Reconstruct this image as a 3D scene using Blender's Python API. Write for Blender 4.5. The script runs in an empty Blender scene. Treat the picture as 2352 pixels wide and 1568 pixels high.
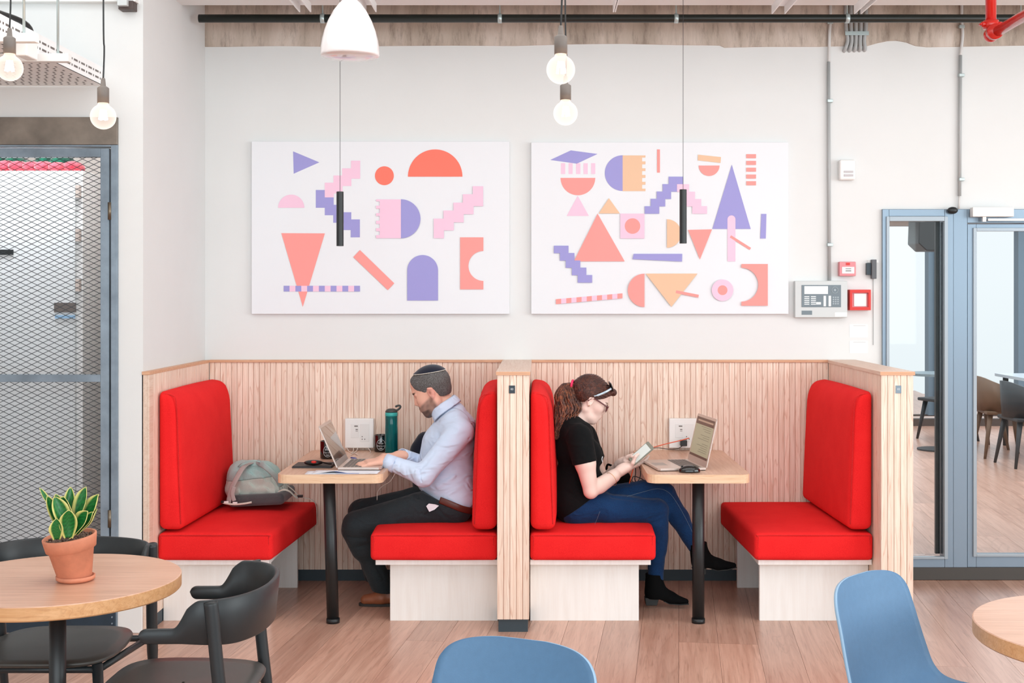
import bpy, math, random
import numpy as np
from mathutils import Vector, Matrix, Euler

random.seed(7)
SC = bpy.context.scene
COL = SC.collection
PI = math.pi
R = math.radians

# ------------------------------------------------------------------ camera
F = 2875.0                       # focal length in pixels of the 2352 px wide frame
cam_d = bpy.data.cameras.new('camera')
cam_d.sensor_width = 36.0
cam_d.lens = F * 36.0 / 2352.0
cam_d.shift_x = -61.0 / 2352.0
cam_d.shift_y = -105.0 / 2352.0
cam_d.clip_end = 300
cam = bpy.data.objects.new('camera', cam_d)
cam.location = (0, 0, 1.6)
cam.rotation_euler = (R(90), 0, 0)
COL.objects.link(cam)
SC.camera = cam

# ------------------------------------------------------------------ colour management
SC.view_settings.view_transform = 'Standard'
SC.view_settings.look = 'None'
SC.view_settings.gamma = 1.0
SC.view_settings.use_curve_mapping = False
SC.view_settings.exposure = 0.06
SC.cycles.use_denoising = True
SC.cycles.max_bounces = 8
SC.cycles.diffuse_bounces = 4
SC.cycles.glossy_bounces = 4
SC.cycles.transparent_max_bounces = 16
SC.cycles.caustics_reflective = False
SC.cycles.caustics_refractive = False
SC.cycles.sample_clamp_indirect = 6.0

# ------------------------------------------------------------------ sky
wd = bpy.data.worlds.new('sky')
SC.world = wd
wd.use_nodes = True
nt = wd.node_tree
nt.nodes.clear()
wo = nt.nodes.new('ShaderNodeOutputWorld')
bg = nt.nodes.new('ShaderNodeBackground')
tc = nt.nodes.new('ShaderNodeTexCoord')
sp = nt.nodes.new('ShaderNodeSeparateXYZ')
rp = nt.nodes.new('ShaderNodeValToRGB')
mp = nt.nodes.new('ShaderNodeMapRange')
mp.inputs['From Min'].default_value = -0.25
mp.inputs['From Max'].default_value = 0.25
nt.links.new(tc.outputs['Generated'], sp.inputs[0])
nt.links.new(sp.outputs['Z'], mp.inputs['Value'])
nt.links.new(mp.outputs[0], rp.inputs[0])
e = rp.color_ramp.elements
e[0].position = 0.0; e[0].color = (0.74, 0.79, 0.83, 1)
e[1].position = 1.0; e[1].color = (0.90, 0.95, 1.0, 1)
x_ = rp.color_ramp.elements.new(0.36); x_.color = (0.83, 0.88, 0.91, 1)
x_ = rp.color_ramp.elements.new(0.53); x_.color = (0.88, 0.92, 0.95, 1)
nt.links.new(rp.outputs[0], bg.inputs[0])
bg.inputs[1].default_value = 1.05
nt.links.new(bg.outputs[0], wo.inputs[0])


def area(name, loc, target, sx, sy, power, col=(1, 1, 1)):
    l = bpy.data.lights.new(name, 'AREA')
    l.shape = 'RECTANGLE'; l.size = sx; l.size_y = sy
    l.energy = power; l.color = col
    o = bpy.data.objects.new(name, l)
    o.location = loc
    d = Vector(target) - Vector(loc)
    o.rotation_euler = d.to_track_quat('-Z', 'Y').to_euler()
    COL.objects.link(o)
    return o

# daylight entering by the window wall behind the camera and from the windows on the right
area('window_daylight', (0.6, -3.0, 2.25), (0.0, 7.0, 2.35), 9.0, 2.6, 275, (0.82, 0.945, 1.0))
area('side_window_daylight', (6.6, 2.5, 2.2), (-1.0, 6.5, 1.2), 5.0, 2.4, 185, (0.88, 0.97, 1.0))
area('ceiling_tubes', (0.0, 4.2, 3.28), (0.0, 4.6, 0.0), 6.0, 2.2, 66, (0.93, 0.98, 1.0))
area('far_room_fill', (5.2, 11.8, 2.87), (5.2, 11.8, 0.0), 6.0, 6.0, 260, (0.84, 0.93, 1.0))  # added fill above the view, brightens the far room floor; no fitting modelled
area('storage_fill', (-2.7, 6.25, 2.72), (-2.7, 6.3, 0.0), 0.9, 0.25, 24, (0.93, 0.97, 1.0))  # added fill light to brighten the cabinet behind the mesh


# ------------------------------------------------------------------ helpers
def P(px, py, D):
    return ((px - 1237.0) * D / F, D, 1.6 - (py - 679.0) * D / F)


def PX(px, D): return (px - 1237.0) * D / F
def PZ(py, D): return 1.6 - (py - 679.0) * D / F


def lin(c):
    c = c / 255.0
    return c / 12.92 if c <= 0.04045 else ((c + 0.055) / 1.055) ** 2.4


def C(r, g, b): return (lin(r), lin(g), lin(b), 1.0)


MATS = {}


def new_mat(name):
    m = bpy.data.materials.new(name)
    m.use_nodes = True
    b = m.node_tree.nodes['Principled BSDF']
    MATS[name] = m
    return m, m.node_tree, b


def nodes_noise(nt, scale, detail=4, rough=0.6, vec=None, dist=0.0):
    n = nt.nodes.new('ShaderNodeTexNoise')
    n.inputs['Scale'].default_value = scale
    n.inputs['Detail'].default_value = detail
    n.inputs['Roughness'].default_value = rough
    n.inputs['Distortion'].default_value = dist
    if vec is not None:
        nt.links.new(vec, n.inputs['Vector'])
    return n


def coords(nt, scale=(1, 1, 1), rot=(0, 0, 0), kind='Object', island=False):
    t = nt.nodes.new('ShaderNodeTexCoord')
    m = nt.nodes.new('ShaderNodeMapping')
    m.inputs['Scale'].default_value = scale
    m.inputs['Rotation'].default_value = rot
    nt.links.new(t.outputs[kind], m.inputs['Vector'])
    if island:
        g = nt.nodes.new('ShaderNodeNewGeometry')
        s = nt.nodes.new('ShaderNodeMath'); s.operation = 'MULTIPLY'; s.inputs[1].default_value = 40.0
        nt.links.new(g.outputs['Random Per Island'], s.inputs[0])
        nt.links.new(s.outputs[0], m.inputs['Location'])
    return m.outputs[0]


def ramp(nt, fac, stops):
    r = nt.nodes.new('ShaderNodeValToRGB')
    el = r.color_ramp.elements
    el[0].position = stops[0][0]; el[0].color = stops[0][1]
    el[1].position = stops[-1][0]; el[1].color = stops[-1][1]
    for p, c in stops[1:-1]:
        k = el.new(p); k.color = c
    nt.links.new(fac, r.inputs[0])
    return r.outputs[0]


def mixc(nt, a, b, fac, mode='MIX'):
    m = nt.nodes.new('ShaderNodeMix')
    m.data_type = 'RGBA'; m.blend_type = mode
    for s, v in ((m.inputs[6], a), (m.inputs[7], b)):
        if isinstance(v, tuple): s.default_value = v
        else: nt.links.new(v, s)
    if isinstance(fac, (int, float)): m.inputs[0].default_value = fac
    else: nt.links.new(fac, m.inputs[0])
    return m.outputs[2]


def bump(nt, b, height, strength=0.3, dist=0.01):
    n = nt.nodes.new('ShaderNodeBump')
    n.inputs['Strength'].default_value = strength
    n.inputs['Distance'].default_value = dist
    nt.links.new(height, n.inputs['Height'])
    nt.links.new(n.outputs[0], b.inputs['Normal'])


def plain(name, col, rough=0.5, metal=0.0, spec=0.5, var=0.0, vscale=20, bmp=0.0, bscale=150, emit=None, coat=0.0, sheen=0.0):
    m, nt, b = new_mat(name)
    b.inputs['Roughness'].default_value = rough
    b.inputs['Metallic'].default_value = metal
    b.inputs['Specular IOR Level'].default_value = spec
    b.inputs['Coat Weight'].default_value = coat
    b.inputs['Sheen Weight'].default_value = sheen
    if var > 0:
        n = nodes_noise(nt, vscale, 5, 0.6, coords(nt))
        lo = tuple(max(0, c * (1 - var)) for c in col[:3]) + (1,)
        hi = tuple(min(1, c * (1 + var)) for c in col[:3]) + (1,)
        nt.links.new(ramp(nt, n.outputs['Fac'], [(0.3, lo), (0.7, hi)]), b.inputs['Base Color'])
    else:
        b.inputs['Base Color'].default_value = col
    if bmp > 0:
        n = nodes_noise(nt, bscale, 3, 0.5, coords(nt))
        bump(nt, b, n.outputs['Fac'], bmp, 0.004)
    if emit:
        b.inputs['Emission Color'].default_value = emit[0]
        b.inputs['Emission Strength'].default_value = emit[1]
    return m


def wood(name, base, dark, line, axis='Z', rough=0.45, island=True, scale=1.0, ring=0.5, lines=0.5, ivar=0.1, coat=0.0):
    """grain runs along axis"""
    m, nt, b = new_mat(name)
    st = {'X': (0.05, 1, 1), 'Y': (1, 0.05, 1), 'Z': (1, 1, 0.05)}[axis]
    v1 = coords(nt, tuple(s * scale for s in st), island=island)
    n1 = nodes_noise(nt, 60, 5, 0.65, v1)
    n2 = nodes_noise(nt, 9, 3, 0.5, v1, 0.6)
    w = nt.nodes.new('ShaderNodeMath'); w.operation = 'MULTIPLY'; w.inputs[1].default_value = 26.0
    nt.links.new(n2.outputs['Fac'], w.inputs[0])
    fr = nt.nodes.new('ShaderNodeMath'); fr.operation = 'FRACT'
    nt.links.new(w.outputs[0], fr.inputs[0])
    c = ramp(nt, n1.outputs['Fac'], [(0.32, dark), (0.62, base)])
    rl = ramp(nt, fr.outputs[0], [(0.0, (0, 0, 0, 1)), (0.72, (0, 0, 0, 1)), (0.93, (1, 1, 1, 1)), (1.0, (0.1, 0.1, 0.1, 1))])
    fac = nt.nodes.new('ShaderNodeMath'); fac.operation = 'MULTIPLY'; fac.inputs[1].default_value = ring
    nt.links.new(rl, fac.inputs[0])
    c = mixc(nt, c, line, fac.outputs[0])
    n3 = nodes_noise(nt, 170, 2, 0.5, v1)
    l2 = ramp(nt, n3.outputs['Fac'], [(0.3, (1, 1, 1, 1)), (0.42, (0, 0, 0, 1))])
    f2 = nt.nodes.new('ShaderNodeMath'); f2.operation = 'MULTIPLY'; f2.inputs[1].default_value = lines
    nt.links.new(l2, f2.inputs[0])
    c = mixc(nt, c, line, f2.outputs[0])
    if island:
        g = nt.nodes.new('ShaderNodeNewGeometry')
        mr = nt.nodes.new('ShaderNodeMapRange')
        mr.inputs['To Min'].default_value = 1 - ivar; mr.inputs['To Max'].default_value = 1 + ivar * 0.5
        nt.links.new(g.outputs['Random Per Island'], mr.inputs['Value'])
        hsv = nt.nodes.new('ShaderNodeHueSaturation')
        nt.links.new(mr.outputs[0], hsv.inputs['Value'])
        nt.links.new(c, hsv.inputs['Color'])
        c = hsv.outputs[0]
    nt.links.new(c, b.inputs['Base Color'])
    b.inputs['Roughness'].default_value = rough
    b.inputs['Coat Weight'].default_value = coat
    bump(nt, b, n1.outputs['Fac'], 0.12, 0.002)
    return m


def tag(o, label=None, cat=None, group=None, kind=None):
    if label: o['label'] = label
    if cat: o['category'] = cat
    if group: o['group'] = group
    if kind: o['kind'] = kind
    return o


def thing(name, label, cat, loc=(0, 0, 0), rz=0.0, group=None):
    o = bpy.data.objects.new(name, None)
    o.empty_display_size = 0.1
    COL.objects.link(o)
    o.location = loc
    o.rotation_euler = (0, 0, rz)
    return tag(o, label, cat, group)


def origin(o):
    v = Vector((0, 0, 0))
    while o is not None:
        v = v + o.location
        o = o.parent
    return v


class MB:
    def __init__(s):
        s.v = []; s.f = []; s.m = []; s.c = []

    def add(s, vs, fs, mi=0):
        k = len(s.v)
        s.v += [tuple(p) for p in vs]
        s.f += [tuple(i + k for i in f) for f in fs]
        s.m += [mi] * len(fs)
        return s

    def box(s, x0, x1, y0, y1, z0, z1, mi=0):
        if x0 > x1: x0, x1 = x1, x0
        if y0 > y1: y0, y1 = y1, y0
        if z0 > z1: z0, z1 = z1, z0
        return s.add([(x0, y0, z0), (x1, y0, z0), (x1, y1, z0), (x0, y1, z0), (x0, y0, z1), (x1, y0, z1), (x1, y1, z1), (x0, y1, z1)],
                     [(0, 3, 2, 1), (4, 5, 6, 7), (0, 1, 5, 4), (1, 2, 6, 5), (2, 3, 7, 6), (3, 0, 4, 7)], mi)

    def prism(s, poly, fn, a, b, mi=0):
        """poly 2D list, fn(u,v,w)->xyz extruded w from a to b"""
        n = len(poly)
        vs = [fn(u, v, a) for u, v in poly] + [fn(u, v, b) for u, v in poly]
        fs = [tuple(range(n - 1, -1, -1)), tuple(range(n, 2 * n))]
        fs += [(i, (i + 1) % n, (i + 1) % n + n, i + n) for i in range(n)]
        return s.add(vs, fs, mi)

    def tube(s, pts, rad, n=10, caps=True, mi=0, flat=None):
        pts = [Vector(p) for p in pts]
        if not isinstance(rad, (list, tuple)): rad = [rad] * len(pts)
        vs = []; prev = None
        for i, p in enumerate(pts):
            t = (pts[min(i + 1, len(pts) - 1)] - pts[max(i - 1, 0)])
            if t.length < 1e-9: t = Vector((0, 0, 1))
            t.normalize()
            if prev is None:
                a = Vector((0, 0, 1)) if abs(t.z) < 0.9 else Vector((1, 0, 0))
                if flat is not None: a = Vector(flat)
                u = (a - t * a.dot(t)).normalized()
            else:
                u = (prev - t * prev.dot(t))
                u = u.normalized() if u.length > 1e-6 else prev
            prev = u
            w = t.cross(u)
            for j in range(n):
                a = 2 * PI * j / n
                r = rad[i]
                if isinstance(r, tuple): q = u * (math.cos(a) * r[0]) + w * (math.sin(a) * r[1])
                else: q = u * (math.cos(a) * r) + w * (math.sin(a) * r)
                vs.append(p + q)
        fs = []
        for i in range(len(pts) - 1):
            for j in range(n):
                k = (j + 1) % n
                fs.append((i * n + j, i * n + k, (i + 1) * n + k, (i + 1) * n + j))
        if caps:
            fs.append(tuple(range(n - 1, -1, -1)))
            m = (len(pts) - 1) * n
            fs.append(tuple(range(m, m + n)))
        return s.add(vs, fs, mi)

    def lathe(s, prof, c=(0, 0, 0), n=32, mi=0, M=None):
        vs = []
        for r, z in prof:
            for j in range(n):
                a = 2 * PI * j / n
                p = Vector((max(r, 1e-5) * math.cos(a), max(r, 1e-5) * math.sin(a), z))
                if M is not None: p = M @ p
                vs.append(p + Vector(c))
        fs = []
        for i in range(len(prof) - 1):
            for j in range(n):
                k = (j + 1) % n
                fs.append((i * n + j, i * n + k, (i + 1) * n + k, (i + 1) * n + j))
        fs.append(tuple(range(n - 1, -1, -1)))
        m = (len(prof) - 1) * n
        fs.append(tuple(range(m, m + n)))
        return s.add(vs, fs, mi)

    def cyl(s, a, b, r, n=20, mi=0):
        return s.tube([a, b], r, n, True, mi)

    def sheet(s, rows, mi=0, closed=False):
        nr = len(rows); nc = len(rows[0])
        vs = [p for r in rows for p in r]
        fs = []
        for i in range(nr - 1):
            for j in range(nc - (0 if closed else 1)):
                k = (j + 1) % nc
                fs.append((i * nc + j, i * nc + k, (i + 1) * nc + k, (i + 1) * nc + j))
        return s.add(vs, fs, mi)

    def build(s, name, mats, parent=None, smooth=False, bevel=0, seg=2, solid=0, sub=0, local=False, angle=35, ori=None):
        if not isinstance(mats, (list, tuple)): mats = [mats]
        me = bpy.data.meshes.new(name)
        if parent is not None: o3 = origin(parent)
        elif ori is not None: o3 = Vector(ori)
        else:
            o3 = Vector((0, 0, 0))
        if local: o3 = Vector((0, 0, 0))
        me.from_pydata([tuple(Vector(p) - o3) for p in s.v], [], s.f)
        for m in mats: me.materials.append(m)
        me.polygons.foreach_set('material_index', s.m)
        if smooth: me.polygons.foreach_set('use_smooth', [True] * len(s.f))
        me.update()
        o = bpy.data.objects.new(name, me)
        COL.objects.link(o)
        if parent is not None: o.parent = parent
        elif ori is not None: o.location = ori
        if bevel:
            b = o.modifiers.new('bevel', 'BEVEL'); b.width = bevel; b.segments = seg
            b.limit_method = 'ANGLE'; b.angle_limit = R(40)
            if smooth is False and seg > 1:
                me.polygons.foreach_set('use_smooth', [True] * len(s.f))
                b.harden_normals = True
        if solid:
            b = o.modifiers.new('solid', 'SOLIDIFY'); b.thickness = solid; b.offset = 0
        if sub:
            b = o.modifiers.new('sub', 'SUBSURF'); b.levels = sub; b.render_levels = sub
        return o


def struct(name, mb, mats, parent=None, **k):
    o = mb.build(name, mats, parent, **k)
    if parent is None: o['kind'] = 'structure'
    return o


def sph(mb, c, r, n=16, m=10, mi=0, M=None):
    """ellipsoid"""
    if not isinstance(r, tuple): r = (r, r, r)
    rows = []
    for i in range(m + 1):
        a = PI * i / m
        row = []
        for j in range(n):
            b_ = 2 * PI * j / n
            p = Vector((r[0] * max(math.sin(a), 1e-4) * math.cos(b_), r[1] * max(math.sin(a), 1e-4) * math.sin(b_), -r[2] * math.cos(a)))
            if M is not None: p = M @ p
            row.append(p + Vector(c))
        rows.append(row)
    mb.sheet(rows, mi, closed=True)


def smooth_pts(pts, n=6):
    """Catmull-Rom"""
    pts = [Vector(p) for p in pts]
    out = []
    for i in range(len(pts) - 1):
        p0 = pts[max(i - 1, 0)]; p1 = pts[i]; p2 = pts[i + 1]; p3 = pts[min(i + 2, len(pts) - 1)]
        for j in range(n):
            t = j / n
            out.append(0.5 * ((2 * p1) + (p2 - p0) * t + (2 * p0 - 5 * p1 + 4 * p2 - p3) * t * t + (3 * p1 - p0 - 3 * p2 + p3) * t ** 3))
    out.append(pts[-1])
    return out


def text_geo(body, size):
    cu = bpy.data.curves.new('t', 'FONT')
    cu.body = body; cu.size = size; cu.align_x = 'CENTER'; cu.align_y = 'CENTER'
    cu.resolution_u = 3
    o = bpy.data.objects.new('t', cu)
    COL.objects.link(o)
    dg = bpy.context.evaluated_depsgraph_get()
    ev = o.evaluated_get(dg)
    me = ev.to_mesh()
    vs = [tuple(v.co) for v in me.vertices]
    fs = [tuple(p.vertices) for p in me.polygons]
    ev.to_mesh_clear()
    bpy.data.objects.remove(o)
    bpy.data.curves.remove(cu)
    return vs, fs


# ------------------------------------------------------------------ volumes (signed distance -> surface nets)
class Vol:
    def __init__(s, lo, hi, h):
        s.lo = np.array(lo, dtype=np.float64); s.h = h
        s.n = np.ceil((np.array(hi) - s.lo) / h).astype(int) + 1
        s.D = np.full(tuple(s.n), 0.5, dtype=np.float32)

    def region(s, lo, hi, pad):
        a = np.maximum(np.floor((np.array(lo) - pad - s.lo) / s.h).astype(int), 0)
        b = np.minimum(np.ceil((np.array(hi) + pad - s.lo) / s.h).astype(int) + 1, s.n)
        if np.any(b <= a): return None
        g = [(s.lo[i] + s.h * np.arange(a[i], b[i])).astype(np.float32) for i in range(3)]
        return (slice(a[0], b[0]), slice(a[1], b[1]), slice(a[2], b[2])), g[0][:, None, None], g[1][None, :, None], g[2][None, None, :]

    def blend(s, sl, d, k, sub=False):
        a = s.D[sl]
        if sub:
            d = -d
            if k <= 0: s.D[sl] = np.maximum(a, d); return
            h = np.clip(0.5 - 0.5 * (a - d) / k, 0, 1)
            s.D[sl] = a * (1 - h) + d * h + k * h * (1 - h)
            return
        if k <= 0: s.D[sl] = np.minimum(a, d); return
        h = np.clip(0.5 + 0.5 * (a - d) / k, 0, 1)
        s.D[sl] = a * (1 - h) + d * h - k * h * (1 - h)

    def cone(s, a, b, ra, rb=None, k=0.02, w=None, q=1.0, sub=False):
        if rb is None: rb = ra
        a = np.array(a, float); b = np.array(b, float)
        rm = max(ra, rb) * max(1.0, q)
        rg = s.region(np.minimum(a, b) - rm, np.maximum(a, b) + rm, k + 3 * s.h)
        if rg is None: return s
        sl, x, y, z = rg
        ba = b - a; L = float(ba @ ba) + 1e-12
        dx, dy, dz = x - a[0], y - a[1], z - a[2]
        t = np.clip((dx * ba[0] + dy * ba[1] + dz * ba[2]) / L, 0, 1)
        vx, vy, vz = dx - t * ba[0], dy - t * ba[1], dz - t * ba[2]
        d2 = vx * vx + vy * vy + vz * vz
        if w is not None and q != 1.0:
            w = np.array(w, float); w /= np.linalg.norm(w)
            vw = vx * w[0] + vy * w[1] + vz * w[2]
            d2 = d2 + vw * vw * (1.0 / (q * q) - 1.0)
        d = np.sqrt(np.maximum(d2, 0)) - (ra + (rb - ra) * t)
        s.blend(sl, d.astype(np.float32), k, sub)
        return s

    def ell(s, c, r, k=0.02, M=None, sub=False):
        """M rows = axes of the ellipsoid"""
        c = np.array(c, float); r = np.array(r, float) if not np.isscalar(r) else np.array([r, r, r], float)
        rm = r.max()
        if M is None: rg = s.region(c - r, c + r, k + 3 * s.h)
        else: rg = s.region(c - rm, c + rm, k + 3 * s.h)
        if rg is None: return s
        sl, x, y, z = rg
        dx, dy, dz = x - c[0], y - c[1], z - c[2]
        if M is not None:
            M = np.array(M, float)
            dx, dy, dz = (M[0, 0] * dx + M[0, 1] * dy + M[0, 2] * dz, M[1, 0] * dx + M[1, 1] * dy + M[1, 2] * dz, M[2, 0] * dx + M[2, 1] * dy + M[2, 2] * dz)
        k0 = np.sqrt((dx / r[0]) ** 2 + (dy / r[1]) ** 2 + (dz / r[2]) ** 2)
        k1 = np.sqrt((dx / r[0] ** 2) ** 2 + (dy / r[1] ** 2) ** 2 + (dz / r[2] ** 2) ** 2) + 1e-6
        d = k0 * (k0 - 1.0) / k1
        s.blend(sl, d.astype(np.float32), k, sub)
        return s

    def rbox(s, c, hs, r, k=0.01, M=None, sub=False):
        c = np.array(c, float); hs = np.array(hs, float)
        rm = np.linalg.norm(hs)
        rg = s.region(c - rm, c + rm, k + 3 * s.h)
        if rg is None: return s
        sl, x, y, z = rg
        dx, dy, dz = x - c[0], y - c[1], z - c[2]
        if M is not None:
            M = np.array(M, float)
            dx, dy, dz = (M[0, 0] * dx + M[0, 1] * dy + M[0, 2] * dz, M[1, 0] * dx + M[1, 1] * dy + M[1, 2] * dz, M[2, 0] * dx + M[2, 1] * dy + M[2, 2] * dz)
        qx = np.abs(dx) - (hs[0] - r); qy = np.abs(dy) - (hs[1] - r); qz = np.abs(dz) - (hs[2] - r)
        d = np.sqrt(np.maximum(qx, 0) ** 2 + np.maximum(qy, 0) ** 2 + np.maximum(qz, 0) ** 2) + np.minimum(np.maximum(np.maximum(qx, qy), qz), 0) - r
        s.blend(sl, d.astype(np.float32), k, sub)
        return s

    def grid(s):
        g = [(s.lo[i] + s.h * np.arange(s.n[i])).astype(np.float32) for i in range(3)]
        return g[0][:, None, None], g[1][None, :, None], g[2][None, None, :]

    def cut(s, fn):
        """intersect with fn(x,y,z) < 0"""
        x, y, z = s.grid()
        s.D = np.maximum(s.D, fn(x, y, z).astype(np.float32))
        return s

    def disp(s, fn):
        x, y, z = s.grid()
        s.D = s.D - fn(x, y, z).astype(np.float32)
        return s

    def copy(s):
        o = Vol.__new__(Vol); o.lo = s.lo; o.h = s.h; o.n = s.n; o.D = s.D.copy(); return o

    def mesh(s):
        D = s.D
        D[0] = 1; D[-1] = 1; D[:, 0] = 1; D[:, -1] = 1; D[:, :, 0] = 1; D[:, :, -1] = 1
        I = D < 0
        nx, ny, nz = D.shape
        S = np.zeros((nx - 1, ny - 1, nz - 1), np.uint8)
        cor = [(i, j, k) for i in (0, 1) for j in (0, 1) for k in (0, 1)]
        for i, j, k in cor:
            S += I[i:nx - 1 + i, j:ny - 1 + j, k:nz - 1 + k]
        act = np.argwhere((S > 0) & (S < 8))
        N = len(act)
        idx = np.full(S.shape, -1, np.int32)
        idx[act[:, 0], act[:, 1], act[:, 2]] = np.arange(N, dtype=np.int32)
        acc = np.zeros((N, 3)); cnt = np.zeros(N)
        for ax in range(3):
            for o1 in (0, 1):
                for o2 in (0, 1):
                    c0 = [0, 0, 0]; oth = [a for a in range(3) if a != ax]
                    c0[oth[0]] = o1; c0[oth[1]] = o2
                    c1 = list(c0); c1[ax] = 1
                    d0 = D[act[:, 0] + c0[0], act[:, 1] + c0[1], act[:, 2] + c0[2]].astype(float)
                    d1 = D[act[:, 0] + c1[0], act[:, 1] + c1[1], act[:, 2] + c1[2]].astype(float)
                    m = (d0 < 0) != (d1 < 0)
                    t = np.where(m, d0 / np.where(m, d0 - d1, 1), 0)
                    p = np.zeros((N, 3)) + np.array(c0)
                    p[:, ax] += t
                    acc += np.where(m[:, None], p, 0); cnt += m
        V = s.lo + s.h * (act + acc / np.maximum(cnt, 1)[:, None])
        Q = []
        for ax in range(3):
            a = [slice(1, -1)] * 3; b = [slice(1, -1)] * 3
            a[ax] = slice(0, -1); b[ax] = slice(1, None)
            A = I[tuple(a)]; B = I[tuple(b)]
            e = np.argwhere(A != B)
            if len(e) == 0: continue
            fl = A[e[:, 0], e[:, 1], e[:, 2]]
            base = e.copy()
            oth = [q for q in range(3) if q != ax]
            base[:, oth[0]] += 1; base[:, oth[1]] += 1
            def cell(o1, o2):
                c = base.copy(); c[:, oth[0]] -= o1; c[:, oth[1]] -= o2
                return idx[c[:, 0], c[:, 1], c[:, 2]]
            q = np.stack([cell(1, 1), cell(0, 1), cell(0, 0), cell(1, 0)], 1)
            flip = (~fl) if ax != 1 else fl
            q[flip] = q[flip][:, ::-1]
            Q.append(q)
        Q = np.concatenate(Q)
        Q = Q[(Q >= 0).all(1)]
        return V, Q

    def build(s, name, mat, parent=None, color=None, relax=1):
        V, Q = s.mesh()
        for _ in range(relax):
            acc = np.zeros_like(V); cnt = np.zeros(len(V))
            for a, b in ((0, 1), (1, 2), (2, 3), (3, 0)):
                np.add.at(acc, Q[:, a], V[Q[:, b]]); np.add.at(cnt, Q[:, a], 1)
                np.add.at(acc, Q[:, b], V[Q[:, a]]); np.add.at(cnt, Q[:, b], 1)
            V = 0.5 * V + 0.5 * acc / np.maximum(cnt, 1)[:, None]
        o3 = np.array(origin(parent)) if parent is not None else np.zeros(3)
        me = bpy.data.meshes.new(name)
        me.from_pydata((V - o3).tolist(), [], Q.tolist())
        me.polygons.foreach_set('use_smooth', np.ones(len(Q), bool))
        if color is not None:
            ca = me.color_attributes.new('Col', 'FLOAT_COLOR', 'POINT')
            cc = np.ones((len(V), 4), np.float32); cc[:, :3] = color(V)
            ca.data.foreach_set('color', cc.ravel())
        for m in (mat if isinstance(mat, (list, tuple)) else [mat]): me.materials.append(m)
        me.update()
        o = bpy.data.objects.new(name, me)
        COL.objects.link(o)
        if parent is not None: o.parent = parent
        return o
# ------------------------------------------------------------------ materials
M_wall = plain('white_wall_paint', C(228, 229, 228), 0.75, spec=0.25, var=0.012, vscale=3, bmp=0.05, bscale=60)
M_ceil = plain('white_ceiling_paint', C(236, 236, 234), 0.8, spec=0.2)
M_white = plain('white_plastic', C(240, 240, 238), 0.4)
M_whitemetal = plain('white_painted_metal', C(248, 249, 249), 0.35)
M_black = plain('black_metal', C(26, 30, 32), 0.4)
M_blackplastic = plain('black_plastic', C(17, 18, 19), 0.32)
M_rubber = plain('black_rubber', C(20, 20, 20), 0.7)
M_pipe = plain('dark_green_black_pipe', C(34, 38, 34), 0.35)
M_red_pipe = plain('red_pipe_paint', C(205, 32, 24), 0.22, coat=0.4)
M_grey_conduit = plain('grey_conduit', C(176, 178, 178), 0.45)
M_white_conduit = plain('white_conduit', C(214, 212, 210), 0.5)
M_galv = plain('galvanised_clip', C(190, 204, 204), 0.35, metal=0.5)
M_steelframe = plain('dark_steel_frame', C(132, 146, 158), 0.42, metal=0.45, var=0.25, vscale=6)
M_rawsteel = plain('raw_steel_header', C(128, 118, 108), 0.4, metal=0.4, var=0.35, vscale=5)
M_meshwire = plain('expanded_metal', C(58, 64, 68), 0.5, metal=0.4)
M_kick = plain('blue_black_kick_plate', C(44, 60, 74), 0.4, metal=0.3, var=0.1)
M_plinth = plain('dark_plinth', C(52, 66, 74), 0.5)
M_frame = plain('grey_window_frame', C(134, 152, 168), 0.3, metal=0.45)
M_frame_light = plain('light_window_frame', C(160, 170, 178), 0.35, metal=0.3)
M_ply = wood('birch_plywood', C(250, 249, 246), C(245, 242, 238), C(226, 218, 208), 'Z', 0.55, False, 0.6, 0.10, 0.06)
M_ash = wood('ash_slats', C(246, 226, 209), C(236, 206, 186), C(204, 152, 124), 'Z', 0.5, True, 1.0, 0.5, 0.28, 0.07)
M_ashedge = wood('ash_cap', C(220, 172, 138), C(206, 152, 118), C(180, 120, 88), 'X', 0.5, False, 1.0, 0.35, 0.2)
M_ashcaptop = wood('ash_cap_top', C(232, 208, 190), C(222, 192, 172), C(200, 160, 135), 'Y', 0.5, False, 1.0, 0.35, 0.2)
M_groove = plain('slat_backing', C(222, 166, 136), 0.8)
M_top = wood('oak_table_top', C(222, 184, 160), C(206, 162, 136), C(178, 130, 104), 'Y', 0.36, False, 1.2, 0.18, 0.25)
M_roundtop = wood('oak_round_top', C(222, 178, 152), C(206, 158, 130), C(172, 124, 96), 'X', 0.34, False, 1.0, 0.2, 0.35)
M_topedge = wood('table_edge_band', C(236, 204, 172), C(226, 186, 150), C(206, 160, 120), 'X', 0.4, False, 1.0, 0.3, 0.3)
M_roundedge = wood('round_edge_band', C(224, 176, 128), C(208, 154, 104), C(176, 120, 76), 'X', 0.4, False, 1.0, 0.3, 0.3)
M_floor = wood('floor_boards', C(212, 171, 151), C(188, 144, 124), C(140, 98, 78), 'Y', 0.3, True, 0.55, 0.2, 0.35, 0.16)
M_floorgap = plain('floor_gap', C(84, 52, 38), 0.8)
M_chairblack = plain('black_stained_wood', C(33, 39, 42), 0.42, var=0.06)
M_chairseat = plain('dark_grey_seat', C(66, 65, 62), 0.4, var=0.05)
M_blue = plain('blue_chair_shell', C(86, 126, 162), 0.55, var=0.04, vscale=60, bmp=0.1, bscale=500)
M_blueedge = plain('blue_shell_edge', C(150, 184, 212), 0.5)
M_terra = plain('terracotta', C(212, 136, 106), 0.75, var=0.13, vscale=18, bmp=0.1, bscale=80)
M_gravel = plain('pebble_soil', C(128, 104, 92), 0.9, var=0.45, vscale=260, bmp=0.8, bscale=220)
M_concrete, nt, b = new_mat('raw_concrete')
v = coords(nt, (1, 1, 0.22))
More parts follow.
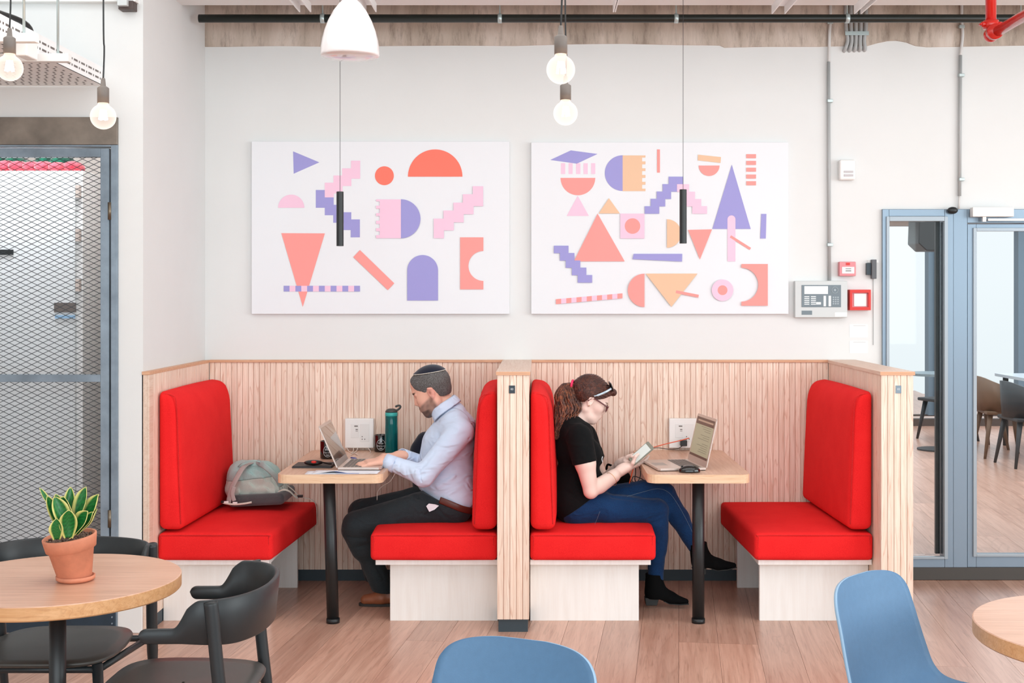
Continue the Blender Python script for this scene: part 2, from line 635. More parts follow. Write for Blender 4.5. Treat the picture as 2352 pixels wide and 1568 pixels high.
n1 = nodes_noise(nt, 3.2, 8, 0.65, v, 0.5); n2 = nodes_noise(nt, 26, 8, 0.7, v)
c1 = ramp(nt, n1.outputs['Fac'], [(0.3, C(160, 144, 130)), (0.46, C(196, 180, 166)), (0.56, C(214, 198, 186)), (0.72, C(228, 218, 208))])
c2 = ramp(nt, n2.outputs['Fac'], [(0.32, C(120, 104, 92)), (0.5, (1, 1, 1, 1))])
nt.links.new(mixc(nt, c1, c2, 0.45, 'MULTIPLY'), b.inputs['Base Color'])
b.inputs['Roughness'].default_value = 0.85
bump(nt, b, n2.outputs['Fac'], 0.5, 0.01)


def fabric(name, col, dark, scale=900, rough=0.9, sheen=0.3, bmp=0.25, wr=0.0):
    m, nt, b = new_mat(name)
    v = coords(nt)
    n = nodes_noise(nt, scale, 2, 0.6, v)
    n2 = nodes_noise(nt, 7, 4, 0.6, v)
    f = nt.nodes.new('ShaderNodeMath'); f.operation = 'ADD'
    m1 = nt.nodes.new('ShaderNodeMath'); m1.operation = 'MULTIPLY'; m1.inputs[1].default_value = 0.4
    nt.links.new(n2.outputs['Fac'], m1.inputs[0])
    nt.links.new(n.outputs['Fac'], f.inputs[0]); nt.links.new(m1.outputs[0], f.inputs[1])
    nt.links.new(ramp(nt, f.outputs[0], [(0.5, dark), (0.86, col)]), b.inputs['Base Color'])
    b.inputs['Roughness'].default_value = rough
    b.inputs['Sheen Weight'].default_value = sheen
    b.inputs['Specular IOR Level'].default_value = 0.2
    bump(nt, b, n.outputs['Fac'], bmp, 0.002)
    if wr:
        w1 = nodes_noise(nt, 9, 3, 0.5, coords(nt, (1, 1, 1.8), (0, R(35), 0)), 1.6)
        w1.noise_type = 'RIDGED_MULTIFRACTAL'
        bn = nt.nodes.new('ShaderNodeBump'); bn.inputs['Strength'].default_value = wr; bn.inputs['Distance'].default_value = 0.02
        nt.links.new(w1.outputs['Fac'], bn.inputs['Height'])
        old = b.inputs['Normal'].links[0].from_node
        nt.links.new(bn.outputs[0], old.inputs['Normal'])
    return m


M_red = fabric('red_wool_upholstery', C(243, 44, 44), C(226, 28, 32), 420, 0.95, 0.0, 0.10)
M_redpipe = fabric('red_seam', C(226, 40, 40), C(190, 22, 26), 420, 0.9, 0.1)
M_shirt = fabric('light_blue_cotton', C(214, 228, 249), C(204, 220, 246), 1200, 0.8, 0.15, 0.1, 0.5)
M_trouser = fabric('charcoal_trouser_wool', C(52, 60, 64), C(34, 40, 44), 600, 0.9, 0.1, 0.2, 0.35)
M_jeans = fabric('blue_denim', C(20, 62, 108), C(8, 34, 68), 500, 0.85, 0.1, 0.2, 0.35)
M_tee = fabric('black_jersey', C(17, 19, 21), C(10, 12, 13), 700, 0.95, 0.02, 0.2, 0.35)
M_navy = fabric('navy_cloth', C(24, 32, 52), C(14, 19, 34), 700)
M_bag = fabric('sage_backpack_canvas', C(198, 206, 196), C(176, 190, 182), 500)
M_bagteal = fabric('mint_backpack_canvas', C(178, 206, 202), C(150, 184, 182), 500)
M_bagdark = fabric('grey_backpack_base', C(88, 86, 88), C(62, 66, 70), 400)
M_strap = fabric('grey_strap_webbing', C(184, 176, 172), C(160, 154, 150), 500)
M_straplight = fabric('cream_strap', C(222, 222, 208), C(204, 204, 192), 500)
M_pinkcloth = fabric('pink_cloth', C(206, 66, 80), C(150, 34, 50), 40)
M_greencloth = fabric('green_cloth', C(8, 86, 66), C(4, 46, 36), 40)
M_silver = plain('silver_aluminium', C(214, 200, 192), 0.3, metal=0.55)
M_silverdark = plain('keyboard_keys', C(170, 160, 154), 0.5)
M_keysdark = plain('dark_keys', C(110, 102, 98), 0.5)
M_screen = plain('screen_painted_reflection', C(120, 92, 76), 0.12, var=0.1, vscale=5, coat=1.0)  # brown reflection of the slats put into the base colour
M_paper = plain('white_paper', C(240, 242, 248), 0.7)
M_ink = plain('blue_ink', C(80, 100, 190), 0.6)
M_mugblack = plain('black_glazed_ceramic', C(12, 11, 11), 0.15, coat=0.6)
M_printwhite = plain('white_print', C(222, 226, 230), 0.6)
M_label = plain('dark_label_plate', C(36, 50, 60), 0.4)
M_labelgrey = plain('grey_label_plate', C(128, 148, 162), 0.4)
M_brown_shoe = plain('tan_leather', C(150, 88, 58), 0.42, var=0.15, vscale=30)
M_belt = plain('brown_leather_belt', C(92, 44, 34), 0.4)
M_sole = plain('dark_sole', C(52, 50, 48), 0.7)
M_suede = plain('black_suede', C(14, 15, 16), 0.9, spec=0.1)
M_bootsole = plain('boot_sole', C(40, 42, 42), 0.6)
M_orange = plain('orange_cable', C(236, 104, 64), 0.5)
M_cablewhite = plain('white_cable', C(232, 220, 208), 0.5)
M_gold = plain('gold_jewellery', C(212, 160, 90), 0.3, metal=0.9)
M_pinkband = plain('pink_hair_elastic', C(238, 50, 100), 0.6)
M_glassesbrown = plain('brown_red_frame', C(96, 44, 48), 0.3)
M_redplastic = plain('red_plastic', C(214, 40, 30), 0.4)
M_redfade = plain('faded_red_plastic', C(222, 140, 146), 0.45)
M_panelgrey = plain('light_grey_panel', C(208, 213, 213), 0.5)
M_panelblue = plain('slate_fascia', C(116, 130, 138), 0.45)
M_panelbtn = plain('panel_button', C(170, 182, 188), 0.5)
M_lcd = plain('pale_display', C(232, 238, 238), 0.3)
M_teal, nt, b = new_mat('teal_translucent_bottle')
b.inputs['Base Color'].default_value = C(0, 128, 132)
b.inputs['Roughness'].default_value = 0.1
b.inputs['Transmission Weight'].default_value = 0.7
b.inputs['IOR'].default_value = 1.4
M_teallid = plain('teal_lid', C(60, 178, 172), 0.4)
M_greylid = plain('charcoal_lid', C(62, 66, 64), 0.5)
M_skinflat = plain('skin_plain', C(232, 176, 154), 0.55)


def colmat(name, rough=0.55, spec=0.35, sss=0.0, noise=0.0, nscale=300):
    m, nt, b = new_mat(name)
    a = nt.nodes.new('ShaderNodeVertexColor'); a.layer_name = 'Col'
    c = a.outputs['Color']
    if noise:
        n = nodes_noise(nt, nscale, 3, 0.6, coords(nt))
        c = mixc(nt, c, ramp(nt, n.outputs['Fac'], [(0.35, (1 - noise,) * 3 + (1,)), (0.65, (1, 1, 1, 1))]), 1.0, 'MULTIPLY')
    nt.links.new(c, b.inputs['Base Color'])
    b.inputs['Roughness'].default_value = rough
    b.inputs['Specular IOR Level'].default_value = spec
    if sss:
        b.inputs['Subsurface Weight'].default_value = sss
        b.inputs['Subsurface Radius'].default_value = (0.012, 0.005, 0.003)
        b.inputs['Subsurface Scale'].default_value = 1.0
    return m


M_skin = colmat('skin', 0.5, 0.35)
M_leaf = colmat('variegated_leaf', 0.35, 0.5)


def hairmat(name, c0, c1, c2, scale=(60, 60, 60), rough=0.45, st=0.5):
    m, nt, b = new_mat(name)
    v = coords(nt, (1, 1, 1))
    n = nodes_noise(nt, scale[0], 5, 0.7, v, 1.2)
    nt.links.new(ramp(nt, n.outputs['Fac'], [(0.34, c0), (0.5, c1), (0.66, c2)]), b.inputs['Base Color'])
    b.inputs['Roughness'].default_value = rough
    bump(nt, b, n.outputs['Fac'], st, 0.004)
    return m


M_greyhair = hairmat('salt_and_pepper_hair', C(54, 50, 48), C(88, 85, 83), C(126, 126, 128), (240,), 0.7, 0.2)
M_brownhair = hairmat('auburn_brown_hair', C(40, 20, 17), C(70, 36, 28), C(112, 62, 44), (70,), 0.42, 0.9)
M_brownstrand = hairmat('auburn_brown_strand', C(44, 23, 18), C(88, 47, 34), C(166, 100, 64), (45,), 0.4, 0.3)


def glassmat(name, tint=(0.96, 0.98, 0.98, 1), refl=0.06):
    m = bpy.data.materials.new(name); m.use_nodes = True
    nt = m.node_tree; nt.nodes.clear()
    o = nt.nodes.new('ShaderNodeOutputMaterial')
    t = nt.nodes.new('ShaderNodeBsdfTransparent'); t.inputs[0].default_value = tint
    g = nt.nodes.new('ShaderNodeBsdfGlossy'); g.inputs['Roughness'].default_value = 0.02
    fr = nt.nodes.new('ShaderNodeFresnel'); fr.inputs[0].default_value = 1.28
    mx = nt.nodes.new('ShaderNodeMixShader')
    nt.links.new(fr.outputs[0], mx.inputs[0])
    nt.links.new(t.outputs[0], mx.inputs[1]); nt.links.new(g.outputs[0], mx.inputs[2])
    nt.links.new(mx.outputs[0], o.inputs[0])
    return m


M_glass = glassmat('clear_glass')
M_glasslens = glassmat('spectacle_lens', (0.9, 0.88, 0.88, 1))
M_bulbglass = glassmat('bulb_glass', (1.0, 0.93, 0.88, 1))
nt = M_bulbglass.node_tree
_o = [n for n in nt.nodes if n.type == 'OUTPUT_MATERIAL'][0]
_t = nt.nodes.new('ShaderNodeBsdfTransparent'); _t.inputs[0].default_value = (1.0, 0.93, 0.88, 1)
_e = nt.nodes.new('ShaderNodeEmission'); _e.inputs[0].default_value = (1.0, 0.87, 0.78, 1); _e.inputs[1].default_value = 1.5
_l = nt.nodes.new('ShaderNodeLayerWeight'); _l.inputs[0].default_value = 0.35
_r = nt.nodes.new('ShaderNodeMapRange'); _r.inputs['To Min'].default_value = 0.30; _r.inputs['To Max'].default_value = 0.72
nt.links.new(_l.outputs['Facing'], _r.inputs['Value'])
_m = nt.nodes.new('ShaderNodeMixShader')
nt.links.new(_r.outputs[0], _m.inputs[0]); nt.links.new(_t.outputs[0], _m.inputs[1]); nt.links.new(_e.outputs[0], _m.inputs[2])
nt.links.new(_m.outputs[0], _o.inputs[0])
M_filament = plain('glowing_filament', (1, 0.8, 0.6, 1), 0.5, emit=((1.0, 0.72, 0.48, 1), 60.0))
M_opal = plain('opal_glass_shade', C(236, 230, 230), 0.18, coat=0.7)

# ------------------------------------------------------------------ the room
YB = 7.04      # face of the back wall
YF = 5.95      # front plane of the booth partitions and the left wall stub

# floor: boards in a frame turned by 6.4 degrees
fl = MB()
rnd = random.Random(3)
xx = -9.0
fl.box(-9, 9, -5, 20, -0.06, -0.004, 1)
fb = MB()
while xx < 9.0:
    yy = -5.0 - rnd.random() * 2
    while yy < 20:
        L = 1.5 + rnd.random() * 0.8
        if not (xx * math.cos(R(6.4)) + yy * math.sin(R(6.4)) < -5.5):
            fl.box(xx + 0.0006, xx + 0.1794, yy + 0.0006, yy + L - 0.0006, -0.004, 0.0, 0)
        yy += L
    xx += 0.18
fo = struct('floor', fl, [M_floor, M_floorgap])
fo.rotation_euler = (0, 0, -R(6.4))

# back wall with the glazed opening on the right
WX0 = PX(2027, YB)      # left edge of the glazed frame
WZ = PZ(480, YB)        # top of the frame
ZC = PZ(105, YB)        # where paint ends and raw concrete starts
w = MB()
w.box(-1.88, WX0, YB + 0.02, YB + 0.22, 0, ZC + 0.12)
w.box(WX0, 6.0, YB + 0.02, YB + 0.22, WZ, ZC + 0.12)
struct('wall_back', w, M_wall)
# raw concrete beam above the paint, ragged lower edge
pts = [(468, 106), (520, 106), (640, 104), (760, 106), (900, 104), (1040, 103), (1180, 104), (1320, 100), (1430, 99), (1560, 102), (1655, 103),
       (1665, 108), (1760, 106), (1880, 106), (1960, 104), (1995, 104), (2016, 98), (2040, 93), (2060, 92), (2084, 96), (2105, 104), (2130, 107), (2200, 106), (2300, 104), (2360, 103), (3500, 104)]
poly = [(PX(a, YB), PZ(b_, YB)) for a, b_ in pts] + [(PX(3500, YB), 3.62), (PX(468, YB), 3.62)]
cb = MB().prism(poly, lambda u, v, t: (u, t, v), YB + 0.012, YB + 0.2)
struct('trim_1', cb, M_concrete)
# left wall: the return beside the booth and the wall over the mesh door
XW = -1.88
XD = PX(272, YF)        # right edge of the mesh door opening
w = MB()
w.box(XD, XW, YF, YB + 0.22, 0, 3.62)
w.box(-5.2, XD, YF, YF + 0.2, PZ(270, YF), 3.62)
w.box(-5.2, -3.05, YF, YF + 0.2, 0, PZ(270, YF))
struct('wall_left', w, M_wall)
w = MB().box(-5.4, -5.2, -3, YF + 0.2, 0, 3.62)
struct('wall_side', w, M_wall)
w = MB().box(XD, XW + 0.0, YF - 0.014, YF, 0, 0.13)
struct('baseboard_left', w, M_white, bevel=0.003)
# ceiling with white dropped soffit
w = MB().box(-5.4, 7.0, -3.2, 7.3, 3.62, 3.75)
struct('ceiling', w, M_ceil)
w = MB().box(-1.88, 6.0, 5.99, 6.60, PZ(12, 6.6), 3.62)
struct('trim_2', w, M_ceil)
w = MB().box(-5.2, -1.9, YF - 0.05, YF, PZ(9, YF), 3.62)
struct('trim_3', w, M_ceil)
# storage room behind the mesh door
w = MB()
w.box(-5.2, XD, 7.3, 7.4, 0, 3.62)
w.box(XD - 0.02, XD, YF + 0.2, 7.3, 0, 3.62)
w.box(-5.2, XD, YF + 0.2, 7.3, 2.75, 2.85)
struct('wall_storage', w, plain('storage_room_paint', C(204, 196, 190), 0.8))

# window wall behind the camera: mullions only, the glass is clear
w = MB()
for i in range(7):
    x = -5.2 + i * 2.0
    w.box(x - 0.04, x + 0.04, -3.26, -3.18, 0, 3.62)
w.box(-5.2, 6.9, -3.26, -3.18, 3.3, 3.62)
w.box(-5.2, 6.9, -3.26, -3.18, 0.0, 0.12)
struct('window_3', w, M_frame)

# ------------------------------------------------------------------ the room seen through the glazing
FD = 15.5
w = MB().box(1.5, 9.5, YB + 0.3, FD + 0.3, 2.9, 3.0)
struct('ceiling_far', w, M_ceil)
w = MB()
w.box(1.0, 9.5, FD - 0.12, FD, 0.0, 0.085)
w.box(1.0, 9.5, FD - 0.06, FD, 0.115, 0.135)
struct('baseboard_far', w, plain('dark_skirting', C(74, 62, 56), 0.5))
w = MB()
w.box(1.0, 9.5, FD - 0.1, FD + 0.1, PZ(519, FD), 2.9)
struct('trim_4', w, plain('brown_header', C(120, 96, 80), 0.6))
w = MB()
xa = PX(2127, FD); xb = PX(2147, FD)
w.box(xa, xb - 0.036, FD - 0.1, FD + 0.05, 0.13, 2.46)
w.box(xb - 0.036, xb, FD - 0.14, FD + 0.06, 0.13, 2.46, 1)
xa = PX(2332, FD); w.box(xa, xa + 0.22, FD - 0.1, FD + 0.05, 0.13, 2.46)
w.box(xa + 3.0, xa + 3.1, FD - 0.1, FD + 0.05, 0.13, 2.46)
struct('window_2', w, [plain('far_mullion', C(104, 126, 142), 0.6), M_black])

# ------------------------------------------------------------------ glazed front at right: window_1 (fixed light) and door_1
def bar(mb, x0, x1, y0p, y1p, D0=YB, dep=0.06, mi=0, off=0.0):
    mb.box(PX(x0, YB), PX(x1, YB), D0 + off, D0 + off + dep, PZ(y1p, YB), PZ(y0p, YB), mi)


w = MB()
bar(w, 2027, 2042, 480, 1303, dep=0.09)
bar(w, 2170, 2190, 480, 1303, dep=0.09)
bar(w, 2042, 2170, 480, 497, dep=0.09)
bar(w, 2042, 2170, 1283, 1303, dep=0.09)
win = struct('window_1', w, M_frame, bevel=0.003)
w = MB()
bar(w, 2035, 2042, 497, 1283, dep=0.03, off=-0.012, mi=0); bar(w, 2168, 2176, 497, 1283, dep=0.03, off=-0.012)
bar(w, 2042, 2168, 497, 508, dep=0.03, off=-0.012); bar(w, 2042, 2168, 1277, 1283, dep=0.03, off=-0.012)
w.build('glazing_bead', M_frame_light, win, bevel=0.002)
w = MB(); bar(w, 2158, 2168, 508, 1277, dep=0.02, off=0.07)
w.build('seal', M_black, win)
w = MB(); bar(w, 2042, 2168, 508, 1277, dep=0.008, off=0.045)
w.build('pane', M_glass, win)
w = MB()
bar(w, 2190, 2222, 480, 1303, dep=0.10)
bar(w, 2222, 3000, 480, 512, dep=0.10)
bar(w, 2960, 3000, 512, 1303, dep=0.10)
dr = struct('door_1', w, M_frame, bevel=0.003)
w = MB()
bar(w, 2223, 2243, 514, 1303, dep=0.05, off=0.005); bar(w, 2943, 2958, 514, 1303, dep=0.05, off=0.005)
bar(w, 2243, 2943, 514, 530, dep=0.05, off=0.005); bar(w, 2243, 2943, 1273, 1303, dep=0.05, off=0.005)
w.build('door_leaf_frame', M_frame, dr, bevel=0.003)
w = MB()
bar(w, 2235, 2243, 523, 1278, dep=0.02, off=-0.006); bar(w, 2243, 2900, 523, 531, dep=0.02, off=-0.006); bar(w, 2243, 2900, 1272, 1278, dep=0.02, off=-0.006)
w.build('glazing_bead', M_frame_light, dr, bevel=0.002)
w = MB(); bar(w, 2243, 2943, 530, 1273, dep=0.008, off=0.03); w.build('pane', M_glass, dr)
w = MB(); bar(w, 2226, 2320, 477, 499, dep=0.05, off=-0.06)
dc = w.build('door_closer', M_white, dr, bevel=0.004)
w = MB(); bar(w, 2262, 2460, 503, 508, dep=0.012, off=-0.05); bar(w, 2250, 2258, 499, 510, dep=0.02, off=-0.05)
w.build('closer_arm', M_silver, dc)
w = MB(); bar(w, 2027, 3000, 1303, 1331, dep=0.12, off=0.0)
struct('trim_5', w, plain('dark_sill', C(70, 66, 62), 0.6))
w = MB()
sph(w, P(2188, 483, YB - 0.02), (0.03, 0.02, 0.02))
tag(w.build('door_sensor', M_black, None, smooth=True, ori=P(2188, 483, YB - 0.02)), 'small black domed sensor on top of the glazed frame between window and door', 'sensor')

# ------------------------------------------------------------------ mesh door at left
D5 = YF
dm = thing('mesh_door', 'steel framed expanded-metal mesh door with wide header at far left', 'door', (XD - 0.5, YF, 0))
w = MB(); w.box(-3.05, XD, YF - 0.02, YF + 0.03, PZ(333, D5), PZ(270, D5)); w.build('header', M_rawsteel, dm, bevel=0.002)
w = MB()
w.box(PX(257, D5), XD, YF - 0.015, YF + 0.05, 0, PZ(333, D5)); w.box(-3.05, PX(257, D5), YF - 0.015, YF + 0.05, PZ(338, D5), PZ(333, D5))
w.build('jamb', M_steelframe, dm, bevel=0.002)
xr0, xr1 = PX(232, D5), PX(252, D5)
zt0, zt1 = PZ(361, D5), PZ(341, D5)
w = MB()
w.box(xr0, xr1, YF - 0.01, YF + 0.03, 0.02, zt1)
w.box(-3.0, xr0, YF - 0.01, YF + 0.03, zt0, zt1)
w.box(-3.0, xr0, YF - 0.01, YF + 0.03, PZ(877, D5), PZ(860, D5))
w.box(-3.0, -2.95, YF - 0.01, YF + 0.03, 0.02, zt1)
w.build('door_frame', M_steelframe, dm, bevel=0.002)
w = MB(); w.box(-2.95, PX(268, D5), YF - 0.025, YF - 0.012, 0.005, PZ(1403, D5))
kp = w.build('kick_plate', M_kick, dm, bevel=0.002)
w = MB()
for zz in (0.02, 0.05, 0.08): w.cyl((PX(262, D5), YF - 0.03, zz), (PX(262, D5), YF - 0.025, zz), 0.004, 8)
w.build('rivet', M_steelframe, kp)
w = MB()
for py in (485, 1190): w.cyl((PX(254, D5), YF - 0.012, PZ(py + 20, D5)), (PX(254, D5), YF - 0.012, PZ(py - 20, D5)), 0.009, 12)
w.build('hinge', plain('worn_hinge', C(120, 108, 92), 0.35, metal=0.8), dm, smooth=True)
# expanded metal: two families of slanted strands clipped to the opening
w = MB()
pw = 26.0 * D5 / F; ph = 12.6 * D5 / F
X0, X1 = -2.95, xr0 + 0.002


def strand(z_at_x0, slope, zlo, zhi):
    xs = []
    for zc in (zlo, zhi):
        xs.append(X0 + (zc - z_at_x0) / slope)
    a = max(X0, min(xs)); b_ = min(X1, max(xs))
    if b_ - a < 0.01: return
    za = z_at_x0 + slope * (a - X0); zb = z_at_x0 + slope * (b_ - X0)
    t = 0.0016
    yo = 0.006 if slope > 0 else 0.009
    w.add([(a, YF + yo - t, za - t), (b_, YF + yo - t, zb - t), (b_, YF + yo + t, zb), (a, YF + yo + t, za), (a, YF + yo - t, za + t), (b_, YF + yo - t, zb + t)],
          [(0, 1, 2, 3), (3, 2, 5, 4), (0, 4, 5, 1)])


sl_ = ph / pw
for zlo, zhi in ((PZ(1403, D5), PZ(877, D5)), (PZ(860, D5), zt0)):
    span = sl_ * (X1 - X0)
    z = zlo - span
    while z < zhi + span:
        strand(z, sl_, zlo, zhi); strand(z, -sl_, zlo, zhi)
        z += ph
w.build('metal_mesh', M_meshwire, dm)

# storage cabinet and bundles behind the mesh
cabn = thing('storage_cabinet', 'tall white metal cabinet behind the mesh door', 'cabinet', (-2.8, 6.5, 0))
cx = PX(190, 6.5)
w = MB(); w.box(-3.4, cx, 6.5, 6.95, 0, PZ(392, 6.5)); w.build('body', M_whitemetal, cabn, bevel=0.003)
w = MB(); w.box(-3.38, PX(176, 6.5), 6.48, 6.499, 0.05, PZ(396, 6.5)); cdoor = w.build('door', plain('pale_cabinet_door', C(226, 230, 232), 0.45), cabn, bevel=0.002)
for py in (440, 540, 655):
    w = MB(); w.box(PX(178, 6.5), PX(187, 6.5), 6.47, 6.499, PZ(py + 14, 6.5), PZ(py - 14, 6.5))
    w.build('hinge', M_silver, cabn)
w = MB(); w.box(PX(125, 6.48), PX(175, 6.48), 6.474, 6.48, PZ(717, 6.48), PZ(695, 6.48)); w.build('name_plate', M_keysdark, cdoor)
w = MB(); w.box(PX(127, 6.48), PX(173, 6.48), 6.474, 6.48, PZ(731, 6.48), PZ(724, 6.48)); w.build('blue_tape', plain('blue_tape', C(150, 190, 224), 0.5), cdoor)
w = MB(); w.box(PX(-2, 6.48), PX(31, 6.48), 6.474, 6.48, PZ(585, 6.48), PZ(573, 6.48)); w.build('black_tag', M_black, cdoor)


def bundle(name, x0, x1, D, pyc, r, mat, label, n=5, seed=1):
    rr = random.Random(seed)
    w = MB()
    a = PX(x0, D); b_ = PX(x1, D); z0 = PZ(392, 6.5)
    for i in range(n):
        t = (i + 0.5) / n
        rx = (b_ - a) / n * 0.75
        h = r * (0.8 + 0.4 * rr.random())
        sph(w, (a + (b_ - a) * t, D + 0.04 * (rr.random() - 0.5), z0 + h * 1.02), (rx, 0.09, h), 14, 10)
    o = w.build(name, mat, None, smooth=True, ori=((a + b_) / 2, D, z0))
    tag(o, label, 'bundle')
    return o


bundle('cloth_bundle', -60, 182, 6.68, 380, 0.032, M_pinkcloth, 'pink cloth bundle lying on top of the cabinet behind the mesh', 8, 2)
bundle('cloth_bundle', -60, 165, 6.86, 370, 0.055, M_greencloth, 'dark green cloth bundle behind the pink one on the cabinet', 6, 5)

# ------------------------------------------------------------------ cable tray at top left
tr = thing('cable_tray', 'white perforated metal cable tray under the ceiling at top left', 'cable tray', (-2.36, 4.8, PZ(195, D5)))
zb_ = PZ(198, D5); zt_ = zb_ + 0.085
tx0, tx1 = -2.70, -2.063
ty0, ty1 = 2.6, YF - 0.005
w = MB(); w.box(tx0, tx1, ty0, ty1, zb_, zb_ + 0.002)
w.build('tray_bottom', M_whitemetal, tr)
w = MB(); w.box(tx1 - 0.002, tx1, ty0, ty1, zb_, zt_); w.box(tx0, tx0 + 0.002, ty0, ty1, zb_, zt_)
w.build('side_rail', M_whitemetal, tr)
w = MB()
y = ty0 + 0.02; r_ = 0
while y < ty1 - 0.03:
    x = tx0 + 0.02 + (0.012 if r_ % 2 else 0)
    while x < tx1 - 0.03:
        w.box(x, x + 0.008, y, y + 0.02, zb_ - 0.0006, zb_ - 0.0002); x += 0.036
    y += 0.044; r_ += 1
w.build('bottom_slots', plain('slot_shadow', C(92, 92, 92), 0.8), tr)
w = MB(); y = ty0 + 0.02; q = 0
while y < ty1 - 0.04:
    L = 0.045 if q % 2 == 0 else 0.012
    for zz in (zb_ + 0.022, zb_ + 0.05):
        w.box(tx1, tx1 + 0.0006, y, y + L, zz, zz + 0.009)
    y += L + 0.016; q += 1
w.build('side_slots', M_keysdark, tr)
for px, D in ((133, 5.15), (55, 4.75)):
    xh = PX(px, D)
    w = MB(); w.cyl((xh, D, zb_ - 0.02), (xh, D, 3.62), 0.0055, 10)
    w.build('threaded_rod', M_galv, tr, smooth=True)
    w = MB(); w.box(tx0 - 0.05, xh + 0.05, D - 0.02, D + 0.02, zb_ - 0.035, zb_ - 0.002)
    w.build('support_bar', M_white, tr, bevel=0.002)
w = MB()
w.tube(smooth_pts([(tx1 - 0.10, 3.0, zb_ + 0.05), (tx1 - 0.08, 4.4, zb_ + 0.08), (tx1 - 0.06, 4.9, zt_ + 0.03), (tx1 - 0.02, 5.1, zt_ + 0.02), (tx1 - 0.05, 5.3, zb_ + 0.04), (tx1 - 0.1, 5.9, zb_ + 0.03)]), 0.012, 8)
w.tube(smooth_pts([(tx1 - 0.2, 3.0, zb_ + 0.03), (tx1 - 0.18, 4.4, zb_ + 0.05), (tx1 - 0.2, 5.9, zb_ + 0.03)]), 0.010, 8)
tag(w.build('cable_bundle', M_blackplastic, None, smooth=True, ori=(tx1 - 0.1, 4.5, zb_ + 0.05)), 'black cables lying in the perforated tray at top left', 'cable')
for px, py, D, lab in ((116, 108, 4.98, 'white junction box on the cable tray side, nearer the mesh door'), (6, 42, 4.40, 'white junction box at the left picture edge on the cable tray')):
    x, y, z = P(px, py, D)
    w = MB(); w.box(tx1 + 0.003, tx1 + 0.05, D - 0.055, D + 0.055, z - 0.045, z + 0.045)
    jb = thing('junction_box', lab, 'junction box', (tx1 + 0.02, D, z))
    w.build('box_body', M_white, jb, bevel=0.006)
    w = MB(); w.box(tx1 + 0.02, tx1 + 0.04, D - 0.0565, D - 0.0545, z + 0.004, z + 0.01)
    w.build('pink_sticker', plain('pink_sticker', C(214, 60, 130), 0.5), jb)

# little emergency fitting high on the wall stub
x, y, z = P(298, 12, YF)
ef = thing('wall_fitting', 'small dark box with white bracket at top of the left wall corner', 'wall fitting', (x, YF, z))
w = MB(); w.box(x - 0.035, x + 0.036, YF - 0.06, YF, PZ(28, YF), PZ(8, YF)); w.build('housing', plain('dark_brown_housing', C(78, 64, 60), 0.5), ef, bevel=0.003)
w = MB(); w.box(x - 0.03, x + 0.015, YF - 0.09, YF - 0.06, PZ(22, YF), PZ(-2, YF)); w.build('bracket', M_panelgrey, ef, bevel=0.002)

# ------------------------------------------------------------------ pipes at the ceiling
pp = thing('ceiling_pipe', 'long dark pipe running across under the concrete beam', 'pipe', (0, 6.75, 3.09))
zp = PZ(42.5, 6.75)
w = MB(); w.cyl((PX(457, 6.75), 6.75, zp), (6.0, 6.75, zp), 0.022, 24); w.build('pipe_run', M_pipe, pp, smooth=True)
for px in (741, 1148, 1553, 1946, 2345):
    x = PX(px, 6.75)
    w = MB(); w.cyl((x - 0.011, 6.75, zp), (x + 0.011, 6.75, zp), 0.0255, 24); cl = w.build('clamp', M_galv, pp, smooth=True)
    w = MB(); w.cyl((x, 6.75, zp + 0.02), (x, 6.75, 3.62), 0.004, 8); w.build('hanger_rod', M_galv, cl, smooth=True)
for i, (px, wpx, label) in enumerate(((701, 28, 'leftmost white ceiling channel left of the white pendant shade'), (852, 26, 'white ceiling channel just right of the white pendant shade'),
                                      (1411, 7, 'narrow white ceiling channel right of the paired globe bulbs'), (1788, 32, 'broad white ceiling channel above the right artwork'),
                                      (1970, 18, 'white ceiling channel by the grey conduit bundle'))):
    D = 6.45
    x0, x1 = PX(px - wpx / 2, D), PX(px + wpx / 2, D)
    z0 = PZ(28 + (4 if i > 2 else 0), D); z1 = z0 + 0.04
    if i == 0: DX = 0
    w = MB()
    w.box(x0, x0 + 0.006, 3.6, D, z0, z1); w.box(x1 - 0.006, x1, 3.6, D, z0, z1); w.box(x0, x1, 3.6, D, z1, z1 + 0.004)
    o = w.build('ceiling_channel', M_whitemetal, None, ori=((x0 + x1) / 2, 5.0, z1))
    tag(o, label, 'ceiling channel', 'white ceiling channels')

# red sprinkler pipe
rp_ = thing('sprinkler_pipe', 'glossy red sprinkler pipe with elbow at top right', 'pipe', P(2280, 85, 6.2))
rx, ry, rz = P(2276, 78, 6.2)
w = MB(); w.cyl((rx, ry, rz - 0.02), (rx, ry, 3.62), 0.026, 28); w.build('riser', M_red_pipe, rp_, smooth=True)
w = MB(); w.cyl((rx + 0.01, ry, rz), (rx + 0.03, 4.4, rz + 0.015), 0.026, 28); w.build('branch', M_red_pipe, rp_, smooth=True)
w = MB(); sph(w, (rx, ry, rz - 0.005), 0.036, 20, 12)
w.cyl((rx, ry, rz + 0.025), (rx, ry, rz + 0.065), 0.038, 24); w.cyl((rx, ry - 0.03, rz), (rx, ry - 0.07, rz + 0.001), 0.038, 24)
el = w.build('elbow', M_red_pipe, rp_, smooth=True)
for s_ in (-1, 1):
    w = MB()
    w.cyl((rx + s_ * 0.05, ry - 0.01, rz + 0.045), (rx + s_ * 0.03, ry - 0.01, rz + 0.045), 0.014, 12)
    w.cyl((rx + s_ * 0.055, ry - 0.025, rz + 0.045), (rx + s_ * 0.055, ry + 0.005, rz + 0.045), 0.006, 8)
    w.build('coupling_bolt', M_red_pipe, el, smooth=True)

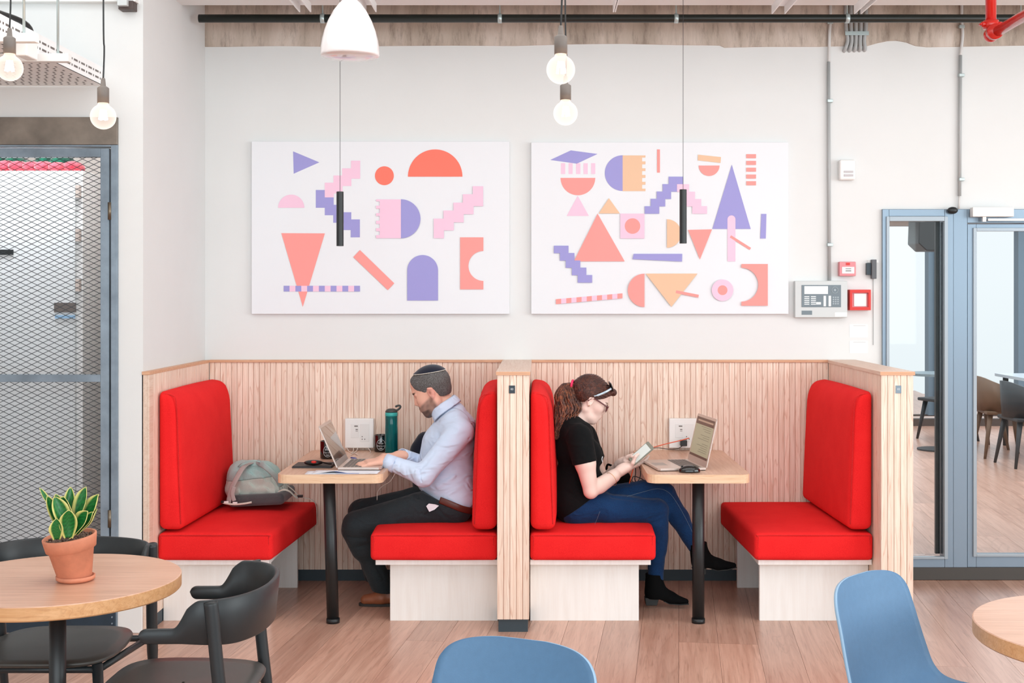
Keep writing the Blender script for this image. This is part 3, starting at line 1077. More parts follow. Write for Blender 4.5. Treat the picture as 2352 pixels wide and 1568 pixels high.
# conduits on the wall
YC = YB + 0.005
for px, lo, hi, mid, label in ((1905, 644, 50, 142, 'grey vertical conduit dropping to the alarm panel'), (2207, 480, 48, 127, 'grey vertical conduit dropping to the glass door frame')):
    t = thing('wall_conduit', label, 'conduit', P(px, mid, YC), group=None)
    w = MB(); w.tube([P(px - 2, mid, YC), P(px, lo, YC)] if px < 2000 else [P(px - 1, mid, YC), P(px - 3, 450, YC)], 0.0095, 12)
    w.build('lower_length', M_grey_conduit, t, smooth=True)
    w = MB(); w.tube(smooth_pts([P(px + 2, 0, YC), P(px + 2, hi, YC), P(px + (0 if px < 2000 else 4), 80, YC), P(px - 1, mid, YC)]), 0.0085, 12)
    w.build('upper_length', M_white_conduit, t, smooth=True)
    if px > 2000:
        w = MB(); w.tube([P(px - 3, 450, YC), P(px - 5, lo, YC)], 0.006, 8); w.build('end_length', M_white_conduit, t, smooth=True)
    for py in ((52, 232, 562) if px < 2000 else (62, 173, 412)):
        x, y, z = P(px, py, YC)
        w = MB(); w.box(x - 0.013, x + 0.018, y - 0.014, y + 0.015, z - 0.009, z + 0.009); w.build('clip', M_galv, t, bevel=0.003)
for i in range(5):
    px = 1943 + i * 11.5
    w = MB()
    w.tube(smooth_pts([P(px, -5, YC), P(px, 60, YC), P(px + (i - 2) * -2, 92, YC), P(px - 2, 112, YC), P(px - 7, 122 - i, YC + 0.04)]), 0.0105, 12)
    o = w.build('conduit', M_grey_conduit, None, smooth=True, ori=P(px, 60, YC))
    tag(o, ['leftmost', 'second from left', 'middle', 'second from right', 'rightmost'][i] + ' of five grey conduits bending into the wall below the beam', 'conduit', 'bundle of grey conduits')
w = MB(); w.box(PX(1940, YC), PX(1994, YC), YC - 0.016, YC - 0.0105, PZ(82, YC), PZ(73, YC))
tag(w.build('conduit_strap', M_galv, None, ori=P(1967, 77, YC)), 'pale metal strap across the five grey conduits', 'strap')

# ------------------------------------------------------------------ booth woodwork
ZT = 1.24
GAP = 0.0024
PITCH = 0.0312


def slats_xz(mb, x0, x1, y, z0, z1, t=0.006, dirn=-1):
    n = max(1, round((x1 - x0) / PITCH)); p = (x1 - x0) / n
    for i in range(n):
        a = x0 + i * p + GAP / 2; b_ = x0 + (i + 1) * p - GAP / 2
        mb.box(a, b_, y, y + dirn * t, z0, z1, 0)


def slats_yz(mb, y0, y1, x, z0, z1, t=0.010, dirn=1):
    n = max(1, round((y1 - y0) / PITCH)); p = (y1 - y0) / n
    for i in range(n):
        a = y0 + i * p + GAP / 2; b_ = y0 + (i + 1) * p - GAP / 2
        mb.box(x, x + dirn * t, a, b_, z0, z1, 0)


XL0, XL1 = -1.885, -1.85            # left end panel
XM0, XM1 = -0.197, -0.045           # divider
XR0, XR1 = 1.628, 1.782             # right end partition
zb0 = 0.062
bp = thing('slatted_panelling', 'slatted ash panelling across the wall behind both booths', 'wall panelling', (0, YB, 0))
w = MB(); w.box(XL1, XM0, YB + 0.0, YB + 0.018, zb0, ZT - 0.012); w.box(XM1, XR0, YB, YB + 0.018, zb0, ZT - 0.012)
w.build('backing', M_groove, bp)
w = MB(); slats_xz(w, XL1, XM0, YB, zb0, ZT - 0.014); slats_xz(w, XM1, XR0, YB, zb0, ZT - 0.014)
w.build('slats', M_ash, bp)
w = MB(); w.box(XL1, XM0, YB - 0.016, YB + 0.019, ZT - 0.014, ZT); w.box(XM1, XR0, YB - 0.016, YB + 0.019, ZT - 0.014, ZT); w.build('cap_rail', M_ashedge, bp, bevel=0.0015)
w = MB(); w.box(XL1, XM0, YB - 0.006, YB + 0.018, 0, zb0); w.box(XM1, XR0, YB - 0.006, YB + 0.018, 0, zb0); w.build('plinth', M_plinth, bp)

le = thing('end_panel', 'slatted wooden end panel of the left booth against the white wall corner', 'booth panel', ((XL0 + XL1) / 2, 6.5, 0))
w = MB(); w.box(XL0, XL1 - 0.01, YF, YB, zb0 - 0.06, ZT - 0.016); w.build('core', M_ashcaptop, le)
w = MB(); slats_yz(w, YF + 0.06, YB - 0.012, XL1 - 0.01, zb0, ZT - 0.016); w.build('slats', M_ash, le)
w = MB(); w.box(XL1 - 0.01, XL1, YF, YF + 0.06, 0, ZT - 0.016); w.build('front_edge', M_ashcaptop, le, bevel=0.001)
w = MB(); w.box(XL0, XL1 + 0.002, YF - 0.004, YB - 0.016, ZT - 0.016, ZT); w.build('cap_rail', M_ashedge, le, bevel=0.001)
w = MB(); w.box(XL1 - 0.01, XL1 - 0.001, YF + 0.06, YB - 0.012, 0.0, zb0); w.build('plinth', M_plinth, le)


def partition(name, x0, x1, label, num, plate_mat, plx):
    t = thing(name, label, 'booth partition', ((x0 + x1) / 2, 6.5, 0))
    w = MB(); w.box(x0 + 0.01, x1 - 0.01, YF + 0.006, YB - 0.012, zb0, ZT - 0.018); w.build('core', M_groove, t)
    w = MB(); slats_xz(w, x0, x1, YF + 0.006, zb0, ZT - 0.018); w.build('front_slats', M_ash, t)
    w = MB(); slats_yz(w, YF + 0.012, YB - 0.012, x0 + 0.01, zb0, ZT - 0.018, dirn=-1); slats_yz(w, YF + 0.012, YB - 0.012, x1 - 0.01, zb0, ZT - 0.018)
    w.build('side_slats', M_ash, t)
    w = MB(); w.box(x0 - 0.005, x1 + 0.006, YF - 0.006, YB + 0.019, ZT - 0.018, ZT); w.build('cap', [M_ashcaptop], t, bevel=0.0015)
    w = MB(); w.box(x0 - 0.0052, x1 + 0.0062, YF - 0.0066, YF - 0.0056, ZT - 0.017, ZT - 0.001); w.build('cap_edge', M_ashedge, t)
    w = MB(); w.box(x0 + 0.006, x1 - 0.006, YF + 0.012, YB - 0.012, 0, zb0); w.build('plinth', M_plinth, t)
    a, b_ = plx
    w = MB(); w.box(PX(a, YF), PX(b_, YF), YF - 0.003, YF, PZ(903, YF), PZ(885, YF))
    pl = w.build('number_plate', plate_mat, t, bevel=0.0008)
    vs, fs = text_geo(num, 0.0135)
    cx_ = PX((a + b_) / 2, YF); cz_ = PZ(893.5, YF)
    w = MB(); w.add([(cx_ + p[0], YF - 0.0036, cz_ + p[1]) for p in vs], fs); w.build('numerals', M_printwhite, pl)
    return t


partition('booth_divider', XM0, XM1, 'slatted wooden divider between the two booths, dark 03 plate on its front', '03', M_label, (1169, 1183))
partition('booth_end_partition', XR0, XR1, 'slatted wooden partition closing the right booth beside the glass door', '02', M_labelgrey, (2057, 2070))


# ------------------------------------------------------------------ cushions and benches
def cushion(mb, h, r, fn, n=(22, 22, 12), bulge=(0, 0, 0), mi=0, keep=0):
    """rounded box surface, local u,v,w in [-1,1] scaled by h, passed through fn"""
    hx, hy, hz = h
    def axis(nn, hh):
        e_ = [-hh + r * (1 - math.cos(PI / 2 * i / 4)) for i in range(4)]
        m = [-(hh - r) + 2 * (hh - r) * i / nn for i in range(nn + 1)]
        return e_ + m + [-q for q in reversed(e_)]
    ax = [axis(n[0], hx), axis(n[1], hy), axis(n[2], hz)]
    H = (hx, hy, hz)
    for a in range(3):
        u, v = [q for q in range(3) if q != a]
        for s_ in (-1, 1):
            rows = []
            for pu in ax[u]:
                row = []
                for pv in ax[v]:
                    p = [0, 0, 0]; p[a] = s_ * H[a]; p[u] = pu; p[v] = pv
                    inner = [max(-(H[i] - r), min(H[i] - r, p[i])) for i in range(3)]
                    d = Vector([p[i] - inner[i] for i in range(3)])
                    d = d.normalized() * r if d.length > 1e-9 else d
                    q = Vector(inner) + d
                    for i in range(3):
                        o_ = [j for j in range(3) if j != i]
                        f = max(0, 1 - (q[o_[0]] / H[o_[0]]) ** 2) * max(0, 1 - (q[o_[1]] / H[o_[1]]) ** 2)
                        if not (i == 0 and q[0] * keep > 0): q[i] += bulge[i] * f * (q[i] / H[i]) ** 3
                    row.append(fn(q))
                rows.append(row)
            if (s_ > 0) != (a == 1): rows = rows[::-1]
            mb.sheet(rows, mi)


def weld(o):
    m = o.modifiers.new('weld', 'WELD'); m.merge_threshold = 0.0006
    return o


ZS0, ZS1 = 0.315, 0.447
YC0, YC1 = 6.07, 7.018


def bench(label, x0, x1, tx, side, dent=None):
    """x0..x1 seat extent at the front (world X), side -1: back cushion at low X, +1: at high X"""
    cxm = (x0 + x1) / 2
    t = thing('booth_bench', label, 'bench', (cxm, 6.55, 0), group=None)
    hx = (x1 - x0) / 2; hy = (YC1 - YC0) / 2; hz = (ZS1 - ZS0) / 2
    cy = (YC0 + YC1) / 2; cz = (ZS0 + ZS1) / 2

    def fn(q):
        y = (q.y + hy) / (2 * hy)
        ex = tx * y
        x = cxm + q.x + ex * (0.5 + 0.5 * (q.x / hx) * (-side))
        z = cz + q.z
        if dent and q.z > 0:
            dx = (x - dent[0]) / dent[2]; dy = (cy + q.y - dent[1]) / 0.26
            z -= dent[3] * math.exp(-dx * dx - dy * dy)
        return (x, cy + q.y, z)
    w = MB(); cushion(w, (hx, hy, hz), 0.022, fn, bulge=(0.008, 0.003, 0.014), keep=side)
    sc_ = weld(w.build('seat_cushion', M_red, t, smooth=True))
    # seam: front face rectangle
    w = MB()
    yf = YC0 - 0.001
    rr = 0.012
    xs = cxm - hx; xe = cxm + hx
    loop = [(xs + rr + 0.002, yf + 0.006, ZS0 + rr), (xs + rr + 0.006, yf + 0.003, ZS1 - rr - 0.010), (xs + rr + 0.018, yf + 0.003, ZS1 - rr + 0.002), (cxm, yf - 0.001, ZS1 - rr + 0.004), (xe - rr - 0.018, yf + 0.003, ZS1 - rr + 0.002), (xe - rr - 0.006, yf + 0.003, ZS1 - rr - 0.010), (xe - rr - 0.006, yf + 0.006, ZS0 + rr)]
    w.tube(smooth_pts(loop, 5), 0.0028, 6)
    w.build('piping', M_redpipe, sc_, smooth=True)
    # plywood
    bx0 = x0 + (0.0 if side < 0 else 0.025); bx1 = x1 - (0.025 if side > 0 else 0.0)
    bx0 = x0 + 0.0; bx1 = x1 - 0.0
    if side < 0: bx1 = x1 - 0.022
    else: bx0 = x0 + 0.022
    w = MB(); w.box(bx0, bx1, 6.10, 7.02, ZS0 - 0.026, ZS0 - 0.001); w.build('bench_top', M_ply, t, bevel=0.001)
    if side < 0: lx0, lx1 = x0, x1 - 0.075
    else: lx0, lx1 = x0 + 0.085, x1
    if label.startswith('left'): lx1 = x1 - 0.03
    if 'rightmost' in label: lx0 = x0 + 0.04
    for y in (6.166, 6.86):
        w = MB(); w.box(lx0, lx1, y, y + 0.025, 0, ZS0 - 0.026); w.build('support_panel', M_ply, t, bevel=0.001)
    # back cushion
    th = 0.108; zb1 = 0.462; zt1 = 1.137
    bh = (th / 2, hy, (zt1 - zb1) / 2)
    bc = (x0 + th / 2 + 0.002) if side < 0 else (x1 - th / 2 - 0.002)

    def fb(q):
        u = (q.z / bh[2] + 1) / 2
        x = q.x
        if x * (-side) > -1: pass
        inner = (q.x * (-side)) / (th / 2)        # +1 toward the room
        lean = (1 - u) * 0.014 - 0.018 * u - 0.034 * (max(0, (u - 0.80) / 0.20)) ** 2.2
        y = (q.y + hy) / (2 * hy)
        x = bc + q.x + (-side) * max(0.0, 0.5 + 0.5 * inner) * (lean + 0.028 * y)
        z = zb1 + (q.z + bh[2])
        if u > 0.8: z -= 0.012 * ((u - 0.8) / 0.2) ** 2 * (0.5 + 0.5 * inner)
        return (x, cy + q.y, z)
    w = MB(); cushion(w, bh, 0.035, fb, n=(6, 22, 22), bulge=(0.012, 0.004, 0.006), keep=side)
    bk = weld(w.build('back_cushion', M_red, t, smooth=True))
    w = MB()
    xin = bc + (-side) * (th / 2 - 0.012); xo = bc + side * (th / 2 - 0.015)
    w.tube(smooth_pts([(xin + (-side) * 0.012, YC0 + 0.008, zb1 + 0.03), (xin + (-side) * 0.004, YC0 + 0.002, 0.8), (xin + side * 0.008, YC0 + 0.008, zt1 - 0.07), (xin + side * 0.03, YC0 + 0.012, zt1 - 0.022), (xo, YC0 + 0.012, zt1 - 0.014)], 6), 0.0026, 6)
    w.build('piping', M_redpipe, bk, smooth=True)
    return t


bench('leftmost red cushioned booth bench on plywood base, grey backpack on it', XL1 + 0.002, PX(626, 6.08), 0.055, -1)
bench('red cushioned booth bench left of the divider, man sitting on it', PX(851, 6.08), XM0 - 0.004, -0.02, 1, dent=(-0.45, 6.5, 0.22, 0.012))
bench('red cushioned booth bench right of the divider, woman sitting on it', XM1 + 0.004, PX(1506, 6.08), 0.02, -1, dent=(0.2, 6.5, 0.22, 0.016))
bench('rightmost red cushioned booth bench, empty, on plywood base', PX(1733, 6.08), XR0 - 0.004, -0.03, 1)


# ------------------------------------------------------------------ booth tables
def chamfer_poly(x0, x1, y0, y1, c, n=5):
    pts = []
    for cx_, cy_, a0 in ((x1 - c, y0 + c, -90), (x1 - c, y1 - c, 0), (x0 + c, y1 - c, 90), (x0 + c, y0 + c, 180)):
        for i in range(n + 1):
            a = R(a0 + 90 * i / n)
            pts.append((cx_ + c * math.cos(a), cy_ + c * math.sin(a)))
    return pts


def booth_table(x0, x1, y0, y1, postx, tilt, label, c0=0.05):
    t = thing('booth_table', label, 'table', (postx, 6.13, 0))
    zt = 0.735; th = 0.042
    pl = chamfer_poly(x0, x1, y0, y1, c0)
    w = MB()
    n = len(pl)
    w.add([(a, b_, zt) for a, b_ in pl], [tuple(range(n))], 0)
    w.add([(a, b_, zt - th) for a, b_ in pl], [tuple(range(n - 1, -1, -1))], 0)
    for i in range(n):
        j = (i + 1) % n
        w.add([(pl[i][0], pl[i][1], zt - th), (pl[j][0], pl[j][1], zt - th), (pl[j][0], pl[j][1], zt), (pl[i][0], pl[i][1], zt)], [(0, 1, 2, 3)], 1)
    w.build('table_top', [M_top, M_topedge], t)
    w = MB(); w.cyl((postx, 6.13, 0.0), (postx + tilt, 6.13, zt - th), 0.0295, 28)
    ps = w.build('post', M_black, t, smooth=True)
    w = MB(); w.cyl((postx, 6.13, 0.0), (postx, 6.13, 0.022), 0.0325, 28); w.build('foot_collar', M_black, ps, smooth=True)
    return t


booth_table(PX(634, 6.05), PX(878, 6.05), 6.05, YB - 0.012, PX(765, 6.13), -0.02, 'wooden booth table with black post in the left booth, laptop and mugs on it')
booth_table(PX(1488, 6.05), PX(1725, 6.05), 6.05, YB - 0.012, PX(1604, 6.13), 0.0, 'wooden booth table with black post in the right booth, laptop and mouse on it')
# ------------------------------------------------------------------ artworks
A_cv = plain('art_canvas', C(233, 235, 239), 0.6)
A_pur = plain('art_purple', C(156, 152, 212), 0.6)
A_pk = plain('art_pink', C(243, 200, 222), 0.6)
A_co = plain('art_coral', C(250, 118, 98), 0.6)
A_cl = plain('art_light_coral', C(252, 154, 148), 0.6)
A_tan = plain('art_tan', C(233, 192, 158), 0.6)
AM = [A_cv, A_pur, A_pk, A_co, A_cl, A_tan]
CV, PU, PK, CO, CL, TN = range(6)


def arc(cx_, cy_, r, a0, a1, n=40):
    return [(cx_ + r * math.cos(R(a0 + (a1 - a0) * i / n)), cy_ + r * math.sin(R(a0 + (a1 - a0) * i / n))) for i in range(n + 1)]


def rect(x0, x1, y0, y1): return [(x0, y0), (x1, y0), (x1, y1), (x0, y1)]


def artwork(label, ox, x0, x1, y0, y1, shapes, oi):
    YA = YB + 0.02
    t = thing('wall_art', label, 'picture', P((x0 + x1) / 2, (y0 + y1) / 2, YA), group='geometric canvases')
    w = MB(); w.box(PX(x0, YB), PX(x1, YB), YB - 0.008, YA, PZ(y1, YB), PZ(y0, YB)); w.build('canvas', A_cv, t, bevel=0.002)
    w = MB()
    yf = YB - 0.008
    for i, (mi, poly) in enumerate(shapes):
        pts = [(PX(ox + a / 3.646, YB), PZ(310 + b_ / 3.646, YB)) for a, b_ in poly]
        ar = sum(pts[k][0] * pts[(k + 1) % len(pts)][1] - pts[(k + 1) % len(pts)][0] * pts[k][1] for k in range(len(pts)))
        if ar < 0: pts = pts[::-1]
        w.add([(a, yf - 0.0005 - 0.00012 * i, b_) for a, b_ in pts], [tuple(range(len(pts)))], mi)
    w.build('painted_shapes', AM, t)


s1 = [(PU, [(415, 138), (635, 230), (420, 325)])]
s1 += [(PU, rect(*q)) for q in ((605, 683, 461, 610), (680, 755, 523, 672), (751, 828, 585, 735), (826, 902, 647, 796), (897, 974, 707, 857))]
s1 += [(PK, rect(*q)) for q in ((680, 756, 400, 523), (753, 829, 340, 490), (826, 903, 280, 428), (900, 977, 216, 367))]
s1 += [(PK, arc(400, 610, 110, 180, 360)), (CO, arc(1179, 342, 79, 0, 360)), (CO, arc(1604, 350, 228, 180, 360)), (CL, [(317, 822), (681, 824), (497, 1438)])]
s1 += [(PU if i % 2 == 0 else PK, rect(337 + 49.1 * i, 337 + 49.1 * (i + 1), 1262, 1310)) for i in range(13)]
s1 += [(CL, [(975, 963), (1262, 1241), (1208, 1298), (919, 1022)]), (PU, [(1628, 1385), (1370, 1385)] + arc(1499, 1134, 129, 180, 360)),
       (CL, [(1813, 857), (2007, 857)] + arc(2007, 1096, 125, 270, 90)[0:] + [(2007, 1292), (1813, 1292)])]
teeth = [(540, 557), (592, 618), (655, 680), (718, 745), (780, 806), (838, 865)]
s1 += [(PK, rect(1140, 1319, 540, 865))] + [(PK, rect(1110, 1141, a, b_)) for a, b_ in teeth] + [(PU, arc(1318, 702, 163, -90, 90))]
s1 += [(PK, rect(*q)) for q in ((1592, 1677, 701, 865), (1674, 1760, 633, 799), (1757, 1842, 567, 732), (1835, 1925, 497, 664), (1918, 2005, 430, 597))]
artwork('left white canvas with fewer large purple, pink and coral shapes', 560, 578.5, 1170, 325, 721, s1, 0)

s2 = [(PU, [(233, 210), (405, 130), (628, 160), (455, 241)])]
s2 = [(PK, rect(a, b_, 237, 328)) for a, b_ in ((322, 358), (386, 420), (449, 485), (511, 546), (575, 609))] + s2
s2 += [(CL, arc(464, 360, 145, 0, 180)), (PK, [(463, 510), (370, 678), (556, 678)]), (PU, arc(838, 320, 149, 90, 270)), (TN, rect(838, 1001, 172, 471))]
s2 += [(TN, rect(1000, 1029, a, b_)) for a, b_ in ((172, 190), (222, 247), (280, 303), (335, 360), (393, 417), (450, 471))]
s2 += [(CL, rect(1126, 1150, 122, 316)), (TN, [(1468, 166), (1660, 186), (1657, 235), (1466, 214)]), (CL, arc(1561, 257, 87, 0, 180)), (PU, [(1751, 250), (1588, 787), (1909, 787)]),
       (PK, [(1781, 1058), (1715, 1058)] + arc(1748, 707, 33, 180, 360)), (CL, [(1745, 840), (1912, 945), (1900, 962), (1733, 858)]), (PU, [(1997, 661), (2040, 661), (2035, 867), (1988, 867)])]
s2 += [(CL, rect(1872, 1953, a, b_)) for a, b_ in ((162, 196), (218, 252), (275, 308), (332, 366), (388, 422))]
s2 += [(PU, rect(*q)) for q in ((1222, 1345, 350, 414), (1172, 1293, 412, 476), (1122, 1243, 474, 537), (1072, 1194, 535, 599), (1022, 1144, 597, 660))]
s2 += [(PK, rect(*q)) for q in ((1293, 1393, 413, 478), (1345, 1443, 476, 540), (1370, 1495, 537, 599), (1420, 1543, 596, 660))]
s2 += [(TN, [(723, 530), (637, 658), (815, 658)]), (CL, [(629, 660), (430, 1058), (855, 1058)]), (PK, rect(818, 1020, 659, 867)), (CL, arc(920, 763, 65, 0, 360)),
       (TN, arc(1208, 825, 119, -90, 90)), (CL, [(1385, 795), (1585, 790), (1484, 1042)])]
s2 += [(PU, rect(*q)) for q in ((263, 385, 927, 990), (313, 435, 988, 1052), (362, 484, 1050, 1112), (413, 534, 1110, 1174), (462, 583, 1172, 1236))]
s2 += [(PU, [(930, 995), (1336, 995), (1334, 1060), (920, 1040)])]
for i in range(13):
    a, b_ = i / 13, (i + 1) / 13
    f = lambda t, o: (281 + 555 * t, 1374 - 49 * t + o)
    s2.append((CL if i % 2 == 0 else PK, [f(a, 0), f(b_, 0), f(b_, 41), f(a, 41)]))
s2 += [(CL, arc(1020, 1300, 139, 90, 270)), (TN, [(1030, 1160), (1463, 1160), (1245, 1438)]), (CL, [(1285, 1300), (1474, 1337), (1470, 1360), (1280, 1323)]),
       (PK, arc(1672, 1299, 90, 0, 360)), (CL, arc(1672, 1299, 41, 0, 360)),
       (CL, [(1830, 1080), (2050, 1080), (2050, 1428), (1830, 1428), (1830, 1394)] + arc(1830, 1253, 141, 90, -90))]
artwork('right white canvas crowded with many small purple, pink, coral and tan shapes', 1200, 1220, 1810.5, 327, 721, s2, 1)

# ------------------------------------------------------------------ wall devices
YW = YB + 0.02
fp = thing('alarm_panel', 'grey fire alarm control panel with display and keypad beside the right canvas', 'alarm panel', P(1884, 687, YW))


def wbox(mb, x0, x1, y0, y1, d0, d1, mi=0):
    mb.box(PX(x0, YB), PX(x1, YB), YW - d1, YW - d0, PZ(y1, YB), PZ(y0, YB), mi)


w = MB(); wbox(w, 1824, 1944, 645, 729, 0, 0.045); w.build('housing', M_panelgrey, fp, bevel=0.004)
w = MB(); wbox(w, 1839, 1929, 654.5, 705, 0.045, 0.048); fa = w.build('fascia', M_panelblue, fp, bevel=0.001)
w = MB(); wbox(w, 1845, 1899, 657, 675, 0.048, 0.049); w.build('display', M_lcd, fa)
w = MB(); wbox(w, 1839, 1863, 713, 722.5, 0.045, 0.046); w.build('name_plate', M_panelblue, fp)
w = MB(); wbox(w, 1915, 1943, 717, 726.5, 0.045, 0.046); w.build('sticker', M_white, fp)
x, y, z = P(1915, 666, YB)
w = MB(); w.tube([(x + 0.0175 * math.cos(2 * PI * i / 28), YW - 0.049, z + 0.0175 * math.sin(2 * PI * i / 28)) for i in range(29)], 0.0013, 6, caps=False)
w.build('dial_ring', M_panelbtn, fa)
w = MB(); w.cyl((x, YW - 0.048, z), (x, YW - 0.050, z), 0.006, 16); w.build('dial_button', M_panelbtn, fa)
for i in range(12):
    a = 1910 + (i % 3) * 5.2; b_ = 681 + (i // 3) * 4.9
    w = MB(); wbox(w, a, a + 3.2, b_, b_ + 3, 0.048, 0.0492); w.build('key', M_panelbtn, fa)
for i in range(10):
    a = 1845 if i < 5 else 1860; b_ = 680 + (i % 5) * 4.3
    w = MB(); wbox(w, a, a + 11.5, b_, b_ + 2, 0.048, 0.0488); w.build('indicator_strip', M_lcd, fa)
for a in (1889, 1900.5):
    w = MB(); wbox(w, a, a + 5.5, 679, 703, 0.048, 0.0488); w.build('index_label', M_white, fa)
w = MB(); wbox(w, 1872, 1883, 693.5, 699, 0.048, 0.0488); w.build('index_label', M_lcd, fa)

cp = thing('call_point', 'faded pink-red break-glass call point above the alarm panel corner', 'call point', P(1945, 618, YW))
w = MB(); wbox(w, 1926, 1964, 601, 634, 0, 0.04); w.build('body', M_redfade, cp, bevel=0.004)
w = MB(); wbox(w, 1932, 1960, 613, 628, 0.04, 0.042); w.build('glass_plate', M_lcd, cp)
w = MB(); wbox(w, 1940, 1953, 616.5, 618, 0.042, 0.0425); wbox(w, 1940, 1953, 621, 623, 0.042, 0.0425); w.build('printed_lines', M_keysdark, cp)
w = MB(); wbox(w, 1941, 1950, 603.5, 609, 0.04, 0.0415); w.build('emblem', M_redplastic, cp)
rf = thing('call_point', 'bright red framed emergency box with white centre right of the alarm panel', 'call point', P(1973, 688, YW))
w = MB()
for q in ((1949, 1997, 665, 672), (1949, 1997, 705, 712), (1949, 1954.5, 672, 705), (1991.5, 1997, 672, 705)): wbox(w, *q, 0, 0.05)
w.build('red_frame', M_redplastic, rf)
w = MB(); wbox(w, 1954.5, 1991.5, 672, 705, 0, 0.034); w.build('inner_cover', M_redfade, rf)
w = MB(); wbox(w, 1960, 1988, 674, 703, 0.034, 0.038); w.build('white_window', M_white, rf)

th_ = thing('motion_detector', 'white motion detector box high on the wall right of the grey conduit', 'detector', P(1944, 391, YW))
w = MB(); wbox(w, 1926, 1963, 367, 414, 0, 0.045); w.build('body', M_white, th_, bevel=0.012, seg=4)
w = MB(); wbox(w, 1936, 1957, 393, 397.5, 0.045, 0.049); wbox(w, 1936, 1957, 401, 406, 0.045, 0.049)
w.build('lens_slot', plain('slot_grey', C(196, 190, 192), 0.4), th_)
rd = thing('door_reader', 'dark grey access reader block with thin cable near the glazed window', 'reader', P(2002, 618, YW))
w = MB(); wbox(w, 2001, 2012, 596, 640, 0.004, 0.035); w.build('body', plain('reader_grey', C(92, 94, 98), 0.5), rd, bevel=0.002)
w = MB(); wbox(w, 1990, 2001, 604, 631, 0.002, 0.022); w.build('side_block', M_label, rd, bevel=0.001)
w = MB(); wbox(w, 1994, 2019, 597, 603, 0, 0.006); w.build('mounting_tape', M_white, rd)
w = MB(); w.tube([P(2006, 640, YW - 0.004), P(2006, 792, YW - 0.004)], 0.0018, 6); w.build('cable', M_grey_conduit, rd)
for y0, y1, lab in ((750, 772, 'upper pale notice sheet with printed lines on the wall below the red boxes'), (788, 808, 'lower pale notice sheet on the wall just above the booth partition')):
    t = thing('wall_notice', lab, 'notice', P(1973, (y0 + y1) / 2, YW))
    w = MB(); wbox(w, 1953, 1995, y0 - 5, y1 + 3, 0, 0.0015); w.build('sheet', plain('notice_white', C(243, 243, 242), 0.5), t)
    w = MB()
    wbox(w, 1962, 1990, y0 - 3, y0 - 1.5, 0.0015, 0.0018)
    w.build('printed_heading', plain('faint_print', C(206, 204, 204), 0.6), t)

# power boxes on the panelling
for x0, x1, y0, y1, lab in ((792, 858, 961, 1029, 'white power outlet box on the slats above the left table'), (1537, 1603, 961, 1029, 'white power outlet box behind the laptop on the right table')):
    t = thing('power_outlet_box', lab, 'outlet box', P((x0 + x1) / 2, (y0 + y1) / 2, YB - 0.01))
    D = YB - 0.05
    w = MB(); w.box(PX(x0, D), PX(x1, D), D, YB - 0.011, PZ(y1, D), PZ(y0, D)); w.build('box_body', M_white, t, bevel=0.005, seg=3)
    w = MB(); w.box(PX(x0 + 14, D), PX(x0 + 33, D), D - 0.002, D, PZ(y0 + 44, D), PZ(y0 + 12, D)); w.box(PX(x0 + 35, D), PX(x0 + 56, D), D - 0.002, D, PZ(y0 + 53, D), PZ(y0 + 12, D))
    w.build('socket_insert', plain('outlet_insert', C(232, 232, 230), 0.35), t, bevel=0.001)
    w = MB()
    for a, b_, c_, d_ in ((22, 30, 16, 18.5), (25, 30, 24, 26), (25, 30, 28, 29)): w.box(PX(x0 + a, D), PX(x0 + b_, D), D - 0.003, D - 0.002, PZ(y0 + d_, D), PZ(y0 + c_, D))
    for a, b_ in ((40, 41), (40, 47), (46, 47)): w.box(PX(x0 + a - 1, D), PX(x0 + a + 0.8, D), D - 0.003, D - 0.002, PZ(y0 + b_ + 1.6, D), PZ(y0 + b_ - 1, D))
    w.build('pin_slots', M_keysdark, t)


# ------------------------------------------------------------------ pendants
def bulb(px, py, rpx, D, cordpx, label, on=True):
    x, y, z = P(px, py, D)
    r = rpx * D / F
    t = thing('bulb_pendant', label, 'pendant lamp', (x, y, z), group='globe bulb pendants')
    w = MB()
    prof = []
    for i in range(22):
        a = -PI / 2 + (PI / 2 + R(62)) * i / 21
        prof.append((r * math.cos(a), r * math.sin(a)))
    prof += [(r * 0.40, r * 1.02), (r * 0.36, r * 1.18)]
    w.lathe(prof, (x, y, z), 28); gb = w.build('globe', M_bulbglass, t, smooth=True)
    w = MB()
    for i in range(5):
        a = 2 * PI * i / 5
        w.tube([(x + 0.16 * r * math.cos(a), y + 0.16 * r * math.sin(a), z + r * 0.55), (x + 0.3 * r * math.cos(a), y + 0.3 * r * math.sin(a), z - r * 0.25)], r * 0.085, 6)
    fl_ = w.build('filament', M_filament, gb)
    w = MB(); s_ = r / 0.0475
    sz = z + r * 1.08
    w.lathe([(0.0215 * s_, 0), (0.0215 * s_, 0.056 * s_), (0.017 * s_, 0.060 * s_), (0.010 * s_, 0.064 * s_), (0.0075 * s_, 0.09 * s_), (0.0055 * s_, 0.094 * s_)], (x, y, sz), 24)
    w.build('lamp_holder', plain('grey_lamp_holder', C(112, 104, 98), 0.55) if 'grey_lamp_holder' not in MATS else MATS['grey_lamp_holder'], t, smooth=True)
    w = MB()
    top = (x + cordpx * D / F, y, 3.62)
    w.tube(smooth_pts([(x, y, sz + 0.09 * s_), (x + 0.004, y, sz + 0.2), (x + 0.3 * (top[0] - x), y, sz + 0.35), top], 6), 0.0032, 8)
    w.build('cord', M_blackplastic, t, smooth=True)
    l = bpy.data.lights.new('bulb_glow', 'POINT'); l.energy = 1.5; l.color = (1.0, 0.74, 0.5); l.shadow_soft_size = r * 0.3
    lo = bpy.data.objects.new('bulb_glow', l); lo.location = (0, 0, -0.15 * r); COL.objects.link(lo); lo.parent = t


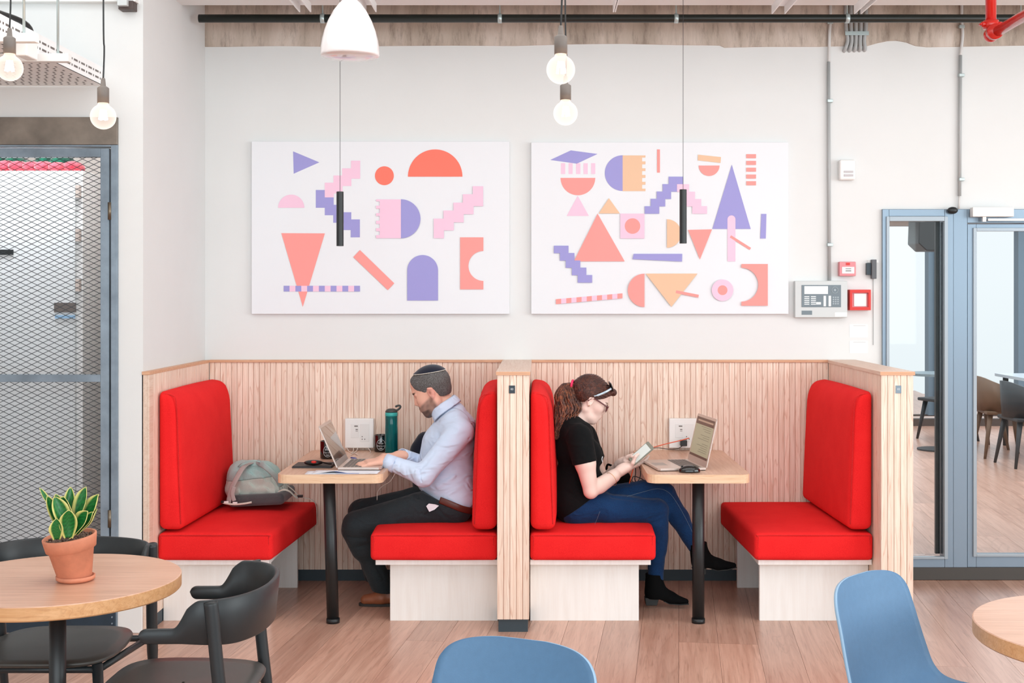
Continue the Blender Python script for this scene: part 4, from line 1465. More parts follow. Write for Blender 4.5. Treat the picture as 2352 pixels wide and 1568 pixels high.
bulb(22, 156, 30, 4.5, 0, 'globe bulb pendant at the left picture edge beside the cable tray')
bulb(237, 268, 29, 4.7, 2, 'globe bulb pendant hanging in front of the mesh door header')
bulb(1288, 160, 33, 4.15, 3, 'upper, nearer globe bulb pendant of the pair above the divider')
bulb(1299, 260, 28, 4.9, -2, 'lower, farther globe bulb pendant of the pair above the divider')

# white pendant shade
x, y, z = P(804, 130, 5.0)
wp = thing('dome_pendant', 'glossy white bullet-shaped pendant shade above the left canvas', 'pendant lamp', (x, y, z))
prof = [(0.0, -0.008), (0.06, -0.006), (0.112, 0.0), (0.1165, 0.004), (0.117, 0.012), (0.1165, 0.035), (0.112, 0.065), (0.103, 0.1), (0.088, 0.14), (0.067, 0.18), (0.045, 0.21), (0.026, 0.228), (0.015, 0.236), (0.012, 0.25)]
w = MB(); w.lathe(prof, (x, y, z), 56); w.build('shade', M_opal, wp, smooth=True)
w = MB(); w.cyl((x, y, z + 0.25), (x, y, 3.62), 0.004, 8); w.build('cord', M_white, wp, smooth=True)
for px, y0, y1, lab in ((781, 440, 565, 'slim black cylinder pendant over the left booth table'), (1569, 435, 559, 'slim black cylinder pendant over the right booth table')):
    D = 6.45
    x = PX(px, D); z0, z1 = PZ(y1, D), PZ(y0, D)
    t = thing('cylinder_pendant', lab, 'pendant lamp', (x, D, z1), group='black cylinder pendants')
    w = MB(); w.cyl((x, D, z0), (x, D, z1), 0.0185, 28); b_ = w.build('tube_body', M_black, t, smooth=False, bevel=0.001)
    for p_ in b_.data.polygons: p_.use_smooth = True
    w = MB(); w.cyl((x, D, z1), (x, D, 3.62), 0.0013, 6); w.build('wire', M_blackplastic, t)

# ------------------------------------------------------------------ round tables
def round_table(cx_, cy_, r, zt, label, base=True):
    t = thing('round_table', label, 'table', (cx_, cy_, 0))
    w = MB(); w.lathe([(0, zt - 0.042), (r - 0.004, zt - 0.042), (r, zt - 0.038), (r, zt - 0.002)], (cx_, cy_, 0), 96, 1)
    n = 96
    w.add([(cx_ + r * math.cos(2 * PI * i / n), cy_ + r * math.sin(2 * PI * i / n), zt - 0.002) for i in range(n)] + [(cx_ + (r - 0.003) * math.cos(2 * PI * i / n), cy_ + (r - 0.003) * math.sin(2 * PI * i / n), zt) for i in range(n)],
          [(i, (i + 1) % n, (i + 1) % n + n, i + n) for i in range(n)] + [tuple(range(n, 2 * n))], 0)
    w.build('table_top', [M_roundtop, M_roundedge], t)
    w = MB(); w.cyl((cx_, cy_, 0.02), (cx_, cy_, zt - 0.042), 0.025, 28); w.build('stem', M_black, t, smooth=True)
    w = MB(); w.lathe([(0.23, 0), (0.23, 0.01), (0.05, 0.022), (0.0, 0.024)], (cx_, cy_, 0), 48); w.build('base_plate', M_black, t, smooth=False)


round_table(-1.466, 3.815, 0.364, 0.74, 'round oak table with black stem at lower left, potted plant on it')
round_table(1.513, 3.25, 0.366, 0.74, 'round oak table cut off by the right picture edge')

# ------------------------------------------------------------------ potted plant
gx, gy, gz = PX(168, 3.76), 3.78, 0.7405
pt = thing('potted_plant', 'small variegated snake plant in a terracotta pot on the round table', 'potted plant', (gx, gy, gz))
TM = Euler((R(5), R(-6), 0)).to_matrix()


def tl(v): return tuple(TM @ (Vector(v)) + Vector((gx, gy, gz)))


w = MB(); w.lathe([(0.0, 0.0), (0.046, 0.0), (0.056, 0.006), (0.057, 0.016), (0.053, 0.017), (0.050, 0.009), (0.0, 0.009)], (gx, gy, gz), 48); w.build('saucer', M_terra, pt, smooth=True)
w = MB(); w.lathe([(0.0, 0.009), (0.046, 0.009), (0.049, 0.012), (0.0655, 0.098), (0.0665, 0.0985), (0.0725, 0.0995), (0.078, 0.132), (0.0785, 0.138), (0.076, 0.14), (0.0705, 0.138), (0.069, 0.118), (0.0, 0.118)], (0, 0, 0), 56)
w.v = [tl(v_) for v_ in w.v]
po = w.build('pot', M_terra, pt, smooth=True)
rr = random.Random(4)
w = MB()
w.lathe([(0.0, 0.130), (0.069, 0.128)], (0, 0, 0), 32)
for i in range(230):
    a = rr.random() * 2 * PI; q = math.sqrt(rr.random()) * 0.066; s_ = 0.002 + rr.random() * 0.0032
    sph(w, (q * math.cos(a), q * math.sin(a), 0.130 + rr.random() * 0.003), (s_, s_ * 0.8, s_ * 0.7), 7, 5)
w.v = [tl(v_) for v_ in w.v]
so = w.build('gravel', M_gravel, pt, smooth=True); so['kind'] = 'stuff'


def leaf(base, tip, wid, bend, face, seed=0):
    b0 = Vector(base); t0 = Vector(tip); L = (t0 - b0).length
    d = (t0 - b0).normalized()
    fc = Vector(face); fc = (fc - d * fc.dot(d)).normalized()
    sd = d.cross(fc)
    n, m = 22, 12
    vs = []; cols = []
    for i in range(n + 1):
        t = i / n
        c_ = b0 + (t0 - b0) * t + fc * (bend * math.sin(PI * t * 0.9))
        prof = (0.45 + 1.3 * t) * (1 - t ** 3.2) ** 0.9
        if t > 0.97: prof = max(prof, 0.02) * (1 - t) / 0.03 * 0.8 + 0.01
        hw = wid * 0.5 * prof
        for j in range(m + 1):
            u = j / m * 2 - 1
            cup = (u * u) * hw * 0.7
            p = c_ + sd * (u * hw) - fc * 0 + fc * cup + fc * (0.002 * math.sin(9 * t + seed) * u)
            vs.append(p)
            e_ = abs(u)
            mg = 0.80
            g = 0.5 + 0.5 * math.sin(46 * t + 5 * math.sin(7 * u + seed) + seed * 3)
            if e_ > mg or t > 0.975: c = (lin(222), lin(214), lin(130))
            else:
                k = 0.35 + 0.65 * g
                c = (lin(14 + 22 * k), lin(70 + 62 * k), lin(34 + 26 * k))
            cols.append(c)
    w = MB()
    fs = []
    for i in range(n):
        for j in range(m):
            fs.append((i * (m + 1) + j, i * (m + 1) + j + 1, (i + 1) * (m + 1) + j + 1, (i + 1) * (m + 1) + j))
    w.add(vs, fs)
    o = w.build('leaf', M_leaf, pt, smooth=True)
    ca = o.data.color_attributes.new('Col', 'FLOAT_COLOR', 'POINT')
    ca.data.foreach_set('color', [q for c in cols for q in (*c, 1.0)])
    s_ = o.modifiers.new('solid', 'SOLIDIFY'); s_.thickness = 0.0014
    return o


def LP(px, py, dd): return P(px, py, 3.74 + dd)


for i, (b_, t_, wd_, bn, fc) in enumerate((
        ((150, 1230, 0.0), (109, 1139, -0.03), 0.032, -0.010, (0.5, -1, 0.1)),
        ((140, 1190, 0.03), (92, 1119, 0.02), 0.015, -0.008, (0.1, -0.5, 1)),
        ((152, 1225, 0.03), (128, 1134, 0.03), 0.040, -0.006, (0.6, -1, 0.4)),
        ((162, 1225, 0.03), (162, 1118, 0.05), 0.036, 0.0, (0, -1, 0.1)),
        ((163, 1228, 0.01), (196, 1117, 0.03), 0.046, -0.010, (-0.5, -1, 0.1)),
        ((172, 1225, 0.02), (224, 1134, 0.02), 0.050, -0.014, (-0.3, -1, 1.0)),
        ((178, 1226, 0.03), (221, 1168, 0.03), 0.040, -0.010, (-0.3, -1, 1.2)),
        ((160, 1230, -0.01), (124, 1140, -0.02), 0.046, 0.008, (0.7, -1, 0.0)),
        ((162, 1232, -0.02), (140, 1140, -0.005), 0.060, -0.016, (-0.5, -1, 0.4)),
        ((158, 1234, -0.035), (157, 1172, -0.055), 0.050, -0.008, (0.25, -1, 0.3)),
        ((158, 1232, -0.03), (199, 1174, -0.05), 0.048, -0.012, (-0.5, -1, 0.3)),
        ((176, 1226, -0.02), (213, 1175, -0.04), 0.026, -0.006, (-0.3, -1, 0.5)),
        ((131, 1238, -0.04), (131, 1190, -0.06), 0.038, 0.004, (0.2, -1, 0.1)))):
    leaf(LP(*b_), LP(*t_), wd_, bn, fc, i)


# ------------------------------------------------------------------ black armchairs
def armchair(label, cx_, cy_, rz):
    t = thing('armchair', label, 'chair', (cx_, cy_, 0), rz, group='black wooden armchairs')
    N = 160
    HW = 0.252

    def path(s_):                      # s in [-1,1]
        a = abs(s_); sg = 1 if s_ >= 0 else -1
        # quarter-superellipse then straight arm
        if a < 0.62:
            th = a / 0.62 * PI / 2
            x = -0.19 + 0.17 * (1 - math.cos(th) ** 0.85)
            y = HW * math.sin(th) ** 0.9 * sg
        else:
            k = (a - 0.62) / 0.38
            x = -0.02 + 0.135 * k; y = sg * (HW + 0.004 * k)
        return x, y

    def sm(e0, e1, v):
        q = max(0, min(1, (v - e0) / (e1 - e0))); return q * q * (3 - 2 * q)
    ins, outs = [], []
    w = MB()
    rows = []
    for i in range(N + 1):
        s_ = -1 + 2 * i / N
        a = abs(s_)
        x, y = path(s_); x2, y2 = path(min(1, s_ + 0.01)); x1, y1 = path(max(-1, s_ - 0.01))
        tx, ty = x2 - x1, y2 - y1; l = math.hypot(tx, ty); nx_, ny_ = ty / l, -tx / l       # outward?
        if nx_ * (x - 0.05) + ny_ * y < 0: nx_, ny_ = -nx_, -ny_
        top = 0.765 - 0.004 * a - 0.078 * sm(0.56, 0.74, a)
        bot = 0.630 + 0.012 * sm(0.3, 0.7, a)
        if a > 0.94:
            k = (a - 0.94) / 0.06
            mid = (top + bot) / 2 + 0.004; q = math.sqrt(max(0, 1 - k * k * 0.98)); top = mid + (top - mid) * q; bot = mid - (mid - bot) * q
        H = 0.0075
        fl = 0.012 * (1 - sm(0.5, 0.8, a))
        ring = []
        for zz, side, e_ in ((top, 1, 0.4), (top - 0.004, 1, 1), ((top + bot) / 2, 1, 1), (bot + 0.004, 1, 1), (bot, 1, 0.4), (bot, -1, 0.4), (bot + 0.004, -1, 1), ((top + bot) / 2, -1, 1), (top - 0.004, -1, 1), (top, -1, 0.4)):
            u = (zz - bot) / max(1e-4, top - bot)
            off = side * H * e_ + fl * u
            ring.append((x + nx_ * off, y + ny_ * off, zz))
        rows.append(ring)
    w.sheet(rows, closed=True)
    w.f.append(tuple(range(10))); w.m.append(0); k = N * 10; w.f.append(tuple(range(k + 9, k - 1, -1))); w.m.append(0)
    w.build('backrest', M_chairblack, t, smooth=True, local=True)
    # seat
    w = MB(); pl = []
    for i in range(48):
        a = 2 * PI * i / 48
        c, s2_ = math.cos(a), math.sin(a)
        px = 0.065 + 0.225 * math.copysign(abs(c) ** 0.5, c)
        hw = 0.232 - 0.03 * max(0, (0.1 - px)) / 0.3
        py = hw * math.copysign(abs(s2_) ** 0.5, s2_)
        pl.append((px, py))
    rows = []
    for sc, zz in ((0.93, 0.447), (0.995, 0.455), (1.0, 0.461), (0.985, 0.466), (0.8, 0.4655), (0.5, 0.461), (0.02, 0.458)):
        rows.append([(0.065 + (a - 0.065) * sc, b_ * sc, zz) for a, b_ in pl])
    w.sheet(rows, closed=True)
    w.f.append(tuple(range(47, -1, -1))); w.m.append(0)
    w.build('seat', M_chairseat, t, smooth=True, local=True)
    for sy in (-1, 1):
        w = MB(); w.tube(smooth_pts([(-0.085, sy * 0.264, 0.748), (-0.088, sy * 0.265, 0.735), (-0.115, sy * 0.258, 0.46), (-0.175, sy * 0.252, 0.0)], 6), [0.004, 0.012, 0.016, 0.0185, 0.0195] + [0.0198] * 3 + [0.0185] * 6 + [0.014] * 5, 16)
        w.build('leg', M_chairblack, t, smooth=True, local=True)
        w = MB(); w.tube([(0.235, sy * 0.195, 0.45), (0.262, sy * 0.225, 0.0)], [0.017, 0.012], 16)
        w.build('leg', M_chairblack, t, smooth=True, local=True)
        w = MB(); w.tube([(0.238, sy * 0.2, 0.432), (-0.115, sy * 0.25, 0.437)], 0.011, 10)
        w.build('side_rail', M_chairblack, t, smooth=True, local=True)
    w = MB(); w.tube([(0.238, -0.2, 0.432), (0.238, 0.2, 0.432)], 0.011, 10); w.tube([(-0.1, -0.25, 0.437), (-0.1, 0.25, 0.437)], 0.011, 10)
    w.build('cross_rail', M_chairblack, t, smooth=True, local=True)
    return t


armchair('black wooden armchair behind the round table, in front of the mesh door', -1.575, 4.15, R(-90))
armchair('black wooden armchair in profile, pulled back right of the round table', -0.985, 3.70, R(180))


# ------------------------------------------------------------------ blue shell chairs
def shell_chair(label, cx_, cy_, rz):
    t = thing('shell_chair', label, 'chair', (cx_, cy_, 0), rz, group='blue shell chairs')
    prof = smooth_pts([(0.235, 0, 0.425), (0.21, 0, 0.452), (0.08, 0, 0.445), (-0.05, 0, 0.437), (-0.125, 0, 0.452), (-0.172, 0, 0.50), (-0.198, 0, 0.58), (-0.222, 0, 0.68), (-0.236, 0, 0.735), (-0.244, 0, 0.770), (-0.250, 0, 0.795), (-0.252, 0, 0.805)], 8)
    n = len(prof)
    rows = []
    for i, p in enumerate(prof):
        t_ = i / (n - 1)
        w_up = min(1, max(0, (p.z - 0.44) / 0.32))
        hw = 0.232 - 0.036 * w_up if p.x < 0.0 else 0.222 + 0.01 * (1 - p.x / 0.235)
        k = max(0.0, (p.z - 0.715) / 0.091)
        if k > 0: hw *= max(0.0, 1 - min(1, k) ** 3.0) ** 0.36
        hw = max(hw, 0.10 if p.x > 0 else 0.012)
        row = []
        tg = (prof[min(i + 1, n - 1)] - prof[max(i - 1, 0)]).normalized()
        nrm = Vector((tg.z, 0, -tg.x))
        if nrm.x < 0 and nrm.z < 0: nrm = -nrm
        if nrm.dot(Vector((0.6, 0, 0.8))) < 0: nrm = -nrm
        for j in range(25):
            u = j / 24 * 2 - 1
            curl = 0.038 * u * u * (hw / 0.2) ** 2
            q = p + Vector((0, u * hw, 0)) + nrm * curl
            row.append(q)
        rows.append(row)
    # top arch: reshape last rows
    w = MB(); w.sheet(rows)
    w.build('shell', [M_blue, M_blueedge], t, smooth=True, local=True)
    o = t.children[0]
    s_ = o.modifiers.new('solid', 'SOLIDIFY'); s_.thickness = 0.009; s_.offset = 0; s_.material_offset_rim = 1
    for sx in (-1, 1):
        for sy in (-1, 1):
            w = MB(); w.tube([(0.02 + sx * 0.11, sy * 0.1, 0.428), (0.02 + sx * 0.2, sy * 0.22, 0.0)], [0.013, 0.009], 12)
            w.build('leg', M_black, t, smooth=True, local=True)
    return t


shell_chair('blue shell chair at bottom centre, only its rounded back in view', PX(1182, 2.91) - 0.078, 2.67, R(-113))
shell_chair('blue shell chair turned sideways beside the right round table', 1.09, 3.40, R(-44))


# ------------------------------------------------------------------ laptops
def laptop(label, loc, rz, wid, dep, lean, hgt, screen_mat, group=None):
    t = thing('laptop', label, 'laptop', loc, rz)
    # local: hinge along Y at x=0, keyboard toward +x
    w = MB()
    pl = [(0, -wid / 2), (dep - 0.012, -wid / 2), (dep, -wid / 2 + 0.012), (dep, wid / 2 - 0.012), (dep - 0.012, wid / 2), (0, wid / 2)]
    w.prism(pl, lambda u, v, z: (u, v, z), 0.003, 0.014)
    bs = w.build('base', M_silver, t, local=True, bevel=0.0015)
    w = MB(); w.prism([(a * 0.98 + 0.002, b_ * 0.97) for a, b_ in pl], lambda u, v, z: (u, v, z), 0.0, 0.0035); w.build('underside', M_blackplastic, bs, local=True)
    for r_ in range(5):
        nk = 13
        w = MB()
        for k in range(nk):
            y0 = -wid * 0.44 + wid * 0.88 * k / nk
            w.box(0.022 + r_ * 0.019, 0.022 + r_ * 0.019 + 0.0155, y0 + 0.0015, y0 + wid * 0.88 / nk - 0.0015, 0.014, 0.0152)
        w.build('key_row', M_keysdark, bs, local=True)
    w = MB(); w.box(dep - 0.08, dep - 0.015, -0.05, 0.05, 0.014, 0.0144); w.build('touchpad', M_silverdark, bs, local=True)
    dx, dz = -math.sin(lean), math.cos(lean)
    nx_, nz_ = math.cos(lean), math.sin(lean)
    f = lambda v, h, d: (dx * h + nx_ * d, v, 0.014 + dz * h + nz_ * d)
    w = MB(); w.prism([(-wid / 2, 0.0), (wid / 2, 0.0), (wid / 2, hgt - 0.01), (wid / 2 - 0.01, hgt), (-wid / 2 + 0.01, hgt), (-wid / 2, hgt - 0.01)], f, -0.006, 0.0)
    ld = w.build('lid', M_silver, t, local=True, bevel=0.001)
    w = MB(); w.prism([(-wid / 2 + 0.014, 0.03), (wid / 2 - 0.014, 0.03), (wid / 2 - 0.014, hgt - 0.014), (-wid / 2 + 0.014, hgt - 0.014)], f, 0.0002, 0.0006)
    sc_ = w.build('screen', screen_mat, ld, local=True)
    return t, f, sc_, ld


t, f, sc_, ld = laptop('silver laptop in front of the man, slats mirrored in its screen', (-0.995, 6.37, 0.7355), R(0), 0.345, 0.215, R(24), 0.225, M_screen)
M_olive = plain('olive_screen_glow', C(150, 148, 122), 0.3, emit=(C(168, 164, 136), 0.35))
M_bar = plain('brown_screen_bar', C(96, 60, 48), 0.3)
M_barl = plain('pale_screen_bar', C(206, 182, 160), 0.4)
t, f, sc_, ld = laptop('silver laptop on the right booth table showing a text page', (PX(1600, 6.36), 6.36, 0.7355), R(189), 0.335, 0.243, R(13), 0.245, M_olive)
hg, wi = 0.245, 0.335
w = MB(); w.prism([(-wi / 2 + 0.014, hg - 0.05), (wi / 2 - 0.014, hg - 0.05), (wi / 2 - 0.014, hg - 0.014), (-wi / 2 + 0.014, hg - 0.014)], f, 0.0007, 0.0009); w.prism([(-wi / 2 + 0.014, 0.03), (wi / 2 - 0.014, 0.03), (wi / 2 - 0.014, 0.042), (-wi / 2 + 0.014, 0.042)], f, 0.0007, 0.0009)
w.build('toolbars', M_bar, sc_, local=True)
w = MB(); w.prism([(-wi / 2 + 0.04, hg - 0.035), (wi / 2 - 0.03, hg - 0.035), (wi / 2 - 0.03, hg - 0.026), (-wi / 2 + 0.04, hg - 0.026)], f, 0.001, 0.0012); w.build('address_bar', M_barl, sc_, local=True)
w = MB(); rr = random.Random(9)
for i in range(13):
    h0 = 0.06 + i * 0.0105
    L = 0.10 + 0.1 * rr.random()
    if i in (5, 9): continue
    w.prism([(0.12 - L, h0), (0.12, h0), (0.12, h0 + 0.0016), (0.12 - L, h0 + 0.0016)], f, 0.0007, 0.0008)
w.build('text_lines', plain('screen_text', C(104, 98, 82), 0.5), sc_, local=True)

# ------------------------------------------------------------------ things on the left booth table
ZTT = 0.7352


def mug(px, D, label, hang, rot):
    x = PX(px, D)
    t = thing('mug', label, 'mug', (x, D, ZTT), group='black mugs')
    w = MB(); w.lathe([(0.0, 0.0), (0.036, 0.0), (0.0395, 0.003), (0.0405, 0.006), (0.0405, 0.092), (0.0395, 0.094), (0.0375, 0.092), (0.037, 0.01), (0.0, 0.008)], (x, D, ZTT), 40); b_ = w.build('cup', M_mugblack, t, smooth=True)
    w = MB(); w.tube(smooth_pts([(x + 0.036 * math.cos(hang), D + 0.036 * math.sin(hang), ZTT + 0.078), (x + 0.065 * math.cos(hang), D + 0.065 * math.sin(hang), ZTT + 0.07), (x + 0.07 * math.cos(hang), D + 0.07 * math.sin(hang), ZTT + 0.045), (x + 0.06 * math.cos(hang), D + 0.06 * math.sin(hang), ZTT + 0.025), (x + 0.036 * math.cos(hang), D + 0.036 * math.sin(hang), ZTT + 0.02)], 5), 0.005, 8)
    w.build('handle', M_mugblack, t, smooth=True)
    w = MB()
    def wrap(u, v):
        a = u / 0.0408 + rot - PI / 2
        return (x + 0.0409 * math.cos(a), D + 0.0409 * math.sin(a), ZTT + v)
    rows = []
    for r_ in (0.0245, 0.0262):
        rows.append([wrap(r_ * 0.95 * math.cos(2 * PI * i / 48), 0.042 + r_ * 1.15 * math.sin(2 * PI * i / 48)) for i in range(48)])
    w.sheet(rows, closed=True)
    for txt, sz, vy in (('the', 0.009, 0.060), ('MUG', 0.016, 0.046), ('CLUB', 0.0115, 0.032)) if False else (('Do', 0.011, 0.062), ('What', 0.0135, 0.050), ('You Love', 0.0125, 0.036)):
        vs, fs = text_geo(txt, sz)
        w.add([wrap(p[0], p[1] + vy) for p in vs], fs)
    w.add([wrap(-0.009, 0.0215), wrap(-0.003, 0.0205), wrap(0.003, 0.0205), wrap(0.009, 0.0215), wrap(0.009, 0.0245), wrap(0.003, 0.0235), wrap(-0.003, 0.0235), wrap(-0.009, 0.0245)], [(0, 1, 6, 7), (1, 2, 5, 6), (2, 3, 4, 5)])
    w.build('printed_emblem', M_printwhite, b_)


mug(753, 6.66, 'black mug with round white print behind the open silver laptop', R(60), 0.15)
mug(876, 6.95, 'black mug with round white print beside the teal bottle', R(100), 0.05)

x = PX(899, 6.84); y = 6.84
bt = thing('water_bottle', 'tall teal translucent water bottle with charcoal flip lid', 'bottle', (x, y, ZTT))
w = MB(); w.lathe([(0.0, 0.0), (0.031, 0.0), (0.0345, 0.005), (0.035, 0.02), (0.035, 0.125), (0.0335, 0.16), (0.0335, 0.205), (0.032, 0.208), (0.0, 0.208)], (x, y, ZTT), 40); w.build('body', M_teal, bt, smooth=True)
w = MB(); w.lathe([(0.0335, 0.208), (0.0345, 0.209), (0.0345, 0.224), (0.032, 0.229), (0.0, 0.229)], (x, y, ZTT), 40); w.build('collar', M_teallid, bt, smooth=True)
w = MB(); w.lathe([(0.0335, 0.229), (0.0335, 0.234), (0.027, 0.243), (0.016, 0.248), (0.0, 0.249)], (x, y, ZTT), 32)
ldp = w.build('lid', M_greylid, bt, smooth=True)
w = MB(); w.tube(smooth_pts([(x + 0.01, y, ZTT + 0.236), (x + 0.035, y, ZTT + 0.242), (x + 0.049, y, ZTT + 0.256), (x + 0.045, y, ZTT + 0.265), (x + 0.03, y, ZTT + 0.263), (x + 0.022, y, ZTT + 0.258)], 5), (0.0), 8)
w.v = []; w.f = []; w.m = []
w.tube(smooth_pts([(x + 0.01, y, ZTT + 0.236), (x + 0.035, y, ZTT + 0.242), (x + 0.049, y, ZTT + 0.256), (x + 0.045, y, ZTT + 0.265), (x + 0.03, y, ZTT + 0.263), (x + 0.022, y, ZTT + 0.258)], 5), 0.0055, 10)
w.build('carry_loop', M_greylid, ldp, smooth=True)

# sheets of paper
for i, (x0, y0, x1, y1, rot, lab) in enumerate(((PX(706, 6.15), 6.07, PX(850, 6.15), 6.18, 0.04, 'lower white paper sheet lying near the front table edge'), (PX(722, 6.15), 6.075, PX(872, 6.15), 6.185, -0.03, 'upper white paper with blue pen lines and curled edge'))):
    cx_, cy_ = (x0 + x1) / 2, (y0 + y1) / 2
    w = MB(); rows = []
    n = 16
    for a in range(n + 1):
        row = []
        for b_ in range(9):
            u = a / n; v = b_ / 8
            lx = (u - 0.5) * (x1 - x0); ly = (v - 0.5) * (y1 - y0)
            X = cx_ + lx * math.cos(rot) - ly * math.sin(rot); Y = cy_ + lx * math.sin(rot) + ly * math.cos(rot)
            zc = ZTT + 0.0008 + i * 0.0016 + (0.012 * math.exp(-((u - 0.35) / 0.16) ** 2) * (1 - v) ** 2 if i else 0)
            row.append((X, Y, zc))
        rows.append(row)
    w.sheet(rows)
    o = w.build('paper_sheet', M_paper, None, smooth=True, solid=0.0006, ori=(cx_, cy_, ZTT)); tag(o, lab, 'paper', 'papers on the left table')
    if i:
        w = MB()
        w.tube(smooth_pts([(cx_ - 0.05, cy_ - 0.05, ZTT + 0.0125), (cx_, cy_ - 0.055, ZTT + 0.0045), (cx_ + 0.07, cy_ - 0.06, ZTT + 0.004)], 5), 0.0007, 4)
        w.build('pen_line', M_ink, o)
# handheld gadget and notebook beneath
nb = MB(); x0, x1 = PX(672, 6.3), PX(770, 6.4)
nb.box(x0, x1, 6.28, 6.44, ZTT, ZTT + 0.006)
nb.box(x0 + 0.002, x1 - 0.002, 6.282, 6.438, ZTT + 0.0062, ZTT + 0.010)
o = nb.build('notebook', plain('dark_notebook', C(48, 46, 48), 0.5), None, bevel=0.001, ori=((x0 + x1) / 2, 6.36, ZTT)); tag(o, 'thin dark notebooks under the black and red gadget', 'notebook')
x, y, z = P(715, 1074, 6.25)
gd = thing('headset_case', 'black gadget with a red button left of the papers', 'gadget', (x, 6.28, ZTT + 0.011))
w = MB(); sph(w, (x, 6.31, ZTT + 0.0105 + 0.014), (0.048, 0.028, 0.0135), 24, 12); w.build('body', M_blackplastic, gd, smooth=True)
w = MB(); sph(w, (x + 0.006, 6.287, ZTT + 0.030), (0.014, 0.008, 0.007), 14, 8); w.build('red_button', M_redplastic, gd, smooth=True)
w = MB(); w.tube(smooth_pts([(x + 0.045, 6.31, ZTT + 0.026), (x + 0.07, 6.33, ZTT + 0.016), (x + 0.085, 6.345, ZTT + 0.014)], 5), 0.003, 8); w.build('strap', M_blackplastic, gd, smooth=True)

for i, pts_ in enumerate(([(797, 1028), (802, 1045), (812, 1052), (822, 1056)], [(812, 1028), (811, 1038), (806, 1046)], [(822, 1028), (818, 1040), (812, 1047), (806, 1052)], [(845, 1028), (851, 1036), (850, 1044)])):
    w = MB(); Ds = [6.99, 6.93, 6.86, 6.78]
    q = [P(a, b_, Ds[k]) for k, (a, b_) in enumerate(pts_)]
    q = [(a, b_, max(c, ZTT + 0.003)) for a, b_, c in q]
    w.tube(smooth_pts(q, 6), 0.0022, 8)
    o = w.build('charging_cable', M_cablewhite, None, smooth=True, ori=q[0])
    tag(o, ['leftmost', 'second from left', 'third from left', 'rightmost'][i] + ' white cable hanging from the left outlet box', 'cable', 'white cables from the left outlet box')
w = MB(); q = [P(a, b_, D) for a, b_, D in ((908, 1086, 6.42), (896, 1105, 6.42), (880, 1115, 6.45), (868, 1128, 6.48), (866, 1148, 6.5))]
w.tube(smooth_pts(q, 6), 0.0022, 8); tag(w.build('dangling_cable', M_cablewhite, None, smooth=True, ori=q[0]), 'white cable dangling from under the left table toward the man', 'cable')
x, y, z = P(814, 1051, 6.62)
w = MB(); w.tube([(x - 0.02, 6.64, ZTT + 0.006), (x + 0.012, 6.6, ZTT + 0.006)], 0.005, 8)
tag(w.build('usb_stick', plain('blue_plastic', C(60, 76, 160), 0.4), None, smooth=True, ori=(x, 6.62, ZTT)), 'small blue stick on the table behind the laptop keyboard', 'usb stick')

# ------------------------------------------------------------------ right booth table
x, y, z = P(1584, 1075, 6.13)
ms = thing('computer_mouse', 'glossy black computer mouse at the corner of the right laptop', 'mouse', (x, 6.135, ZTT))
v = Vol((x - 0.07, 6.08, ZTT - 0.01), (x + 0.07, 6.2, ZTT + 0.06), 0.0015)
v.ell((x, 6.135, ZTT + 0.006), (0.053, 0.033, 0.03), 0.0)
v.cut(lambda X, Y, Z: ZTT + 0.001 - Z + 0 * X + 0 * Y)
v.build('body', M_mugblack, ms)
w = MB(); w.cyl((x - 0.036, 6.133, ZTT + 0.0275), (x - 0.036, 6.139, ZTT + 0.0275), 0.005, 12); w.build('scroll_wheel', M_rubber, ms)
w = MB(); q = [(PX(1583, 6.97), 6.975, PZ(1006, 6.97)), P(1560, 1012, 6.9), P(1530, 1019, 6.75), P(1490, 1030, 6.48)]
w.tube(smooth_pts(q, 6), 0.0028, 8); q2 = [P(1454, 1078, 6.40), P(1447, 1105, 6.42), P(1441, 1128, 6.5)]
w2 = w
tag(w.build('phone_cable', M_orange, None, smooth=True, ori=q[0]), 'orange cable running from the right outlet to the phone', 'cable')
w = MB(); w.tube(smooth_pts([P(1457, 1066, 6.44), P(1452, 1085, 6.44), P(1446, 1108, 6.47), P(1441, 1128, 6.52)], 6), 0.0032, 8)
tag(w.build('phone_cable', M_orange, None, smooth=True, ori=P(1454, 1078, 6.4)), 'orange cable hanging below the phone beside the table edge', 'cable')
w = MB(); q = [(PX(1570, 6.97), 6.975, PZ(1022, 6.97)), P(1556, 1030, 6.9), P(1535, 1031, 6.8), P(1510, 1028, 6.7), P(1492, 1031, 6.62)]
w.tube(smooth_pts(q, 6), 0.002, 8); tag(w.build('charger_cable', M_blackplastic, None, smooth=True, ori=q[0]), 'thin black cable behind the right laptop from the outlet', 'cable')
w = MB(); w.box(PX(1563, 6.95), PX(1578, 6.95), 6.94, 6.988, PZ(1024, 6.95), PZ(1011, 6.95))
tag(w.build('power_plug', M_blackplastic, None, bevel=0.003, ori=P(1570, 1018, 6.96)), 'black plug in the right outlet box behind the laptop', 'plug')
w = MB(); q = [P(a, b_, 6.5) for a, b_ in ((1466, 1064), (1471, 1082), (1469, 1098), (1461, 1108), (1452, 1104), (1455, 1094), (1466, 1096), (1480, 1103), (1490, 1109))]
w.tube(smooth_pts(q, 6), 0.0024, 8); tag(w.build('looped_cable', M_blackplastic, None, smooth=True, ori=q[0]), 'black looped cable hanging between phone and right table', 'cable')
w = MB(); q = [P(a, b_, 6.52) for a, b_ in ((1459, 1064), (1460, 1085), (1458, 1100), (1463, 1110))]
w.tube(smooth_pts(q, 6), 0.0024, 8); tag(w.build('looped_cable', M_blackplastic, None, smooth=True, ori=q[0]), 'straight black cable hanging just left of the looped one', 'cable')

